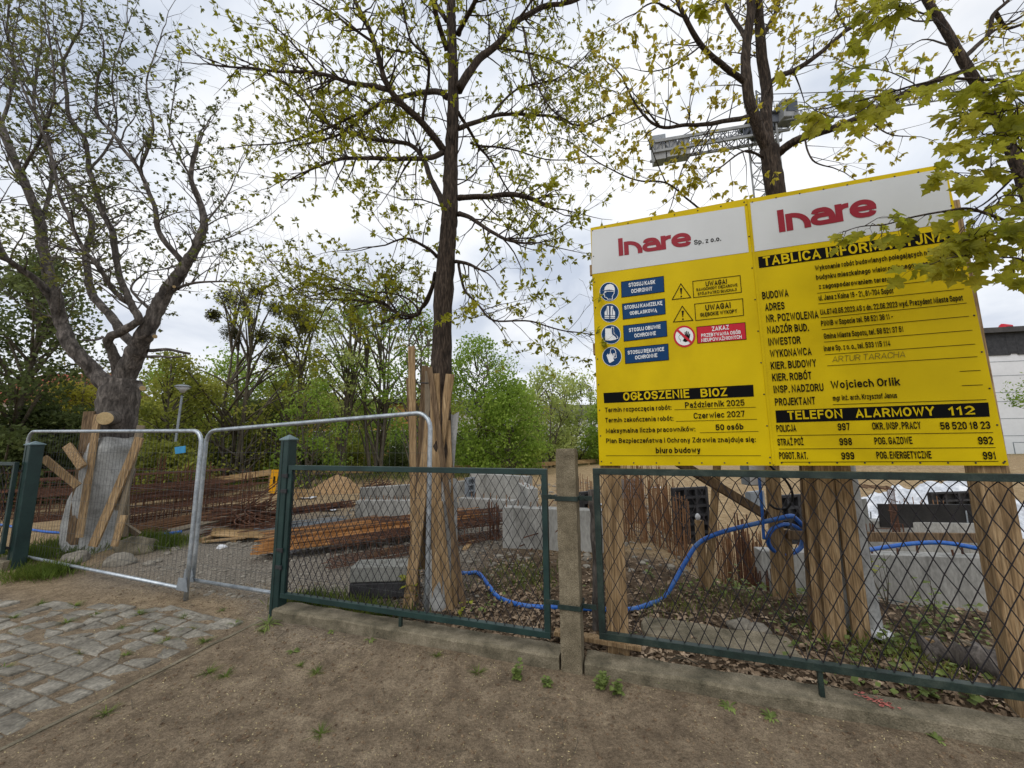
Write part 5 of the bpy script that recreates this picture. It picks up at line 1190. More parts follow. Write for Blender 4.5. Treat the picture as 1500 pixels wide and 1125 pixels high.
# ================================================================ TREES
class Tree:
    def __init__(s, leaf_len, leaf_w, leaves=5, seed=0, spread=.9, droop=.15, cluster_gap=.11, leafp=1.0, hang=0.0):
        s.wood = MB(); s.pos = []; s.dir = []; s.nrm = []; s.len = []; s.wid = []
        s.ll, s.lw, s.nl, s.spread, s.droop, s.gap, s.leafp, s.hang = leaf_len, leaf_w, leaves, spread, droop, cluster_gap, leafp, hang
        s.r = random.Random(seed); s.tips = []
    def rv(s):
        while True:
            v = V((s.r.uniform(-1, 1), s.r.uniform(-1, 1), s.r.uniform(-1, 1)))
            if .05 < v.length < 1: return v.normalized()
    def cluster(s, p, ax):
        if s.r.random() > s.leafp: return
        s.tips.append((p, ax))
        n = s.r.randint(max(2, s.nl - 2), s.nl + 1)
        for k in range(n):
            d = (ax * .55 + s.rv() * s.spread + V((0, 0, -s.droop))).normalized()
            l = s.ll * s.r.uniform(.55, 1.15)
            s.pos.append(tuple(p)); s.dir.append(tuple(d)); s.nrm.append(tuple((s.rv() + V((0, 0, .8))).normalized())); s.len.append(l); s.wid.append(s.lw * l * s.r.uniform(.8, 1.2))
    def limb(s, pts, r0, r1, sub=5, wob=.0, sides=7, rough=0.0):
        P = smoothline(pts, sub); n = len(P)
        if wob:
            for i in range(1, n): 
                P[i] = P[i] + mnoise.noise_vector(P[i] * 2.1) * wob + mnoise.noise_vector(P[i] * 6) * wob * .4
        R = [r0 + (r1 - r0) * (i / (n - 1)) ** .85 for i in range(n)]
        s.wood.tube(P, R, sides, rough=rough); return P, R
    def shoot(s, p, d, L, r, level, up):
        """one wandering side branch; returns nothing, recurses"""
        n = max(3, int(L / .10)); pts = [p]; q = p.copy(); dd = d.copy(); step = L / n
        for i in range(n):
            dd = (dd + s.rv() * .24 + V((0, 0, up * .10 - s.hang * .12))).normalized(); q = q + dd * step; pts.append(q.copy())
        R = [max(.0011, r * (1 - .8 * i / n)) for i in range(n + 1)]
        s.wood.tube(pts, R, 5 if r > .008 else 3 if r < .004 else 4, caps=False)
        if level <= 0:
            k = max(1, int(L / s.gap))
            for j in range(k):
                t = (j + .6) / k; i = min(n - 1, int(t * n)); s.cluster(pts[i + 1], (pts[i + 1] - pts[i]).normalized())
            return
        k = max(2, int(L / (.17 if level == 1 else .26)))
        for j in range(k):
            t = .22 + .78 * (j + s.r.random() * .8) / k; i = min(n - 1, int(t * n)); tg = (pts[i + 1] - pts[i]).normalized()
            side = s.rv(); side = (side - tg * side.dot(tg)).normalized()
            s.shoot(pts[i + 1], (tg * .6 + side * .8).normalized(), L * s.r.uniform(.3, .6) * (1.15 - .5 * t), max(.0015, R[i] * .65), level - 1, up)
        s.cluster(pts[-1], dd)
    def sprout(s, P, R, gap, L, level, up=.6, t0=.25, rmax=.012):
        tot = sum((P[i + 1] - P[i]).length for i in range(len(P) - 1)); k = int(tot * (1 - t0) / gap)
        for j in range(k):
            t = t0 + (1 - t0) * (j + s.r.random()) / max(1, k); f = t * (len(P) - 1); i = min(len(P) - 2, int(f)); p = P[i].lerp(P[i + 1], f - i)
            tg = (P[i + 1] - P[i]).normalized(); side = s.rv(); side = (side - tg * side.dot(tg)).normalized()
            s.shoot(p, (tg * .55 + side * .85 + V((0, 0, .12 * up))).normalized(), L * s.r.uniform(.5, 1.2) * (1.1 - .45 * t), min(rmax, max(.003, R[i] * .5)), level, up)
        s.shoot(P[-1], (P[-1] - P[-2]).normalized(), L * .8, min(rmax, R[-1]), level, up)
    def build(s, root, bark, leafm, wood_name='trunk', leaf_name='crown', fold=.25):
        s.wood.build(wood_name, bark, root, smooth=True)
        if s.pos: leaves_mesh(leaf_name, leafm, root, s.pos, s.dir, s.nrm, s.len, s.wid, fold)
def pxl(pts, Y, sc=1.0):
    """pixel polyline -> points at about Y metres; third value is a depth offset"""
    return [at(p[0], p[1], Y + (p[2] if len(p) > 2 else 0)) for p in pts]
def zz(o, k, pts): return [(o[0] + p[0] * k, o[1] + p[1] * k) + tuple(p[2:]) for p in pts]

# ---------------- middle tree
def middle_tree():
    Y = 3.9; k = Y / FPX
    root = thing('tree', 'straight dark trunked tree in the middle with bare limbs and yellow green young leaves', 'tree', gat(645, Y), 'near trees')
    T = Tree(.060, .22, 7, 21, spread=1.0, droop=.15, cluster_gap=.06, leafp=.57)
    base = gat(650, Y, -.05)
    tr = [base] + pxl([(646, 720), (644, 620), (646, 543), (649, 448), (656, 349), (659, 299), (661, 224), (664, 149), (662, 50), (661, 0), (664, -150), (662, -330)], Y)
    P = smoothline(tr, 8); rp = [21, 18, 16.5, 15.5, 14.5, 13.5, 12.5, 10.5, 9, 8, 7.5, 6, 4]
    R = [float(np.interp(i / 8, range(len(rp)), rp)) * k for i in range(len(P))]
    T.wood.tube(P, R, 18, rough=.16)
    o = (400, 0); q = .498
    L_ = [
        ([(505, 445), (440, 360, -.2), (345, 265, -.4), (300, 130, -.5), (240, 0, -.5), (205, -110, -.5)], 7.5, 3),
        ([(512, 285), (470, 270, .3), (350, 290, .7), (250, 350, 1.0), (190, 400, 1.2), (60, 430, 1.4)], 7, 2.5),
        ([(345, 265, -.4), (240, 245, -.2), (130, 213, -.1), (0, 206, .1), (-180, 190, .2)], 5, 2),
        ([(500, 447), (440, 466, -.3), (300, 466, -.5), (200, 470, -.6), (110, 500, -.6)], 5.5, 2),
        ([(505, 607), (470, 540, .2), (440, 470, .4), (400, 425, .5), (300, 410, .7), (200, 380, .9), (130, 340, 1.), (40, 250, 1.1), (-80, 180, 1.1)], 6.5, 2.2),
        ([(545, 583), (620, 578, -.1), (720, 575, -.2), (802, 602, -.25)], 5.6, 4.4),
        ([(545, 630), (600, 650, -.2), (680, 700, -.4), (735, 711, -.5)], 5, 2),
        ([(545, 265), (590, 190, .1), (650, 140, .2), (720, 60, .3), (800, 20, .4), (890, 0, .5), (1000, -70, .6)], 9, 4),
        ([(545, 378), (640, 345, .3), (740, 337, .5), (830, 350, .6), (905, 370, .6), (1000, 335, .7)], 5, 1.6),
        ([(485, 757), (440, 720, -.15), (390, 700, -.2), (330, 722, -.2)], 3.6, 1.4),
        ([(535, 770), (580, 780, -.1), (606, 793, -.2)], 3.8, 2.2),
        ([(546, 776), (560, 850, -.1), (600, 890, -.2), (650, 945, -.3), (760, 948, -.4), (860, 972, -.5), (945, 985, -.6)], 2.8, .8),
        ([(474, 830), (440, 900, .3), (420, 930, .5), (370, 920, .7), (300, 880, .9), (200, 850, 1.1), (90, 868, 1.2), (0, 775, 1.3)], 3.8, 1.3),
        ([(478, 800), (462, 860, .2), (440, 905, .5), (390, 935, .7), (330, 890, .8), (260, 865, .9), (150, 862, 1.0), (60, 850, 1.1)], 3.4, 1.2),
        ([(430, 925, .5), (400, 880, .6), (330, 860, .7), (250, 850, .6), (130, 800, .5), (20, 770, .5)], 2.4, .9), ([(370, 920, .7), (330, 850, .6), (370, 800, .5), (400, 770, .4)], 1.8, .7), ([(300, 880, .9), (230, 900, .9), (180, 880, .9), (130, 960, .9), (95, 1050, .9)], 2.0, .7),
        ([(200, 850, 1.1), (100, 830, 1.1), (30, 870, 1.2), (-60, 860, 1.2)], 2.2, .8), ([(330, 890, .8), (230, 880, .8), (120, 880, .9), (20, 830, 1.)], 2.5, 1.),
        ([(512, 150), (480, 40, -.3), (452, -60, -.5), (400, -160, -.6)], 6, 3),
        ([(735, 80, .3), (760, 200, .1), (800, 300, -.1), (835, 340, -.1)], 3, 1.2),
        ([(440, 360, -.2), (458, 190, -.5), (400, 110, -.7), (375, -20, -.8)], 3.4, 1.4),
        ([(545, 330), (600, 420, .5), (640, 470, .7), (700, 570, .9), (760, 620, 1.)], 3.8, 1.2),
        ([(350, 290, .7), (240, 340, .8), (150, 380, .9), (30, 420, 1.), (-80, 430, 1.)], 4, 1.3),
        ([(545, 100), (600, 0, -.4), (660, -110, -.6)], 6, 2.6), ([(510, 60), (430, -60, .3), (340, -160, .5)], 5, 2.4),
        ([(130, 213, -.1), (60, 130, -.2), (-20, 60, -.2)], 2.6, 1.), ([(300, 130, -.5), (200, 60, -.6), (100, -10, -.7)], 2.8, 1.1),
        ([(720, 60, .3), (770, -20, .2), (800, -90, .2)], 3, 1.4), ([(650, 140, .2), (760, 160, .5), (880, 200, .7), (960, 250, .8)], 3, 1.),
        ([(500, 610), (440, 590, -.3), (380, 592, -.5)], 1.6, .8), ([(690, 700, -.4), (800, 690, -.5), (900, 640, -.5)], 1.6, .8),
        ([(640, 345, .3), (720, 260, .4), (840, 230, .5), (930, 150, .6)], 2.8, 1.), ([(580, 420, .4), (700, 440, .6), (820, 470, .7), (930, 460, .8)], 2.4, .9),
    ]
    for pts, r0, r1 in L_:
        P, R = T.limb(pxl(zz(o, q, pts), Y), r0 * .82 * k, r1 * .75 * k, 6, .02, 8, .1)
        T.sprout(P, R, .052, .62, 1, up=.3, t0=.25, rmax=.009)
        if r0 > 2.7: T.sprout(P, R, .27, .9, 2, up=.35, t0=.3, rmax=.008)
    P, R = smoothline(tr[6:], 8), [5 * k] * 60
    T.sprout(P, R[:len(P)], .16, .8, 2, up=.2, t0=.05, rmax=.008)
    T.build(root, bark_dark, leaf_oak)
    c = MB(); a = at(*zz(o, q, [(802, 602)])[0], Y - .25); b = at(*zz(o, q, [(806, 604)])[0], Y - .26); c.tube([a, b], [.030, .029], 10); c.build('cut_end', cutwood, root)
middle_tree()

# ---------------- left tree
def left_tree():
    Y = 6.1; k = .70 * Y / FPX
    root = thing('tree', 'old gnarled grey tree at the left with a pale sawn stub and spreading boughs', 'tree', gat(152, Y), 'near trees')
    T = Tree(.07, .26, 6, 5, spread=1.0, droop=.25, cluster_gap=.10, leafp=.52)
    base = gat(150, Y, -.05)
    P = smoothline([base] + pxl([(158, 700), (167, 640), (174, 590), (180, 556)], Y), 8); rp = [44, 37, 33, 33, 27]
    T.wood.tube(P, [float(np.interp(i / 8, range(5), rp)) * k for i in range(len(P))], 22, rough=.22)
    q4 = lambda pts: zz((0, 380), .26667, pts)
    LB_ = [
        ([(168, 592), (157, 566), (140, 548), (125, 532, -.1), (103, 500, -.2), (88, 468, -.2), (80, 433, -.3), (69, 380, -.3), (60, 329, -.4), (30, 254, -.5), (0, 184, -.5), (-30, 110, -.5)], 19, 6),
        ([(87, 470, -.2), (67, 425, -.4), (40, 401, -.6), (12, 380, -.8), (-30, 355, -1.0)], 9, 5),
        ([(178, 570), (190, 535, -.05), (203, 511, -.1), (216, 485, -.2), (228, 455, -.2), (242, 431, -.2), (261, 404, -.2), (278, 378, -.2), (291, 355, -.2), (299, 329, -.2), (294, 299, -.2), (279, 259, -.3), (290, 210, -.3)], 22, 4),
        ([(269, 388, -.2), (234, 339, -.4), (224, 299, -.5), (204, 249, -.6), (174, 209, -.7), (140, 160, -.8), (150, 90, -.8)], 7, 2.5),
        ([(174, 560), (170, 535, -.1), (163, 512, -.2), (158, 496, -.3), (181, 484, -.35), (203, 468, -.4), (193, 449, -.4), (184, 425, -.4), (173, 393, -.4), (164, 339, -.5), (144, 299, -.5), (132, 249, -.6), (124, 205, -.6), (100, 165, -.6), (92, 90, -.6)], 12, 3.5),
        ([(197, 507, .2), (171, 476, .3), (149, 447, .4), (133, 431, .4), (128, 401, .4), (124, 369, .5), (134, 329, .5), (120, 299, .6), (100, 269, .6), (75, 229, .7), (50, 150, .7), (60, 70, .7)], 12, 3.5),
        ([(184, 441, -.4), (160, 417, -.6), (141, 388, -.8), (120, 359, -.9), (90, 289, -1.), (65, 199, -1.), (30, 120, -1.)], 6.5, 2.2),
        ([(203, 513), (230, 514, -.08), (250, 513, -.1), (277, 517, -.15)], 5, 3.2), ([(198, 521), (220, 523, -.1), (245, 523, -.2), (270, 520, -.3)], 4.5, 2.),
        ([(150, 493, -.3), (139, 497, -.4), (120, 497, -.45)], 3, 1.8),
        ([(255, 425, -.2), (283, 415, -.2), (320, 412, -.1), (374, 416, .0)], 4.6, 1.2),
        ([(218, 452, -.2), (205, 440, -.1), (192, 420, .1), (215, 400, .2), (240, 395, .3)], 4, 1.4),
        ([(60, 329, -.4), (75, 250, -.2), (60, 160, -.1), (20, 60, 0)], 5, 2), ([(30, 254, -.5), (60, 200, -.8), (80, 130, -1.), (70, 40, -1.1)], 4, 1.6),
        ([(204, 249, -.6), (225, 190, -.6), (215, 120, -.6), (235, 60, -.5)], 3.4, 1.3), ([(279, 259, -.3), (250, 200, -.2), (255, 130, -.2)], 3, 1.2),
        ([(299, 329, -.2), (330, 290, 0), (350, 250, .1)], 3, 1.1), ([(92, 90, -.6), (120, 30, -.6), (110, -50, -.6)], 3, 1.4), ([(12, 380, -.8), (-10, 330, -.8), (-30, 260, -.8)], 4, 2), ([(50, 150, .7), (20, 80, .8), (30, 0, .8)], 3, 1.4),
        ([(291, 358, -.2), (330, 350, -.3), (372, 330, -.3)], 2.5, .9), ([(132, 249, -.6), (170, 190, -.4), (165, 110, -.3), (185, 40, -.3)], 3.2, 1.2), ([(0, 184, -.5), (20, 120, -.4), (10, 40, -.4), (25, -40, -.4)], 4, 1.6),
    ]
    for i, (pts, r0, r1) in enumerate(LB_):
        kk = k * (.82 if r0 < 15 else .92); P, R = T.limb(pxl(pts, Y), r0 * kk, r1 * kk, 6, .03 if r0 > 6 else .02, 12 if r0 > 8 else 7, .22 if r0 > 6 else .1)
        if i in (7, 8, 9): continue
        T.sprout(P, R, .10 if r0 < 7 else .14, .9, 1, up=.5, t0=.38 if r0 > 8 else .15, rmax=.012)
        if r0 > 2.4: T.sprout(P, R, .36, 1.35, 2, up=.7, t0=.45, rmax=.013)
    T.build(root, bark_grey, leaf_left)
    # sawn limb stub facing the camera, and three small cut scars
    for (a, b, r, dep) in (((166, 612), (153.5, 613), 12.5, -.52), ((221, 489), (227, 493, ), 4, -.30), ((205, 566), (209, 569), 5, -.42), ((258, 421), (255, 420), 3, -.3)):
        A = at(a[0], a[1], Y - .12); B = at(b[0], b[1], Y + dep); d = (B - A).normalized(); rr = r * k
        m2 = MB(); m2.tube([A, A.lerp(B, .6), B - d * .015, B - d * .004], [rr * 1.15, rr * 1.05, rr * 1.02, rr * 1.0], 16, rough=.1); m2.build('sawn_stub', bark_grey, root, smooth=True)
        m3 = MB(); m3.tube([B - d * .004, B + d * .004], [rr * .97, rr * .93], 18); m3.build('cut_face', cutwood, root)
left_tree()

# ---------------- tree behind the boards
def board_tree():
    Y = 3.35; k = .80 * Y / FPX
    root = thing('tree', 'dark forked maple rising behind the yellow boards with long spreading limbs', 'tree', gat(1222, Y), 'near trees')
    T = Tree(.055, .26, 7, 33, spread=1.0, droop=.5, cluster_gap=.08, leafp=.9, hang=.2)
    P = smoothline([gat(1225, Y, -.05)] + pxl([(1205, 800), (1190, 640), (1165, 450), (1140, 300), (1132, 255), (1127, 217)], Y), 8); rp = [24, 20, 19, 18, 17, 17, 16]
    T.wood.tube(P, [float(np.interp(i / 8, range(7), rp)) * k for i in range(len(P))], 16, rough=.12)
    LB_ = [
        ([(1129, 228), (1110, 186, -.05), (1097, 143, -.1), (1093, 87, -.1), (1095, 43, -.1), (1100, 0, -.1), (1095, -70, -.1)], 11.5, 7, 1),
        ([(1128, 225), (1121, 173, .05), (1122, 130, .1), (1114, 65, .1), (1109, 0, .1), (1105, -70, .1)], 13, 8, 1),
        ([(1093, 122, -.1), (1058, 93, -.2), (1028, 65, -.3), (1002, 22, -.4), (985, -30, -.4)], 6, 3.5, 1),
        ([(1094, 171, -.1), (1049, 180, -.3), (1005, 184, -.4), (967, 187, -.5), (935, 160, -.5), (910, 110, -.5)], 5, 1.4, 1),
        ([(967, 187, -.5), (950, 165, -.6), (925, 135, -.6)], 2, .8, 1),
        ([(1140, 225), (1160, 210, -.1), (1179, 201, -.15), (1223, 186, -.25), (1266, 169, -.3), (1309, 147, -.35), (1353, 126, -.4), (1410, 105, -.4)], 8.5, 4, 1),
        ([(1124, 124, .1), (1145, 111, .1), (1162, 104, .1), (1197, 82, .1), (1240, 43, .1), (1268, 24, .1), (1310, -20, .1)], 6, 3.4, 1),
        ([(1117, 230), (1100, 222, -.1), (1085, 224, -.2), (1058, 243, -.3), (1035, 258, -.35)], 2.6, 1.1, 1),
        ([(1112, 60, .1), (1135, 20, .3), (1150, -30, .4)], 6, 3, 1), ([(1093, 60, -.1), (1065, 10, .2), (1050, -40, .3)], 5, 2.6, 1),
        ([(1024, 305, .1), (1005, 290, .05), (976, 268, 0), (940, 265, -.1), (915, 258, -.1), (880, 240, -.1), (850, 220, -.1)], 2.2, 1.1, 1),
        ([(1045, 181, -.3), (1020, 215, -.4), (1000, 250, -.4), (985, 300, -.4)], 1.6, .8, 1), ([(976, 268, 0), (960, 230, -.1), (945, 190, -.1)], 1.3, .7, 1),
        ([(1179, 201, -.15), (1190, 235, -.25), (1220, 246, -.3)], 2, .9, 1), ([(1162, 104, .1), (1172, 128, .2), (1178, 150, .3)], 1.8, .8, 1), ([(1240, 43, .1), (1225, 10, .2), (1235, -30, .2)], 2.6, 1.2, 1),
        ([(1028, 65, -.3), (990, 95, -.4), (960, 104, -.4), (940, 103, -.4)], 1.6, .7, 1), ([(1002, 25, -.4), (960, 5, -.5), (930, 20, -.5)], 2.2, 1., 1), ([(1266, 169, -.3), (1300, 195, -.3), (1330, 200, -.3)], 1.8, .8, 1),
    ]
    for pts, r0, r1, sp in LB_:
        P, R = T.limb(pxl(pts, Y), r0 * k, r1 * k, 6, .012, 10 if r0 > 5 else 6, .1)
        T.sprout(P, R, .095, .5, 1, up=.15, t0=.3 if r0 > 5 else .1, rmax=.006)
    # joint between the low spray and the trunk
    P, R = T.limb([at(1150, 400, Y), at(1090, 340, Y + .05), at(1024, 305, Y + .1)], 3 * k, 2.2 * k, 5, .01)
    T.build(root, bark_dark, leaf_t3)
board_tree()

# ---------------- right tree with the near maple boughs
HALF = [(0, 0), (.13, -.09), (.30, -.08), (.47, -.03), (.40, .08), (.34, .17), (.46, .22), (.56, .30), (.72, .46), (.56, .47), (.50, .52), (.50, .63), (.40, .56), (.30, .53), (.22, .50), (.25, .62), (.30, .72), (.19, .76), (.10, .86), (0, 1.03)]
def maple_leaves(name, parent, items, m):
    mb = MB()
    for (p, d, nrm, L_, droop, fold) in items:
        d = d.normalized(); s_ = d.cross(nrm).normalized(); n = s_.cross(d).normalized()
        for sg in (1, -1):
            k0 = len(mb.v); pts = []
            for x, y in HALF:
                xx = x * random.uniform(.94, 1.06)
                z = fold * xx - droop * (y * y + xx * xx * .8) + .05 * math.sin(x * 9 + y * 6)
                pts.append(tuple(p + (s_ * (xx * sg) + d * y + n * z) * L_))
            # fan from the midrib so the half stays a curved sheet
            mid = tuple(p + (d * .5 - n * (droop * .25)) * L_)
            mb.v += pts + [mid]; nn = len(pts)
            for i in range(nn - 1): 
                f = (k0 + i, k0 + i + 1, k0 + nn); mb.f.append(f if sg > 0 else f[::-1])
    return mb.build(name, m, parent, smooth=False)
def right_tree():
    Y = 3.05; k = .68 * Y / FPX
    root = thing('tree', 'slender leaning maple at the right edge whose leafy boughs hang over the yellow board', 'tree', gat(1640, Y), 'near trees')
    T = Tree(.055, .28, 6, 44, spread=1.0, droop=.5, cluster_gap=.09, leafp=.85, hang=.2)
    P = smoothline([gat(1660, Y, -.05)] + pxl([(1640, 700), (1590, 540), (1545, 400), (1500, 270), (1489, 239), (1467, 187), (1429, 120), (1403, 75), (1381, 37), (1358, 0), (1330, -60), (1305, -150), (1300, -260), (1310, -400)], Y), 7); rp = [17, 15, 14, 13, 12, 11.5, 10.5, 10, 9.5, 9, 8, 7, 5.5, 4, 2]
    R = [float(np.interp(i / 7, range(15), rp)) * k for i in range(len(P))]
    T.wood.tube(P, R, 14, rough=.1)
    T.sprout(P[70:], R[70:], .14, .7, 2, up=.4, t0=.0, rmax=.008)
    for pts, r0, r1 in (([(1412, 86), (1432, 66, .1), (1448, 49, .1), (1456, 22, .1), (1478, 0, .1), (1500, -30, .1)], 6, 3.5), ([(1458, 18, .1), (1470, 35, .2), (1480, 41, .2), (1510, 32, .2)], 5, 3), ([(1448, 49, .1), (1490, 28, .1), (1530, 0, .1)], 3.4, 2),
                       ([(1495, 250), (1440, 300, .3), (1390, 322, .5)], 3, 1), ([(1400, 70), (1350, 60, .3), (1310, 90, .4)], 2.4, .9), ([(1375, 28), (1340, 30, -.2), (1310, 5, -.3)], 2.4, .9), ([(1430, 120), (1460, 125, .3), (1500, 110, .4)], 2, .9)):
        P2, R2 = T.limb(pxl(pts, Y), r0 * k, r1 * k, 6, .012, 8, .08); T.sprout(P2, R2, .13, .5, 1, up=.1, t0=.2, rmax=.005)
    items = []
    rs = random.Random(8)
    def leaf(p, d, L_=None):
        nrm = V((rs.uniform(-.8, .8), rs.uniform(-1.1, -.1), rs.uniform(.25, 1.0))).normalized()
        dd = (d * .5 + V((rs.uniform(-.7, .7), rs.uniform(-.5, .3), rs.uniform(-1.0, -.1)))).normalized()
        stem = p + (dd + V((0, 0, .25))).normalized() * rs.uniform(.02, .05)
        T.wood.tube([p, p.lerp(stem, .5) + V((0, 0, .006)), stem], .0009, 3, caps=False)
        items.append((stem, dd, nrm, (L_ or rs.uniform(.042, .075)), rs.uniform(.15, .5), rs.uniform(.05, .3)))
    def bough(pts, Yb, r0, r1, dens=1.0, tw=.16, t0=0.0, ll=None):
        P, R = T.limb([at(p[0], p[1], Yb + (p[2] if len(p) > 2 else 0)) for p in pts], r0, r1, 7, .01, 7)
        tot = sum((P[i + 1] - P[i]).length for i in range(len(P) - 1)); n = int(tot / .10 * dens)
        for j in range(n):
            t = t0 + (1 - t0) * (j + rs.random()) / n; f = t * (len(P) - 1); i = min(len(P) - 2, int(f)); p = P[i].lerp(P[i + 1], f - i); tg = (P[i + 1] - P[i]).normalized()
            if rs.random() < .6:
                d = (tg * .7 + V((rs.uniform(-1, 1), rs.uniform(-1, 1), rs.uniform(-.7, .7)))).normalized(); L_ = rs.uniform(.4, 1.2) * tw; a = p + d * L_ * .5 + V((0, 0, .01)); b = p + d * L_ - V((0, 0, .02))
                T.wood.tube([p, a, b], [.0022, .0017, .0012], 4, caps=False)
                for _ in range(rs.choice((1, 2, 2, 3))): leaf(b, d, ll and rs.uniform(*ll))
                if rs.random() < .5: leaf(a, d, ll and rs.uniform(*ll))
            else: leaf(p, tg, ll and rs.uniform(*ll))
        leaf(P[-1], (P[-1] - P[-2]).normalized()); leaf(P[-1], (P[-1] - P[-2]).normalized())
    J = (1545, 400, 1.35)
    Yb = 1.7
    # boughs leave the trunk beyond the frame edge and reach over the board towards the camera
    bough([(1560, 430, 1.33), (1540, 350, .5), (1500, 336, .15), (1467, 321, 0), (1422, 306), (1381, 310), (1336, 318, .05), (1298, 328, .1), (1262, 330, .12), (1236, 338, .14)], Yb, .010, .0018, .62, .09, .25)
    bough([(1575, 470, 1.33), (1540, 400, .5), (1500, 381, .1), (1465, 377), (1429, 372), (1390, 378), (1366, 386)], Yb, .006, .0018, .5, .08, .3)
    bough([(1480, 216, 1.33), (1530, 150, .5), (1489, 125, .1), (1437, 117), (1390, 115), (1340, 124, .02), (1290, 138, .04), (1243, 150, .06), (1200, 160, .1)], Yb, .010, .0022, 1.0, .13, .3)
    bough([(1525, 340, 1.33), (1530, 260, .5), (1500, 215, .15), (1465, 175, .05), (1440, 165), (1420, 168)], Yb, .007, .002, .9, .15, .3)
    bough([(1530, 350, 1.33), (1540, 290, .5), (1505, 262, .15), (1470, 248), (1440, 250), (1415, 262)], Yb, .007, .002, .95, .15, .3)
    bough([(1540, 395, 1.33), (1545, 360, .6), (1510, 300, .2), (1480, 285), (1450, 300), (1425, 330)], Yb, .006, .002, .7, .15, .3)
    bough([(1403, 75, 1.33), (1385, 40, .6), (1350, 20, .1), (1320, 10), (1290, 8), (1262, 20)], Yb, .006, .002, 1.0, .12, .35)
    bough([(1320, 10, .0), (1310, 50, .02), (1300, 80, .05), (1270, 95, .05), (1245, 100, .1)], Yb, .003, .0015, .7, .1, .3)
    bough([(1340, 124, .02), (1300, 105, .1), (1255, 100, .15), (1215, 82, .2), (1170, 85, .25)], Yb + .1, .003, .0015, .5, .1, .2)
    bough([(1290, 138, .04), (1255, 165, 0), (1225, 172, 0), (1192, 160, .05)], Yb, .003, .0015, .7, .1, .1)
    bough([(1381, -60, .3), (1300, -70, .2), (1180, -60, .1), (1090, -30, .0), (1050, 2, 0), (1030, 6, 0)], Yb, .006, .0015, .35, .06, .72)
    bough([(1560, 380, 1.0), (1540, 300, .3), (1510, 240, .1), (1480, 205, .05), (1450, 195), (1425, 205)], Yb, .005, .002, 1.0, .14, .3)
    bough([(1570, 440, 1.0), (1545, 380, .3), (1515, 345, .1), (1480, 340), (1445, 345), (1415, 352)], Yb, .005, .002, .9, .12, .3)
    bough([(1540, 260, 1.0), (1535, 190, .4), (1505, 160, .1), (1480, 140), (1455, 140)], Yb, .005, .002, .9, .13, .35)
    bough([(1320, 10), (1300, 25), (1280, 40), (1262, 55)], Yb, .003, .0015, 1.1, .09, .0)
    bough([(1340, 124, .02), (1310, 140, .03), (1280, 165, .05), (1250, 180, .05)], Yb, .003, .0015, .9, .1, .1)
    bough([(1500, 215, .15), (1490, 180), (1485, 150), (1470, 130)], Yb, .004, .0015, .8, .1, .1)
    T.build(root, bark_dark, leaf_t3)
    maple_leaves('near_leaves', root, items, leaf_maple)
right_tree()
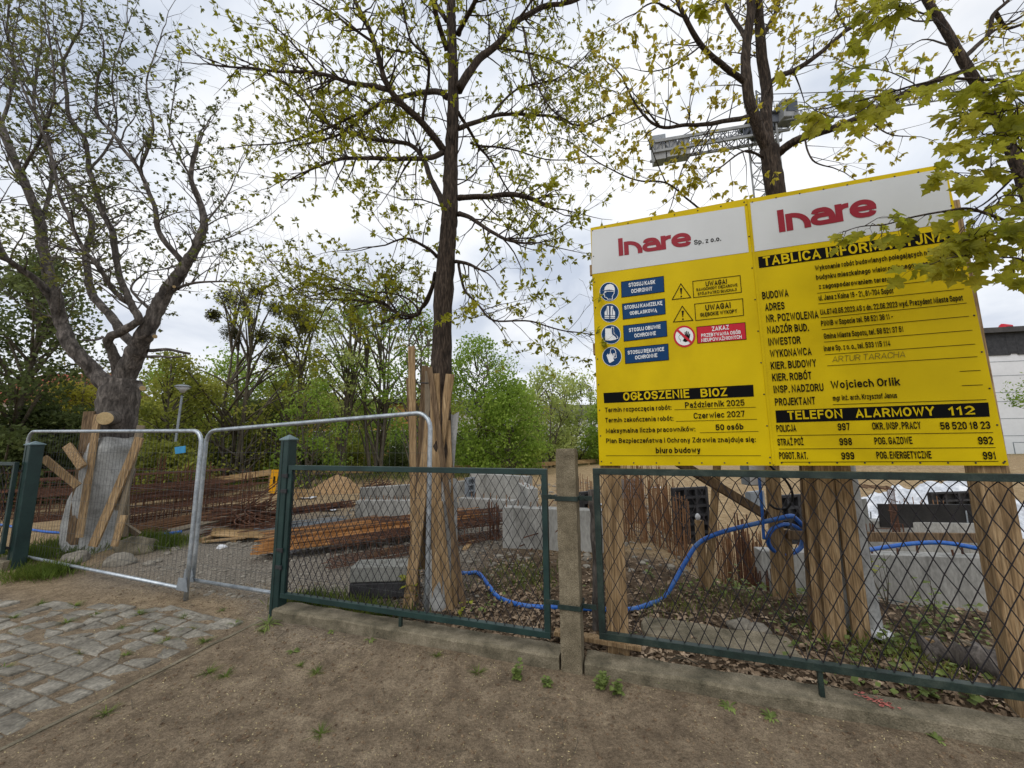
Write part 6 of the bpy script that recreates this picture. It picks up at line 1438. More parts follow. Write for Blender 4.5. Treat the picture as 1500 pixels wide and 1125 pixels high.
# ================================================================ CRANE
def lattice(mb, p0, p1, wv, hv, n, rc, rd, tri=False, brace=None):
    p0, p1, wv, hv = V(p0), V(p1), V(wv), V(hv)
    ch = [(-wv - hv), (wv - hv), (wv + hv), (-wv + hv)] if not tri else [(-wv - hv), (wv - hv), hv]
    for c in ch: mb.tube([p0 + c, p1 + c], rc, 5)
    if brace is not None: mb = brace
    m = len(ch)
    for i in range(n):
        a, b = p0.lerp(p1, i / n), p0.lerp(p1, (i + 1) / n)
        for k in range(m):
            c, d = ch[k], ch[(k + 1) % m]
            if i % 2: c, d = d, c
            mb.tube([a + c, b + d], rd, 4, caps=False); mb.tube([a + ch[k], a + ch[(k + 1) % m]], rd, 4, caps=False)
def crane():
    Y = 38.0
    base = at(1166, 640, Y); top = at(1166, 190, Y); root = thing('tower_crane', 'pale tower crane far behind the boards with grey counterweight blocks', 'crane', V((base.x, Y, -.5)))
    mb = MB(); lattice(mb, V((base.x, Y, -.5)), V((base.x, Y, top.z)), V((.95, .0, 0)), V((0, .95, 0)), 22, .10, .045); mb.build('mast', crane_m, root)
    ce = at(957, 222, Y + 1.5); cr0 = at(1150, 190, Y)
    d = (cr0 - ce).normalized(); up = V((0, 0, 1)); sd = d.cross(up).normalized()
    mb = MB(); br = MB(); lattice(mb, ce, cr0, sd * .75, up * .62, 18, .11, .05, brace=br); br.build('jib_bracing', crane_d, root)
    for sg in (-1, 1): mb.beam(ce - up * .62 - d * .2 + sd * .75 * sg, cr0 - up * .62 + sd * .75 * sg, .22, .26, up); mb.beam(ce + up * .62 + sd * .75 * sg, cr0 + up * .62 + sd * .75 * sg, .2, .34, up)
    mb.build('counter_jib', crane_m, root)
    rl = MB(); 
    for k in range(9): q = ce.lerp(cr0, k / 8) + up * .5 - sd * .8; rl.tube([q, q + up * .95], .035, 4)
    rl.tube([ce + up * 1.4 - sd * .8, cr0 + up * 1.4 - sd * .8], .035, 4); rl.tube([ce + up * 1.0 - sd * .8, cr0 + up * 1.0 - sd * .8], .03, 4); rl.build('guard_rail', crane_d, root)
    for k in range(3):
        b = MB(); q = ce + d * (.55 + k * 1.32); b.box(q - up * (.35 + .1 * (k == 2)), d * .6, sd * .62, up * (1.15 - .1 * k)); b.build('counterweight', ballast, root, bevel=.04)
    mb = MB(); mb.box(ce + d * .5 + up * 1.1, d * .8, sd * .5, up * .5); mb.build('winch', steel_grey, root, bevel=.04)
    hub = V((base.x, Y, top.z)); mb = MB(); mb.box(hub + up * .4, V((1.3, 0, 0)), V((0, 1.2, 0)), up * .45); mb.tube([hub - up * .5, hub + up * .1], 1.2, 14); mb.build('slewing_unit', crane_d, root, bevel=.05)
    je = at(1620, 92, Y - 16); j0 = hub + V((1.2, -.3, 1.0)); jd = (je - j0).normalized(); js = jd.cross(up).normalized()
    mb = MB(); lattice(mb, j0, je, js * .5, up * .55, 30, .06, .028, tri=True); mb.build('jib', crane_m, root)
    hd = MB(); lattice(hd, hub + up * .8, hub + up * 4.4, V((.5, 0, 0)), V((0, .5, 0)), 4, .09, .05); hd.build('tower_head', crane_d, root)
    tp = hub + up * 4.4; mb = MB(); mb.tube([tp, ce + d * 1.2 + up * .5], .05, 4); mb.tube([tp, j0.lerp(je, .55) + up * .6], .05, 4); mb.build('tie_bars', crane_d, root)
    cb = MB(); q = hub + V((1.9, -1.2, .9)); cb.box(q, V((.8, 0, 0)), V((0, .8, 0)), up * 1.05); c = cb.build('cab', crane_m, root, bevel=.08)
    w_ = MB(); w_.box(q + V((.05, -.82, .15)), V((.62, 0, 0)), V((0, .02, 0)), up * .6); w_.build('window', dark_glass, c)
    pf = MB(); pf.box(hub + V((0, 0, .95)), V((1.7, 0, 0)), V((0, 1.5, 0)), up * .05)
    for k in range(7): pf.tube([hub + V((-1.7 + k * .56, -1.5, .95)), hub + V((-1.7 + k * .56, -1.5, 2.1))], .03, 4)
    for z in (1.5, 2.1): pf.tube([hub + V((-1.7, -1.5, z)), hub + V((1.7, -1.5, z))], .03, 4)
    pf.build('platform', crane_d, root)
crane()

# ================================================================ BUILDINGS AND CARS
def house(name, label, cat, pxl_, pxr, Y, top_py, m, depth=9, roof=None, wins=(), yaw=0.0, zb=-.8, winm=dark_glass, frm=clad, over=.4, pitched=0):
    a, b = at(pxl_, 600, Y), at(pxr, 600, Y + yaw); a.z = b.z = 0; zt = at((pxl_ + pxr) / 2, top_py, Y).z
    d = b - a; W = d.length; d = d / W; n = V((-d.y, d.x, 0))
    o = thing(name, label, cat, a.lerp(b, .5) + n * depth / 2 + ZD * zb)
    mb = MB(); c = a.lerp(b, .5) + n * depth / 2; mb.box(c + ZD * (zb + zt) / 2, d * W / 2, n * depth / 2, ZD * (zt - zb) / 2); mb.build('wall', m, o)
    r = MB()
    if pitched:
        e = over; q = [a - d * e - n * e, b + d * e - n * e, b + d * e + n * (depth + e), a - d * e + n * (depth + e)]; q = [p + ZD * zt for p in q]
        r1, r2 = (q[0] + q[3]) / 2 + ZD * pitched, (q[1] + q[2]) / 2 + ZD * pitched
        r.add(q + [r1, r2], [(0, 1, 5, 4), (2, 3, 4, 5), (1, 2, 5), (3, 0, 4), (3, 2, 1, 0)])
    else: r.box(c + ZD * (zt + .2), d * (W / 2 + over), n * (depth / 2 + over), ZD * .2)
    r.build('roof', roof or roof_d, o)
    for (x0, x1, y0, y1) in wins:          # metres along the wall and above the ground
        p = a + d * (x0 + x1) / 2 - n * .03; f = MB(); z = (y0 + y1) / 2
        for sx in (x0, x1): f.box(a + d * sx - n * .03 + ZD * z, d * .06, n * .05, ZD * ((y1 - y0) / 2 + .06))
        for sz in (y0, y1): f.box(p + ZD * sz, d * ((x1 - x0) / 2 - .06), n * .048, ZD * .06)
        w_ = f.build('window', frm, o)
        g = MB(); g.box(p - n * .0 + ZD * z, d * (x1 - x0) / 2, n * .012, ZD * (y1 - y0) / 2); g.build('pane', winm, w_)
    return o, a, d, n, zt
o, a, d, n, zt = house('office_building', 'white clad building with dark roof edge and window strip, right of the boards', 'building', 1405, 1800, 30, 490, clad, 14, roof_d, [(x, x + 2.6, 7.55, 9.25) for x in (1.2, 4.4, 7.6, 10.8, 14.0)], yaw=-3, winm=glass, frm=steel_dark, over=.5)
for z in (1.3, 2.6, 3.9, 4.6, 5.9, 7.0):
    s_ = MB(); s_.box(a + d * 10 - n * .004 + ZD * z, d * 10, n * .012, ZD * .018); s_.build('cladding_joint', steel_grey, o)
g_ = MB(); g_.box(a + d * 10 - n * .04 + ZD * 8.4, d * 10, n * .03, ZD * .82 ); g_.build('window_band', steel_dark, o)
h_ = MB(); q = at(1473, 486, 29.5); h_.tube([q + V((-.45, 0, .0)), q + V((-.1, 0, .42)), q + V((.55, 0, .45))], [.18, .26, .12], 8); h_.build('red_roof_hood', v_red, o)
rl = MB(); q0 = at(1484, 648, 28.6); 
for k in range(4): rl.tube([q0 + d * k * .9, q0 + d * k * .9 - ZD * 1.1], .03, 5)
rl.tube([q0, q0 + d * 3], .03, 5); tag(rl.build('handrail', steel_grey, loc=q0), 'thin steel handrail before the white building at the right edge', 'handrail')
house('house', 'orange rendered house with dark windows behind the slim trees', 'house', 385, 640, 34, 592, orange_r, 10, roof_d, [(1.2, 3.2, .9, 2.3), (4.6, 6.4, .9, 2.3), (8.0, 10.6, .5, 2.3), (11.5, 13.4, .9, 2.3), (2., 3.4, 3.2, 4.2), (6, 7.4, 3.2, 4.2), (10, 11.6, 3.2, 4.2)], over=.5)
house('house', 'white house with a steep red brick roof edge at the far left behind trees', 'house', -60, 42, 24, 590, white_r, 9, brick_r, [(1.0, 2.0, 1.5, 2.7), (2.8, 3.6, 1.5, 2.7)], pitched=2.6, over=.5)
house('house', 'pale low house half hidden by trees in the middle distance right of the middle tree', 'house', 668, 760, 48, 605, white_r, 9, roof_d, [(1.2, 2.4, 1.2, 2.6), (4.2, 5.4, 1.2, 2.6)], pitched=2.2)
house('house', 'grey roofed house far behind the pale trees left of the boards', 'house', 800, 905, 60, 612, white_r, 9, roof_d, [(2, 3.2, 1.2, 2.6), (6, 7.2, 1.2, 2.6)], pitched=2.4)
# long low parapet behind the timber barriers
def lowwall(label, pxa, pxb, Ya, Yb, h, m):
    a, b = gat(pxa, Ya), gat(pxb, Yb); mb = MB(); dd = (b - a).normalized(); mb.beam(a + ZD * h / 2, b + ZD * h / 2, h, .25, dd.cross(ZD)); tag(mb.build('low_wall', m, loc=a), label, 'low wall')
lowwall('pale low wall behind the timber barrier left of the tall gate post', 225, 640, 20.5, 26, .55, concrete)
def car(label, px, Y, yaw):
    c = gat(px, Y); o = thing('parked_car', label, 'car', c, 'cars parked beyond the site'); f = V((math.cos(yaw), math.sin(yaw), 0)); s_ = V((-f.y, f.x, 0))
    prof = [(-2.1, .35), (-2.15, .8), (-1.9, .95), (-1.2, 1.0), (-.6, 1.42), (.7, 1.46), (1.5, 1.02), (2.0, .9), (2.1, .4)]
    mb = MB(); mb.prism([c + f * x + ZD * z - s_ * .85 for x, z in prof], s_ * 1.7); mb.build('body', car_p, o, bevel=.06)
    for sg in (-1, 1):
        g = MB(); g.prism([c + f * x + ZD * z + s_ * sg * .852 for x, z in ((-1.05, 1.02), (-.55, 1.36), (.62, 1.38), (1.25, 1.02))], s_ * sg * .008); g.build('side_window', dark_glass, o)
        for x in (-1.3, 1.3):
            w_ = MB(); q = c + f * x + ZD * .32 + s_ * sg * .78; w_.tube([q, q + s_ * sg * .12], .32, 16); w_.build('wheel', black_pl, o)
car('silver car parked far off between post and boards', 866, 29, .2)
car('second silver car far off behind the timber barrier, left of the concrete post', 838, 31, .4)
# street lamp
def lamp():
    Y = 12.3; b = gat(262, Y); t = at(268, 566, Y); b.x = t.x - .1; o = thing('street_lamp', 'grey street lamp with a flat round lantern before the trees at left', 'street lamp', b)
    mb = MB(); mb.tube([b, V((t.x, t.y, t.z - .3))], [.045, .03], 10); mb.build('pole', steel_grey, o, smooth=True)
    mb = MB(); mb.tube([t + ZD * z for z in (-.21, -.13, -.03)], [.045, .1, .2], 14); mb.build('lantern', white_pl, o, smooth=True)
    mb = MB(); mb.tube([t + ZD * z for z in (-.03, .0, .04, .06)], [.215, .215, .15, .02], 14); mb.build('lantern_cap', steel_grey, o, smooth=True)
lamp()
# dark mesh fence before the bushes
def mesh_fence():
    a, b = gat(150, 17.5), gat(640, 23); o = thing('mesh_fence', 'dark green mesh fence along the bushes behind the timber barrier', 'fence', a.lerp(b, .5)); n = 13
    for i in range(n + 1):
        p = a.lerp(b, i / n); p.z = gz(p.x, p.y); m2 = MB(); m2.tube([p, p + ZD * 1.6], .022, 5); m2.build('post', steel_dark, o)
    for i in range(n):
        p = a.lerp(b, i / n); q = a.lerp(b, (i + 1) / n); p.z = gz(p.x, p.y); q.z = gz(q.x, q.y); m2 = MB()
        for k in range(16): r = p.lerp(q, k / 16); m2.tube([r + ZD * .05, r + ZD * 1.55], .0035, 3, caps=False)
        for z in (.1, .5, .9, 1.3, 1.55): m2.tube([p + ZD * z, q + ZD * z], .005, 3, caps=False)
        m2.build('mesh_panel', steel_dark, o)
mesh_fence()

# ================================================================ BACKGROUND TREES AND SHRUBS
def bg_tree(name, label, px, Y, top_py, wpx, colour, n_leaf=3200, size=.16, stems=1, base_f=.25, seed=0, clumps=26, clump_r=.22, bark=bark_far, cat='tree', group='trees beyond the site', shape=1.0, lean=0.0, leafw=.34, inner=.35):
    rs = random.Random(seed); ng = np.random.default_rng(seed)
    base = gat(px, Y, -.1); top = at(px, top_py, Y).z; H = top - base.z; W = wpx / FPX * Y / 2
    o = thing(name, label, cat, base, group)
    wd = MB(); tips = []
    trunks = []
    for s_ in range(stems):
        ang = rs.uniform(0, 6.28); off = V((math.cos(ang), math.sin(ang), 0)) * (0 if stems == 1 else rs.uniform(.1, .45) * W)
        tp = base + off * 1.2 + V((lean * W + rs.uniform(-.25, .25) * W * (stems > 1), rs.uniform(-.15, .15) * W, H * rs.uniform(.82, .97)))
        b0 = base + off * .4
        P = smoothline([b0, b0.lerp(tp, .35) + V((rs.uniform(-.08, .08) * W, 0, 0)), b0.lerp(tp, .7) + V((rs.uniform(-.1, .1) * W, 0, 0)), tp], 4)
        r0 = H * (.0095 if stems > 1 else .016); wd.tube(P, [max(.012, r0 * (1 - .9 * i / (len(P) - 1))) for i in range(len(P))], 7, rough=.1); trunks.append(P)
    cents = []
    for c in range(clumps):
        z = base_f + (1 - base_f) * (c + rs.random()) / clumps; ee = max(.12, (1 - abs(2 * (z - base_f) / (1 - base_f) - 1 + .15) ** 2.2)) ** .5
        a = rs.uniform(0, 6.28); rr = W * ee * rs.uniform(inner, 1.0) * shape
        p = base + V((lean * W * z + math.cos(a) * rr, math.sin(a) * rr, H * z)); cents.append(p)
        P = trunks[c % stems]; i = min(len(P) - 1, max(1, int((z - rs.uniform(.08, .25)) * len(P)))); q = P[i]
        if q.z < p.z + .5: wd.tube(smoothline([q, q.lerp(p, .5) + V((0, 0, .12 * rs.random() * W)), p], 3), [max(.008, H * .006 * (1 - .75 * k / 6)) for k in range(7)], 4, caps=False)
    per = max(8, n_leaf // clumps); pos = []; 
    for p in cents:
        cr_ = W * clump_r * rs.uniform(.7, 1.5); nn = int(per * rs.uniform(.5, 1.5)); g = ng.normal(size=(nn, 3)); g = g / (np.linalg.norm(g, axis=1, keepdims=True)) * (ng.random((nn, 1)) ** .45)
        pos.append(np.array(p) + g * np.array([cr_, cr_, cr_ * .7]))
    pos = np.concatenate(pos); k = len(pos); dirs = ng.normal(size=(k, 3)); dirs[:, 2] -= .35; nr = ng.normal(size=(k, 3)) + np.array([0, 0, .7]); ln = size * ng.uniform(.6, 1.3, k)
    wd.build('trunk', bark, o, smooth=True); leaves_mesh('crown', BG[colour], o, pos, dirs, nr, ln, ln * leafw, .2)
    return o, cents
def mistletoe(parent, px, py, Y, r):
    ng = np.random.default_rng(int(px)); c = np.array(at(px, py, Y)); k = 900; g = ng.normal(size=(k, 3)); g /= np.linalg.norm(g, axis=1, keepdims=True); pos = c + g * r * (ng.random((k, 1)) ** .8)
    leaves_mesh('mistletoe_ball', mistle, parent, pos, g + ng.normal(size=(k, 3)) * .5, ng.normal(size=(k, 3)), np.full(k, .11), np.full(k, .016), .1)
o, c_ = bg_tree('mistletoe_tree', 'tall dark tree hung with round mistletoe clumps behind the two barriers', 350, 15.5, 400, 190, 'olive', 1500, .12, 4, .05, 11, 60, .24)
for px, py, r in ((332, 436, .42), (356, 446, .55), (376, 428, .34), (404, 452, .34), (432, 462, .42), (446, 478, .36), (382, 492, .36), (340, 488, .4), (418, 500, .3), (312, 462, .24), (398, 525, .34)): mistletoe(o, px, py, 15.3, r)
TB = [
 (1640, 20, 470, 170, 'fresh', 3600, .16, 3, .05, 'fresh green tree beyond the right edge before the white building'),
 (1800, 16, 500, 200, 'olive', 3600, .14, 2, .03, 'olive tree far beyond the right edge of the board'),
 (225, 21, 545, 120, 'fresh', 3000, .17, 3, .05, 'fresh green tree far behind the street lamp'),
 (330, 21, 520, 130, 'fresh', 2600, .17, 4, .1, 'fresh green many stemmed tree behind the mistletoe tree'),
 (395, 24, 540, 130, 'fresh', 2800, .18, 3, .08, 'fresh green tree behind the joint of barrier and gate post'),
 (520, 26, 520, 120, 'pale', 2200, .19, 4, .12, 'far pale tree rising over the orange house roof'),
 (455, 14.5, 560, 110, 'fresh', 1500, .12, 4, .1, 'thin fresh green saplings just above the tall gate post'),
 (420, 17, 440, 130, 'olive', 2600, .15, 3, .2, 'olive leafed tree with thin dark stems right of the mistletoe tree'),
 (492, 17, 415, 100, 'pale', 1500, .14, 4, .3, 'airy pale leafed tree of thin stems above the orange house'),
 (555, 18, 408, 130, 'fresh', 2300, .14, 4, .28, 'many stemmed fresh green tree left of the middle trunk'),
 (610, 17, 455, 95, 'fresh', 1500, .14, 3, .25, 'light green tree just left of the middle tree guard'),
 (700, 19, 500, 130, 'fresh', 4200, .15, 2, .12, 'dense bright green tree right of the middle trunk'),
 (742, 18, 560, 120, 'fresh', 4600, .15, 1, .05, 'bushy fresh green tree left of the pale thin trees'),
 (800, 22, 545, 110, 'pale', 2600, .17, 4, .15, 'thin pale tree with upright stems left of the boards'),
 (846, 24, 552, 110, 'pale', 2600, .18, 3, .12, 'pale feathery tree right beside the boards'),
 (888, 22, 585, 70, 'fresh', 2600, .16, 1, .05, 'round bright green tree half behind the left board'),
 (250, 14, 525, 130, 'olive', 4600, .12, 2, .05, 'light olive tree behind the street lamp'),
 (300, 17, 560, 140, 'olive', 4200, .14, 2, .03, 'olive shrubby tree between lamp and mistletoe tree'),
 (205, 18, 590, 110, 'olive', 3600, .13, 2, .03, 'olive shrubby tree behind the wrapped tree'),
 (100, 12, 565, 120, 'yellow', 4600, .11, 2, .05, 'golden leafed small tree left of the wrapped trunk'),
 (10, 10, 380, 200, 'dark', 8500, .12, 1, .1, 'big dark evergreen filling the left photo edge'),
 (45, 10.5, 600, 130, 'dark', 5200, .1, 2, .02, 'dark bushy tree behind the far gate post'),
 (130, 20, 540, 150, 'brown', 2600, .13, 3, .2, 'bare brownish tree far behind the left tree'),
 (640, 30, 560, 130, 'olive', 3400, .2, 2, .1, 'far olive tree behind the middle tree guard'),
 (770, 34, 590, 190, 'olive', 3800, .24, 2, .05, 'far olive tree low on the skyline between trunk and boards'),
 (460, 22, 560, 150, 'olive', 4200, .15, 3, .08, 'olive tree before the orange house above the tall gate post'),
 (385, 18, 590, 120, 'dark', 3800, .13, 2, .04, 'dark green tree behind the joint of the barriers'),
 (560, 24, 600, 130, 'fresh', 3000, .16, 3, .06, 'green tree at the right end of the orange house'),
]
for i, (px, Y, ty, wp, colr, nl, sz, stm, bf, lb) in enumerate(TB):
    bg_tree('broadleaf_tree', lb, px, Y, ty, wp, colr, int(nl * 1.8), sz * .95, stm, bf, 100 + i, 54 if nl < 4000 else 70, .30 if stm > 2 else .34)
SH = [(240, 11.8, 652, 100, 'olive'), (300, 17, 650, 100, 'dark'), (370, 18, 650, 90, 'olive'), (450, 19.5, 655, 90, 'dark'), (520, 21, 655, 90, 'olive'), (590, 22, 655, 90, 'dark'), (690, 22, 640, 90, 'fresh'), (760, 22, 645, 90, 'fresh'), (825, 24.5, 645, 80, 'olive'), (880, 25, 650, 70, 'fresh'), (150, 13.5, 640, 110, 'dark'), (60, 11, 655, 100, 'dark'), (-10, 10, 640, 110, 'olive'), (945, 27, 655, 90, 'olive')]
for i, (px, Y, ty, wp, colr) in enumerate(SH):
    near = ['under the street lamp', 'behind the two barriers', 'left of the tall gate post', 'above the left fence panel', 'before the orange house end', 'left of the middle guard', 'right of the middle guard', 'under the bright green trees', 'left of the concrete post', 'right behind the concrete post', 'behind the wrapped tree', 'behind the far gate post', 'at the left photo edge', 'behind the left board'][i]
    bg_tree('shrub', '%s low shrub %s' % ({'dark': 'dark', 'olive': 'olive green', 'fresh': 'fresh green'}[colr], near), px, Y, ty, wp, colr, 4600, .12, 2, .0, 300 + i, 24, .34, cat='shrub', group='shrubs along the site edge', inner=.1)
# far wood on the skyline: one mass
def far_wood():
    ng = np.random.default_rng(3); n = 26000; ang = ng.uniform(-1.1, 1.1, n); Yd = ng.uniform(70, 120, n); x = np.tan(ang) * Yd
    h = 5 + 2.2 * np.sin(x * .09) + 1.6 * np.sin(x * .23 + 1) + 1.0 * np.sin(x * .6 + 2)
    z = ng.random(n) ** .8 * h - 1; pos = np.stack([x, Yd, z], 1); ln = ng.uniform(.8, 1.7, n)
    o = leaves_mesh('far_wood', BG['olive'], None, pos, ng.normal(size=(n, 3)), ng.normal(size=(n, 3)), ln, ln * .4, .2); tag(o, 'distant olive green wood along the skyline', 'wood', kind='stuff')
far_wood()

# ================================================================ SMALL PLANTS, GRASS, LITTER
def blade_plant(name, label, p, n, L_, wd, m, spread=.7, cat='weed', group=None, seed=0, seg=4, broad=False):
    rs = random.Random(seed); mb = MB()
    for i in range(n):
        a = rs.uniform(0, 6.28); out = V((math.cos(a), math.sin(a), 0)); l = L_ * rs.uniform(.5, 1.15); el = rs.uniform(.25, 1.2) if not broad else rs.uniform(.15, .7)
        b = p + out * rs.uniform(0, .25) * L_ * spread; sd = V((-out.y, out.x, 0)); vs = []
        q = b.copy(); e = el
        for k in range(seg + 1):
            t = k / seg; w_ = wd * (math.sin(math.pi * min(1, t * .85 + .12)) if broad else (1 - t * .95)) * rs.uniform(.9, 1.1)
            vs += [q - sd * w_ / 2 + ZD * (.15 * w_ if broad else 0), q + sd * w_ / 2 + ZD * (.15 * w_ if broad else 0)]
            q = q + (out * math.cos(e) * spread + ZD * math.sin(e)) * (l / seg); e -= rs.uniform(.1, .45)
        mb.add(vs, [(2 * k, 2 * k + 1, 2 * k + 3, 2 * k + 2) for k in range(seg)])
    return tag(mb.build(name, m, loc=p), label, cat, group)
def leafy(name, label, p, h, n, L_, m, cat='weed', group=None, seed=0, wd=.45, stems=3):
    rs = random.Random(seed); o = thing(name, label, cat, p, group); st_ = MB(); pos = []; dr = []; nr = []; ln = []
    for s_ in range(stems):
        tip = p + V((rs.uniform(-.35, .35) * h, rs.uniform(-.3, .3) * h, h * rs.uniform(.6, 1))); P = smoothline([p, p.lerp(tip, .5) + V((rs.uniform(-.1, .1) * h, 0, 0)), tip], 4); st_.tube(P, [.004 * (1 - .7 * i / 8) * (h / .4) ** .5 for i in range(len(P))], 5, caps=False)
        for k in range(n // stems):
            t = rs.uniform(.25, 1); q = P[int(t * (len(P) - 1))]; a = rs.uniform(0, 6.28); d = V((math.cos(a), math.sin(a), rs.uniform(-.4, .5))); pos.append(tuple(q)); dr.append(tuple(d)); nr.append((rs.uniform(-.3, .3), rs.uniform(-.3, .3), 1)); ln.append(L_ * rs.uniform(.6, 1.2))
    st_.build('stem', bark_far, o); leaves_mesh('leaves', m, o, pos, dr, nr, ln, np.array(ln) * wd, .2)
    return o
leafy('maple_sapling', 'young maple sapling with soft yellow green leaves at the foot of the middle guard', G(606, 893), .36, 16, .11, leaf_yel, 'sapling', seed=3)
leafy('maple_sapling', 'tiny yellowish seedling right of the middle tree guard by the rail', G(680, 908), .16, 9, .08, leaf_yel, 'sapling', seed=4)
for i, (px, py, h, n, lb) in enumerate(((1262, 900, .75, 40, 'spindly sapling with small leaves right of the tree guard before the wall'), (1300, 890, .5, 18, 'thin bare twigged sapling before the middle of the concrete wall'), (1075, 880, .35, 24, 'leafy weed right of the short stake on the litter'), (1165, 870, .4, 30, 'light leafed shrublet at the foot of the hose post'), (1370, 905, .4, 20, 'small leafy plant before the wall near the right post'), (955, 850, .2, 14, 'low leafy weed right of the left timber post'), (1340, 930, .22, 40, 'spreading green weed patch plant left of the rotten log'), (1300, 960, .18, 36, 'broad green weed below the white plastic lid'), (1390, 930, .2, 30, 'green weed behind the rotten log'), (1420, 1030, .14, 26, 'low ground weed under the bottom rail by the right post'), (1360, 1020, .14, 26, 'low ground weed left under the bottom rail'), (1255, 985, .16, 24, 'green weed beside the slab end'))):
    leafy('leafy_weed', lb, G(px, py), h, int(n * .8), .05, leaf_weed if i not in (0, 3) else leaf_yel, 'weed', 'weeds on the leaf litter', seed=20 + i, stems=5)
GW = 'weeds along the kerb'
for i, (px, py, n, L_, lb) in enumerate(((392, 915, 22, .24, 'ferny silver green weed at the foot of the tall gate post'), (757, 995, 16, .13, 'dandelion rosette on the dirt left of the concrete post'), (880, 1010, 26, .13, 'clump of small green weeds right of the concrete post'), (905, 1020, 16, .12, 'green weed spreading below the kerb right of the post clump'), (543, 938, 6, .10, 'single seedling with broad leaves in front of the left kerb'), (488, 925, 6, .10, 'bright two leaved seedling by the left kerb'), (800, 1005, 10, .07, 'flat small rosette close to the concrete post'), (966, 1005, 12, .10, 'dandelion weed under the right kerb'), (1068, 1035, 10, .09, 'small weed by the kerb below the slab'), (1130, 1052, 10, .09, 'small weed by the kerb below the slab end'), (1375, 1085, 8, .08, 'little weed by the kerb at the right'), (430, 955, 8, .09, 'small weed left of the kerb corner'))):
    if i in (1, 2, 3, 6, 7): leafy('kerb_weed', lb, G(px, py), L_ * .8, n * 4, .034, leaf_weed, 'weed', GW, 50 + i, stems=7); continue
    blade_plant('kerb_weed', lb, G(px, py), int(n * 1.7), L_ * .62, .013 if i else .008, leaf_weed, 1.0, 'weed', GW, 50 + i, 4, broad=True)
GT = 'grass tufts on the drive and dirt'
tufts = [(230, 925), (270, 905), (140, 902), (98, 912), (30, 925), (325, 895), (60, 885), (5, 980), (345, 915), (245, 940), (180, 920), (120, 957), (20, 905), (185, 960), (275, 925), (330, 990), (305, 985), (155, 1045), (440, 975), (465, 985), (470, 1075), (385, 925), (110, 888), (205, 900), (300, 940), (640, 960), (700, 985)]
proto = None
for i, (px, py) in enumerate(tufts):
    p = G(px, py)
    if i < 3:
        t_ = blade_plant('grass_tuft', 'small tuft of short grass growing in the sett joints or bare dirt', p, 46, .065, .004, grass_m, 1.1, 'grass tuft', GT, 70 + i, 3)
        proto = (proto or []) + [t_]
    else:
        c = proto[i % 3].copy(); COL.objects.link(c); c.location = p; c.rotation_euler = (0, 0, i * 1.3); k = random.uniform(.6, 1.15); c.scale = (k * 1.3, k * 1.3, k * .8)
def grass_patch(name, label, spec, n, L_, seed):
    ng = np.random.default_rng(seed); pos = []; 
    for (px, py, rx, ry, f) in spec:
        c = G(px, py); m_ = int(n * f); g = ng.normal(size=(m_, 2)) * .5
        for gx, gy in g: pos.append((c.x + gx * rx, c.y + gy * ry, gz(c.x + gx * rx, c.y + gy * ry)))
    pos = np.array(pos); k = len(pos); d = ng.normal(size=(k, 3)) * .45; d[:, 2] = 1; nr = ng.normal(size=(k, 3)); nr[:, 2] = .1; ln = L_ * ng.uniform(.4, 1.2, k)
    o = leaves_mesh(name, grass_m, None, pos, d, nr, ln, np.full(k, .0035), .0); tag(o, label, 'grass', kind='stuff')
grass_patch('grass', 'green grass round the wrapped tree and the far gate post', [(85, 810, .6, .5, 1), (60, 845, .35, .2, .5), (235, 800, .4, .3, .7), (200, 795, .4, .3, .5), (120, 800, .5, .3, .5), (10, 825, .5, .3, .5)], 2200, .17, 3)
grass_patch('grass', 'thin pale grass along the kerb under the left fence panel', [(470, 885, .35, .12, 1), (520, 895, .3, .12, .8), (560, 905, .3, .1, .6), (440, 880, .2, .1, .5), (770, 850, .5, .5, .8)], 420, .13, 5)
grass_patch('grass', 'sparse grass on the litter behind the right fence panel', [(1330, 960, .5, .4, 1), (1060, 880, .5, .4, .4), (1230, 930, .4, .3, .4), (980, 890, .4, .3, .3)], 420, .1, 7)
grass_patch('grass', 'rough grass strip behind the timber barriers', [(250, 715, 3, 1.5, 1), (450, 700, 4, 2, 1), (600, 700, 4, 2, 1)], 2500, .35, 9)
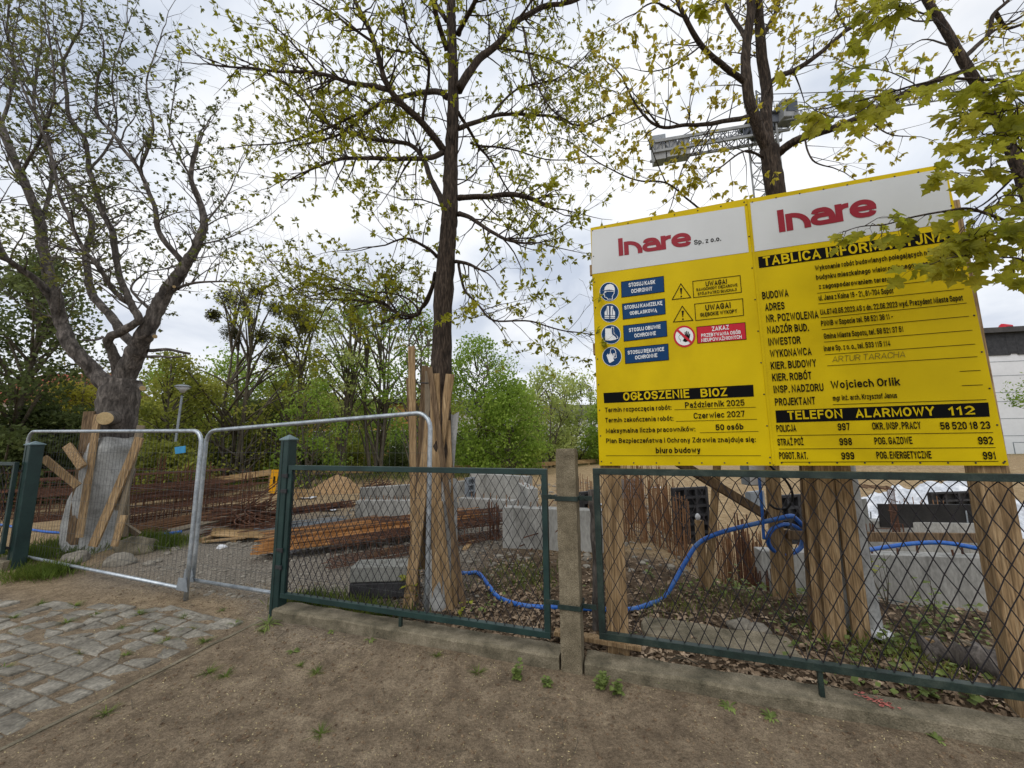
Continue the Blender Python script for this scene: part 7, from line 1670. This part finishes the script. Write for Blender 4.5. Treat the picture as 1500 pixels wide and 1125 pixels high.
# dry leaves
def litter():
    ng = np.random.default_rng(12); pos = []
    while len(pos) < 8500:
        s_ = ng.uniform(-2.2, 3.3); t = ng.exponential(.9) + .13
        if t > 3.4: continue
        if s_ < -1.2 and ng.random() < .6: continue
        p = FE(s_, t, 0); pos.append((p.x, p.y, gz(p.x, p.y) + .006 + ng.random() * .012))
    k = len(pos); d = ng.normal(size=(k, 3)); d[:, 2] *= .35; nr = ng.normal(size=(k, 3)) * .45 + np.array([0, 0, 1]); ln = ng.uniform(.022, .065, k)
    tag(leaves_mesh('leaf_litter', dryleaf, None, pos, d, nr, ln, ln * .3, .35), 'brown dry leaves covering the soil behind the fence', 'leaf litter', kind='stuff')
    # green ground cover among it
    pos = []
    while len(pos) < 800:
        s_ = ng.uniform(-1.0, 3.3); t = ng.uniform(.2, 3.0); p = FE(s_, t, 0)
        if mnoise.noise((p.x * 1.1, p.y * 1.1, 6)) + (.25 if s_ > 1.4 else -.12) < .12: continue
        pos.append((p.x, p.y, gz(p.x, p.y) + .02 + ng.random() * .06))
    k = len(pos); d = ng.normal(size=(k, 3)); d[:, 2] *= .4; nr = ng.normal(size=(k, 3)) * .4 + np.array([0, 0, 1]); ln = ng.uniform(.025, .06, k)
    tag(leaves_mesh('ground_cover', leaf_weed, None, pos, d, nr, ln, ln * .4, .2), 'small green leaves of ground cover among the litter', 'ground cover', kind='stuff')
    # pale bud scales fallen on the dirt
    pos = []
    while len(pos) < 5200:
        x, y = ng.uniform(-4.5, 3.2), ng.uniform(1.5, 4.6)
        s_, t = st((x, y))
        if t > -.07 and s_ > -2.7: continue
        if mnoise.noise((x * 1.5, y * 1.5, 2)) < -.25: continue
        pos.append((x, y, gz(x, y) + .004))
    k = len(pos); d = ng.normal(size=(k, 3)); d[:, 2] *= .15; nr = ng.normal(size=(k, 3)) * .3 + np.array([0, 0, 1]); ln = ng.uniform(.005, .013, k)
    bud = mat('bud_scale', [lin(176, 158, 112), lin(214, 200, 156)], 30, .8, 0, 9, vary=.2)
    tag(leaves_mesh('bud_scales', bud, None, pos, d, nr, ln, ln * .25, .2), 'tiny pale bud scales scattered on the dirt', 'bud scales', kind='stuff')
    # crumbs and pebbles
    mb = MB(); ico = bmesh.new(); bmesh.ops.create_icosphere(ico, subdivisions=1, radius=1); iv = [v.co.copy() for v in ico.verts]; iff = [[v.index for v in f.verts] for f in ico.faces]; ico.free()
    def crumbs(n, xr, yr, r0, r1, cond):
        m2 = MB(); c = 0
        while c < n:
            x, y = ng.uniform(*xr), ng.uniform(*yr)
            if not cond(x, y): continue
            c += 1; r = r0 + (r1 - r0) * ng.random() ** 3; q = V((x, y, gz(x, y) + r * .15)); h = ng.random(3) * .5 + .7
            m2.add([q + V((v.x * r * h[0] * (1 + .25 * math.sin(v.y * 5 + x * 90)), v.y * r * h[1], v.z * r * h[2] * .6)) for v in iv], iff)
        return m2
    front = lambda x, y: st((x, y))[1] < -.1 and st((x, y))[0] > -2.75 or (st((x, y))[0] < -2.9 and -.3 < st((x, y))[1])
    crumb_m = mat('soil_crumb', [lin(70, 56, 44), lin(112, 94, 74), lin(140, 122, 98)], 14, .95, .4, 90, vary=.3)
    tag(crumbs(6000, (-4.5, 3.2), (1.6, 4.6), .0025, .012, front).build('soil_crumbs', crumb_m, smooth=False), 'crumbs of soil and grit lying on the dirt', 'soil crumbs', kind='stuff')
    grav = lambda x, y: st((x, y))[1] > .2 and st((x, y))[0] < -.9 + .4 * math.sin(y * 3)
    tag(crumbs(2600, (-4.5, 3.5), (4.6, 13), .012, .07, lambda x, y: st((x, y))[1] > 1.6).build('rubble', stone_m, smooth=False), 'pale rubble and stones strewn over the site sand', 'rubble', kind='stuff')
    tag(crumbs(3000, (-4.6, .4), (3.6, 7.6), .006, .035, grav).build('gravel', stone_m, smooth=False), 'grey gravel and rubble pieces behind the gate', 'gravel', kind='stuff')
    # twigs
    mb = MB()
    for i in range(420):
        if i < 150:
            x, y = ng.uniform(-3.5, 3), ng.uniform(1.5, 4.2)
            if not front(x, y): continue
            L_ = ng.uniform(.03, .12); r = .0018
        else:
            p = FE(ng.uniform(-2.4, 3.2), abs(ng.normal()) * 1.0 + .13, 0); x, y = p.x, p.y; L_ = ng.uniform(.08, .4); r = ng.uniform(.0018, .0045)
        a = ng.uniform(0, 6.28); q = V((x, y, gz(x, y) + .008)); d = V((math.cos(a), math.sin(a), ng.uniform(-.02, .12))); e = q + d * L_; e.z = max(e.z, gz(e.x, e.y) + .004)
        mb.tube([q, q.lerp(e, .5) + V((ng.normal() * .01, ng.normal() * .01, .01)), e], r, 4)
    tag(mb.build('twig_litter', bark_far), 'thin fallen twigs on the dirt and litter', 'twigs', kind='stuff')
litter()
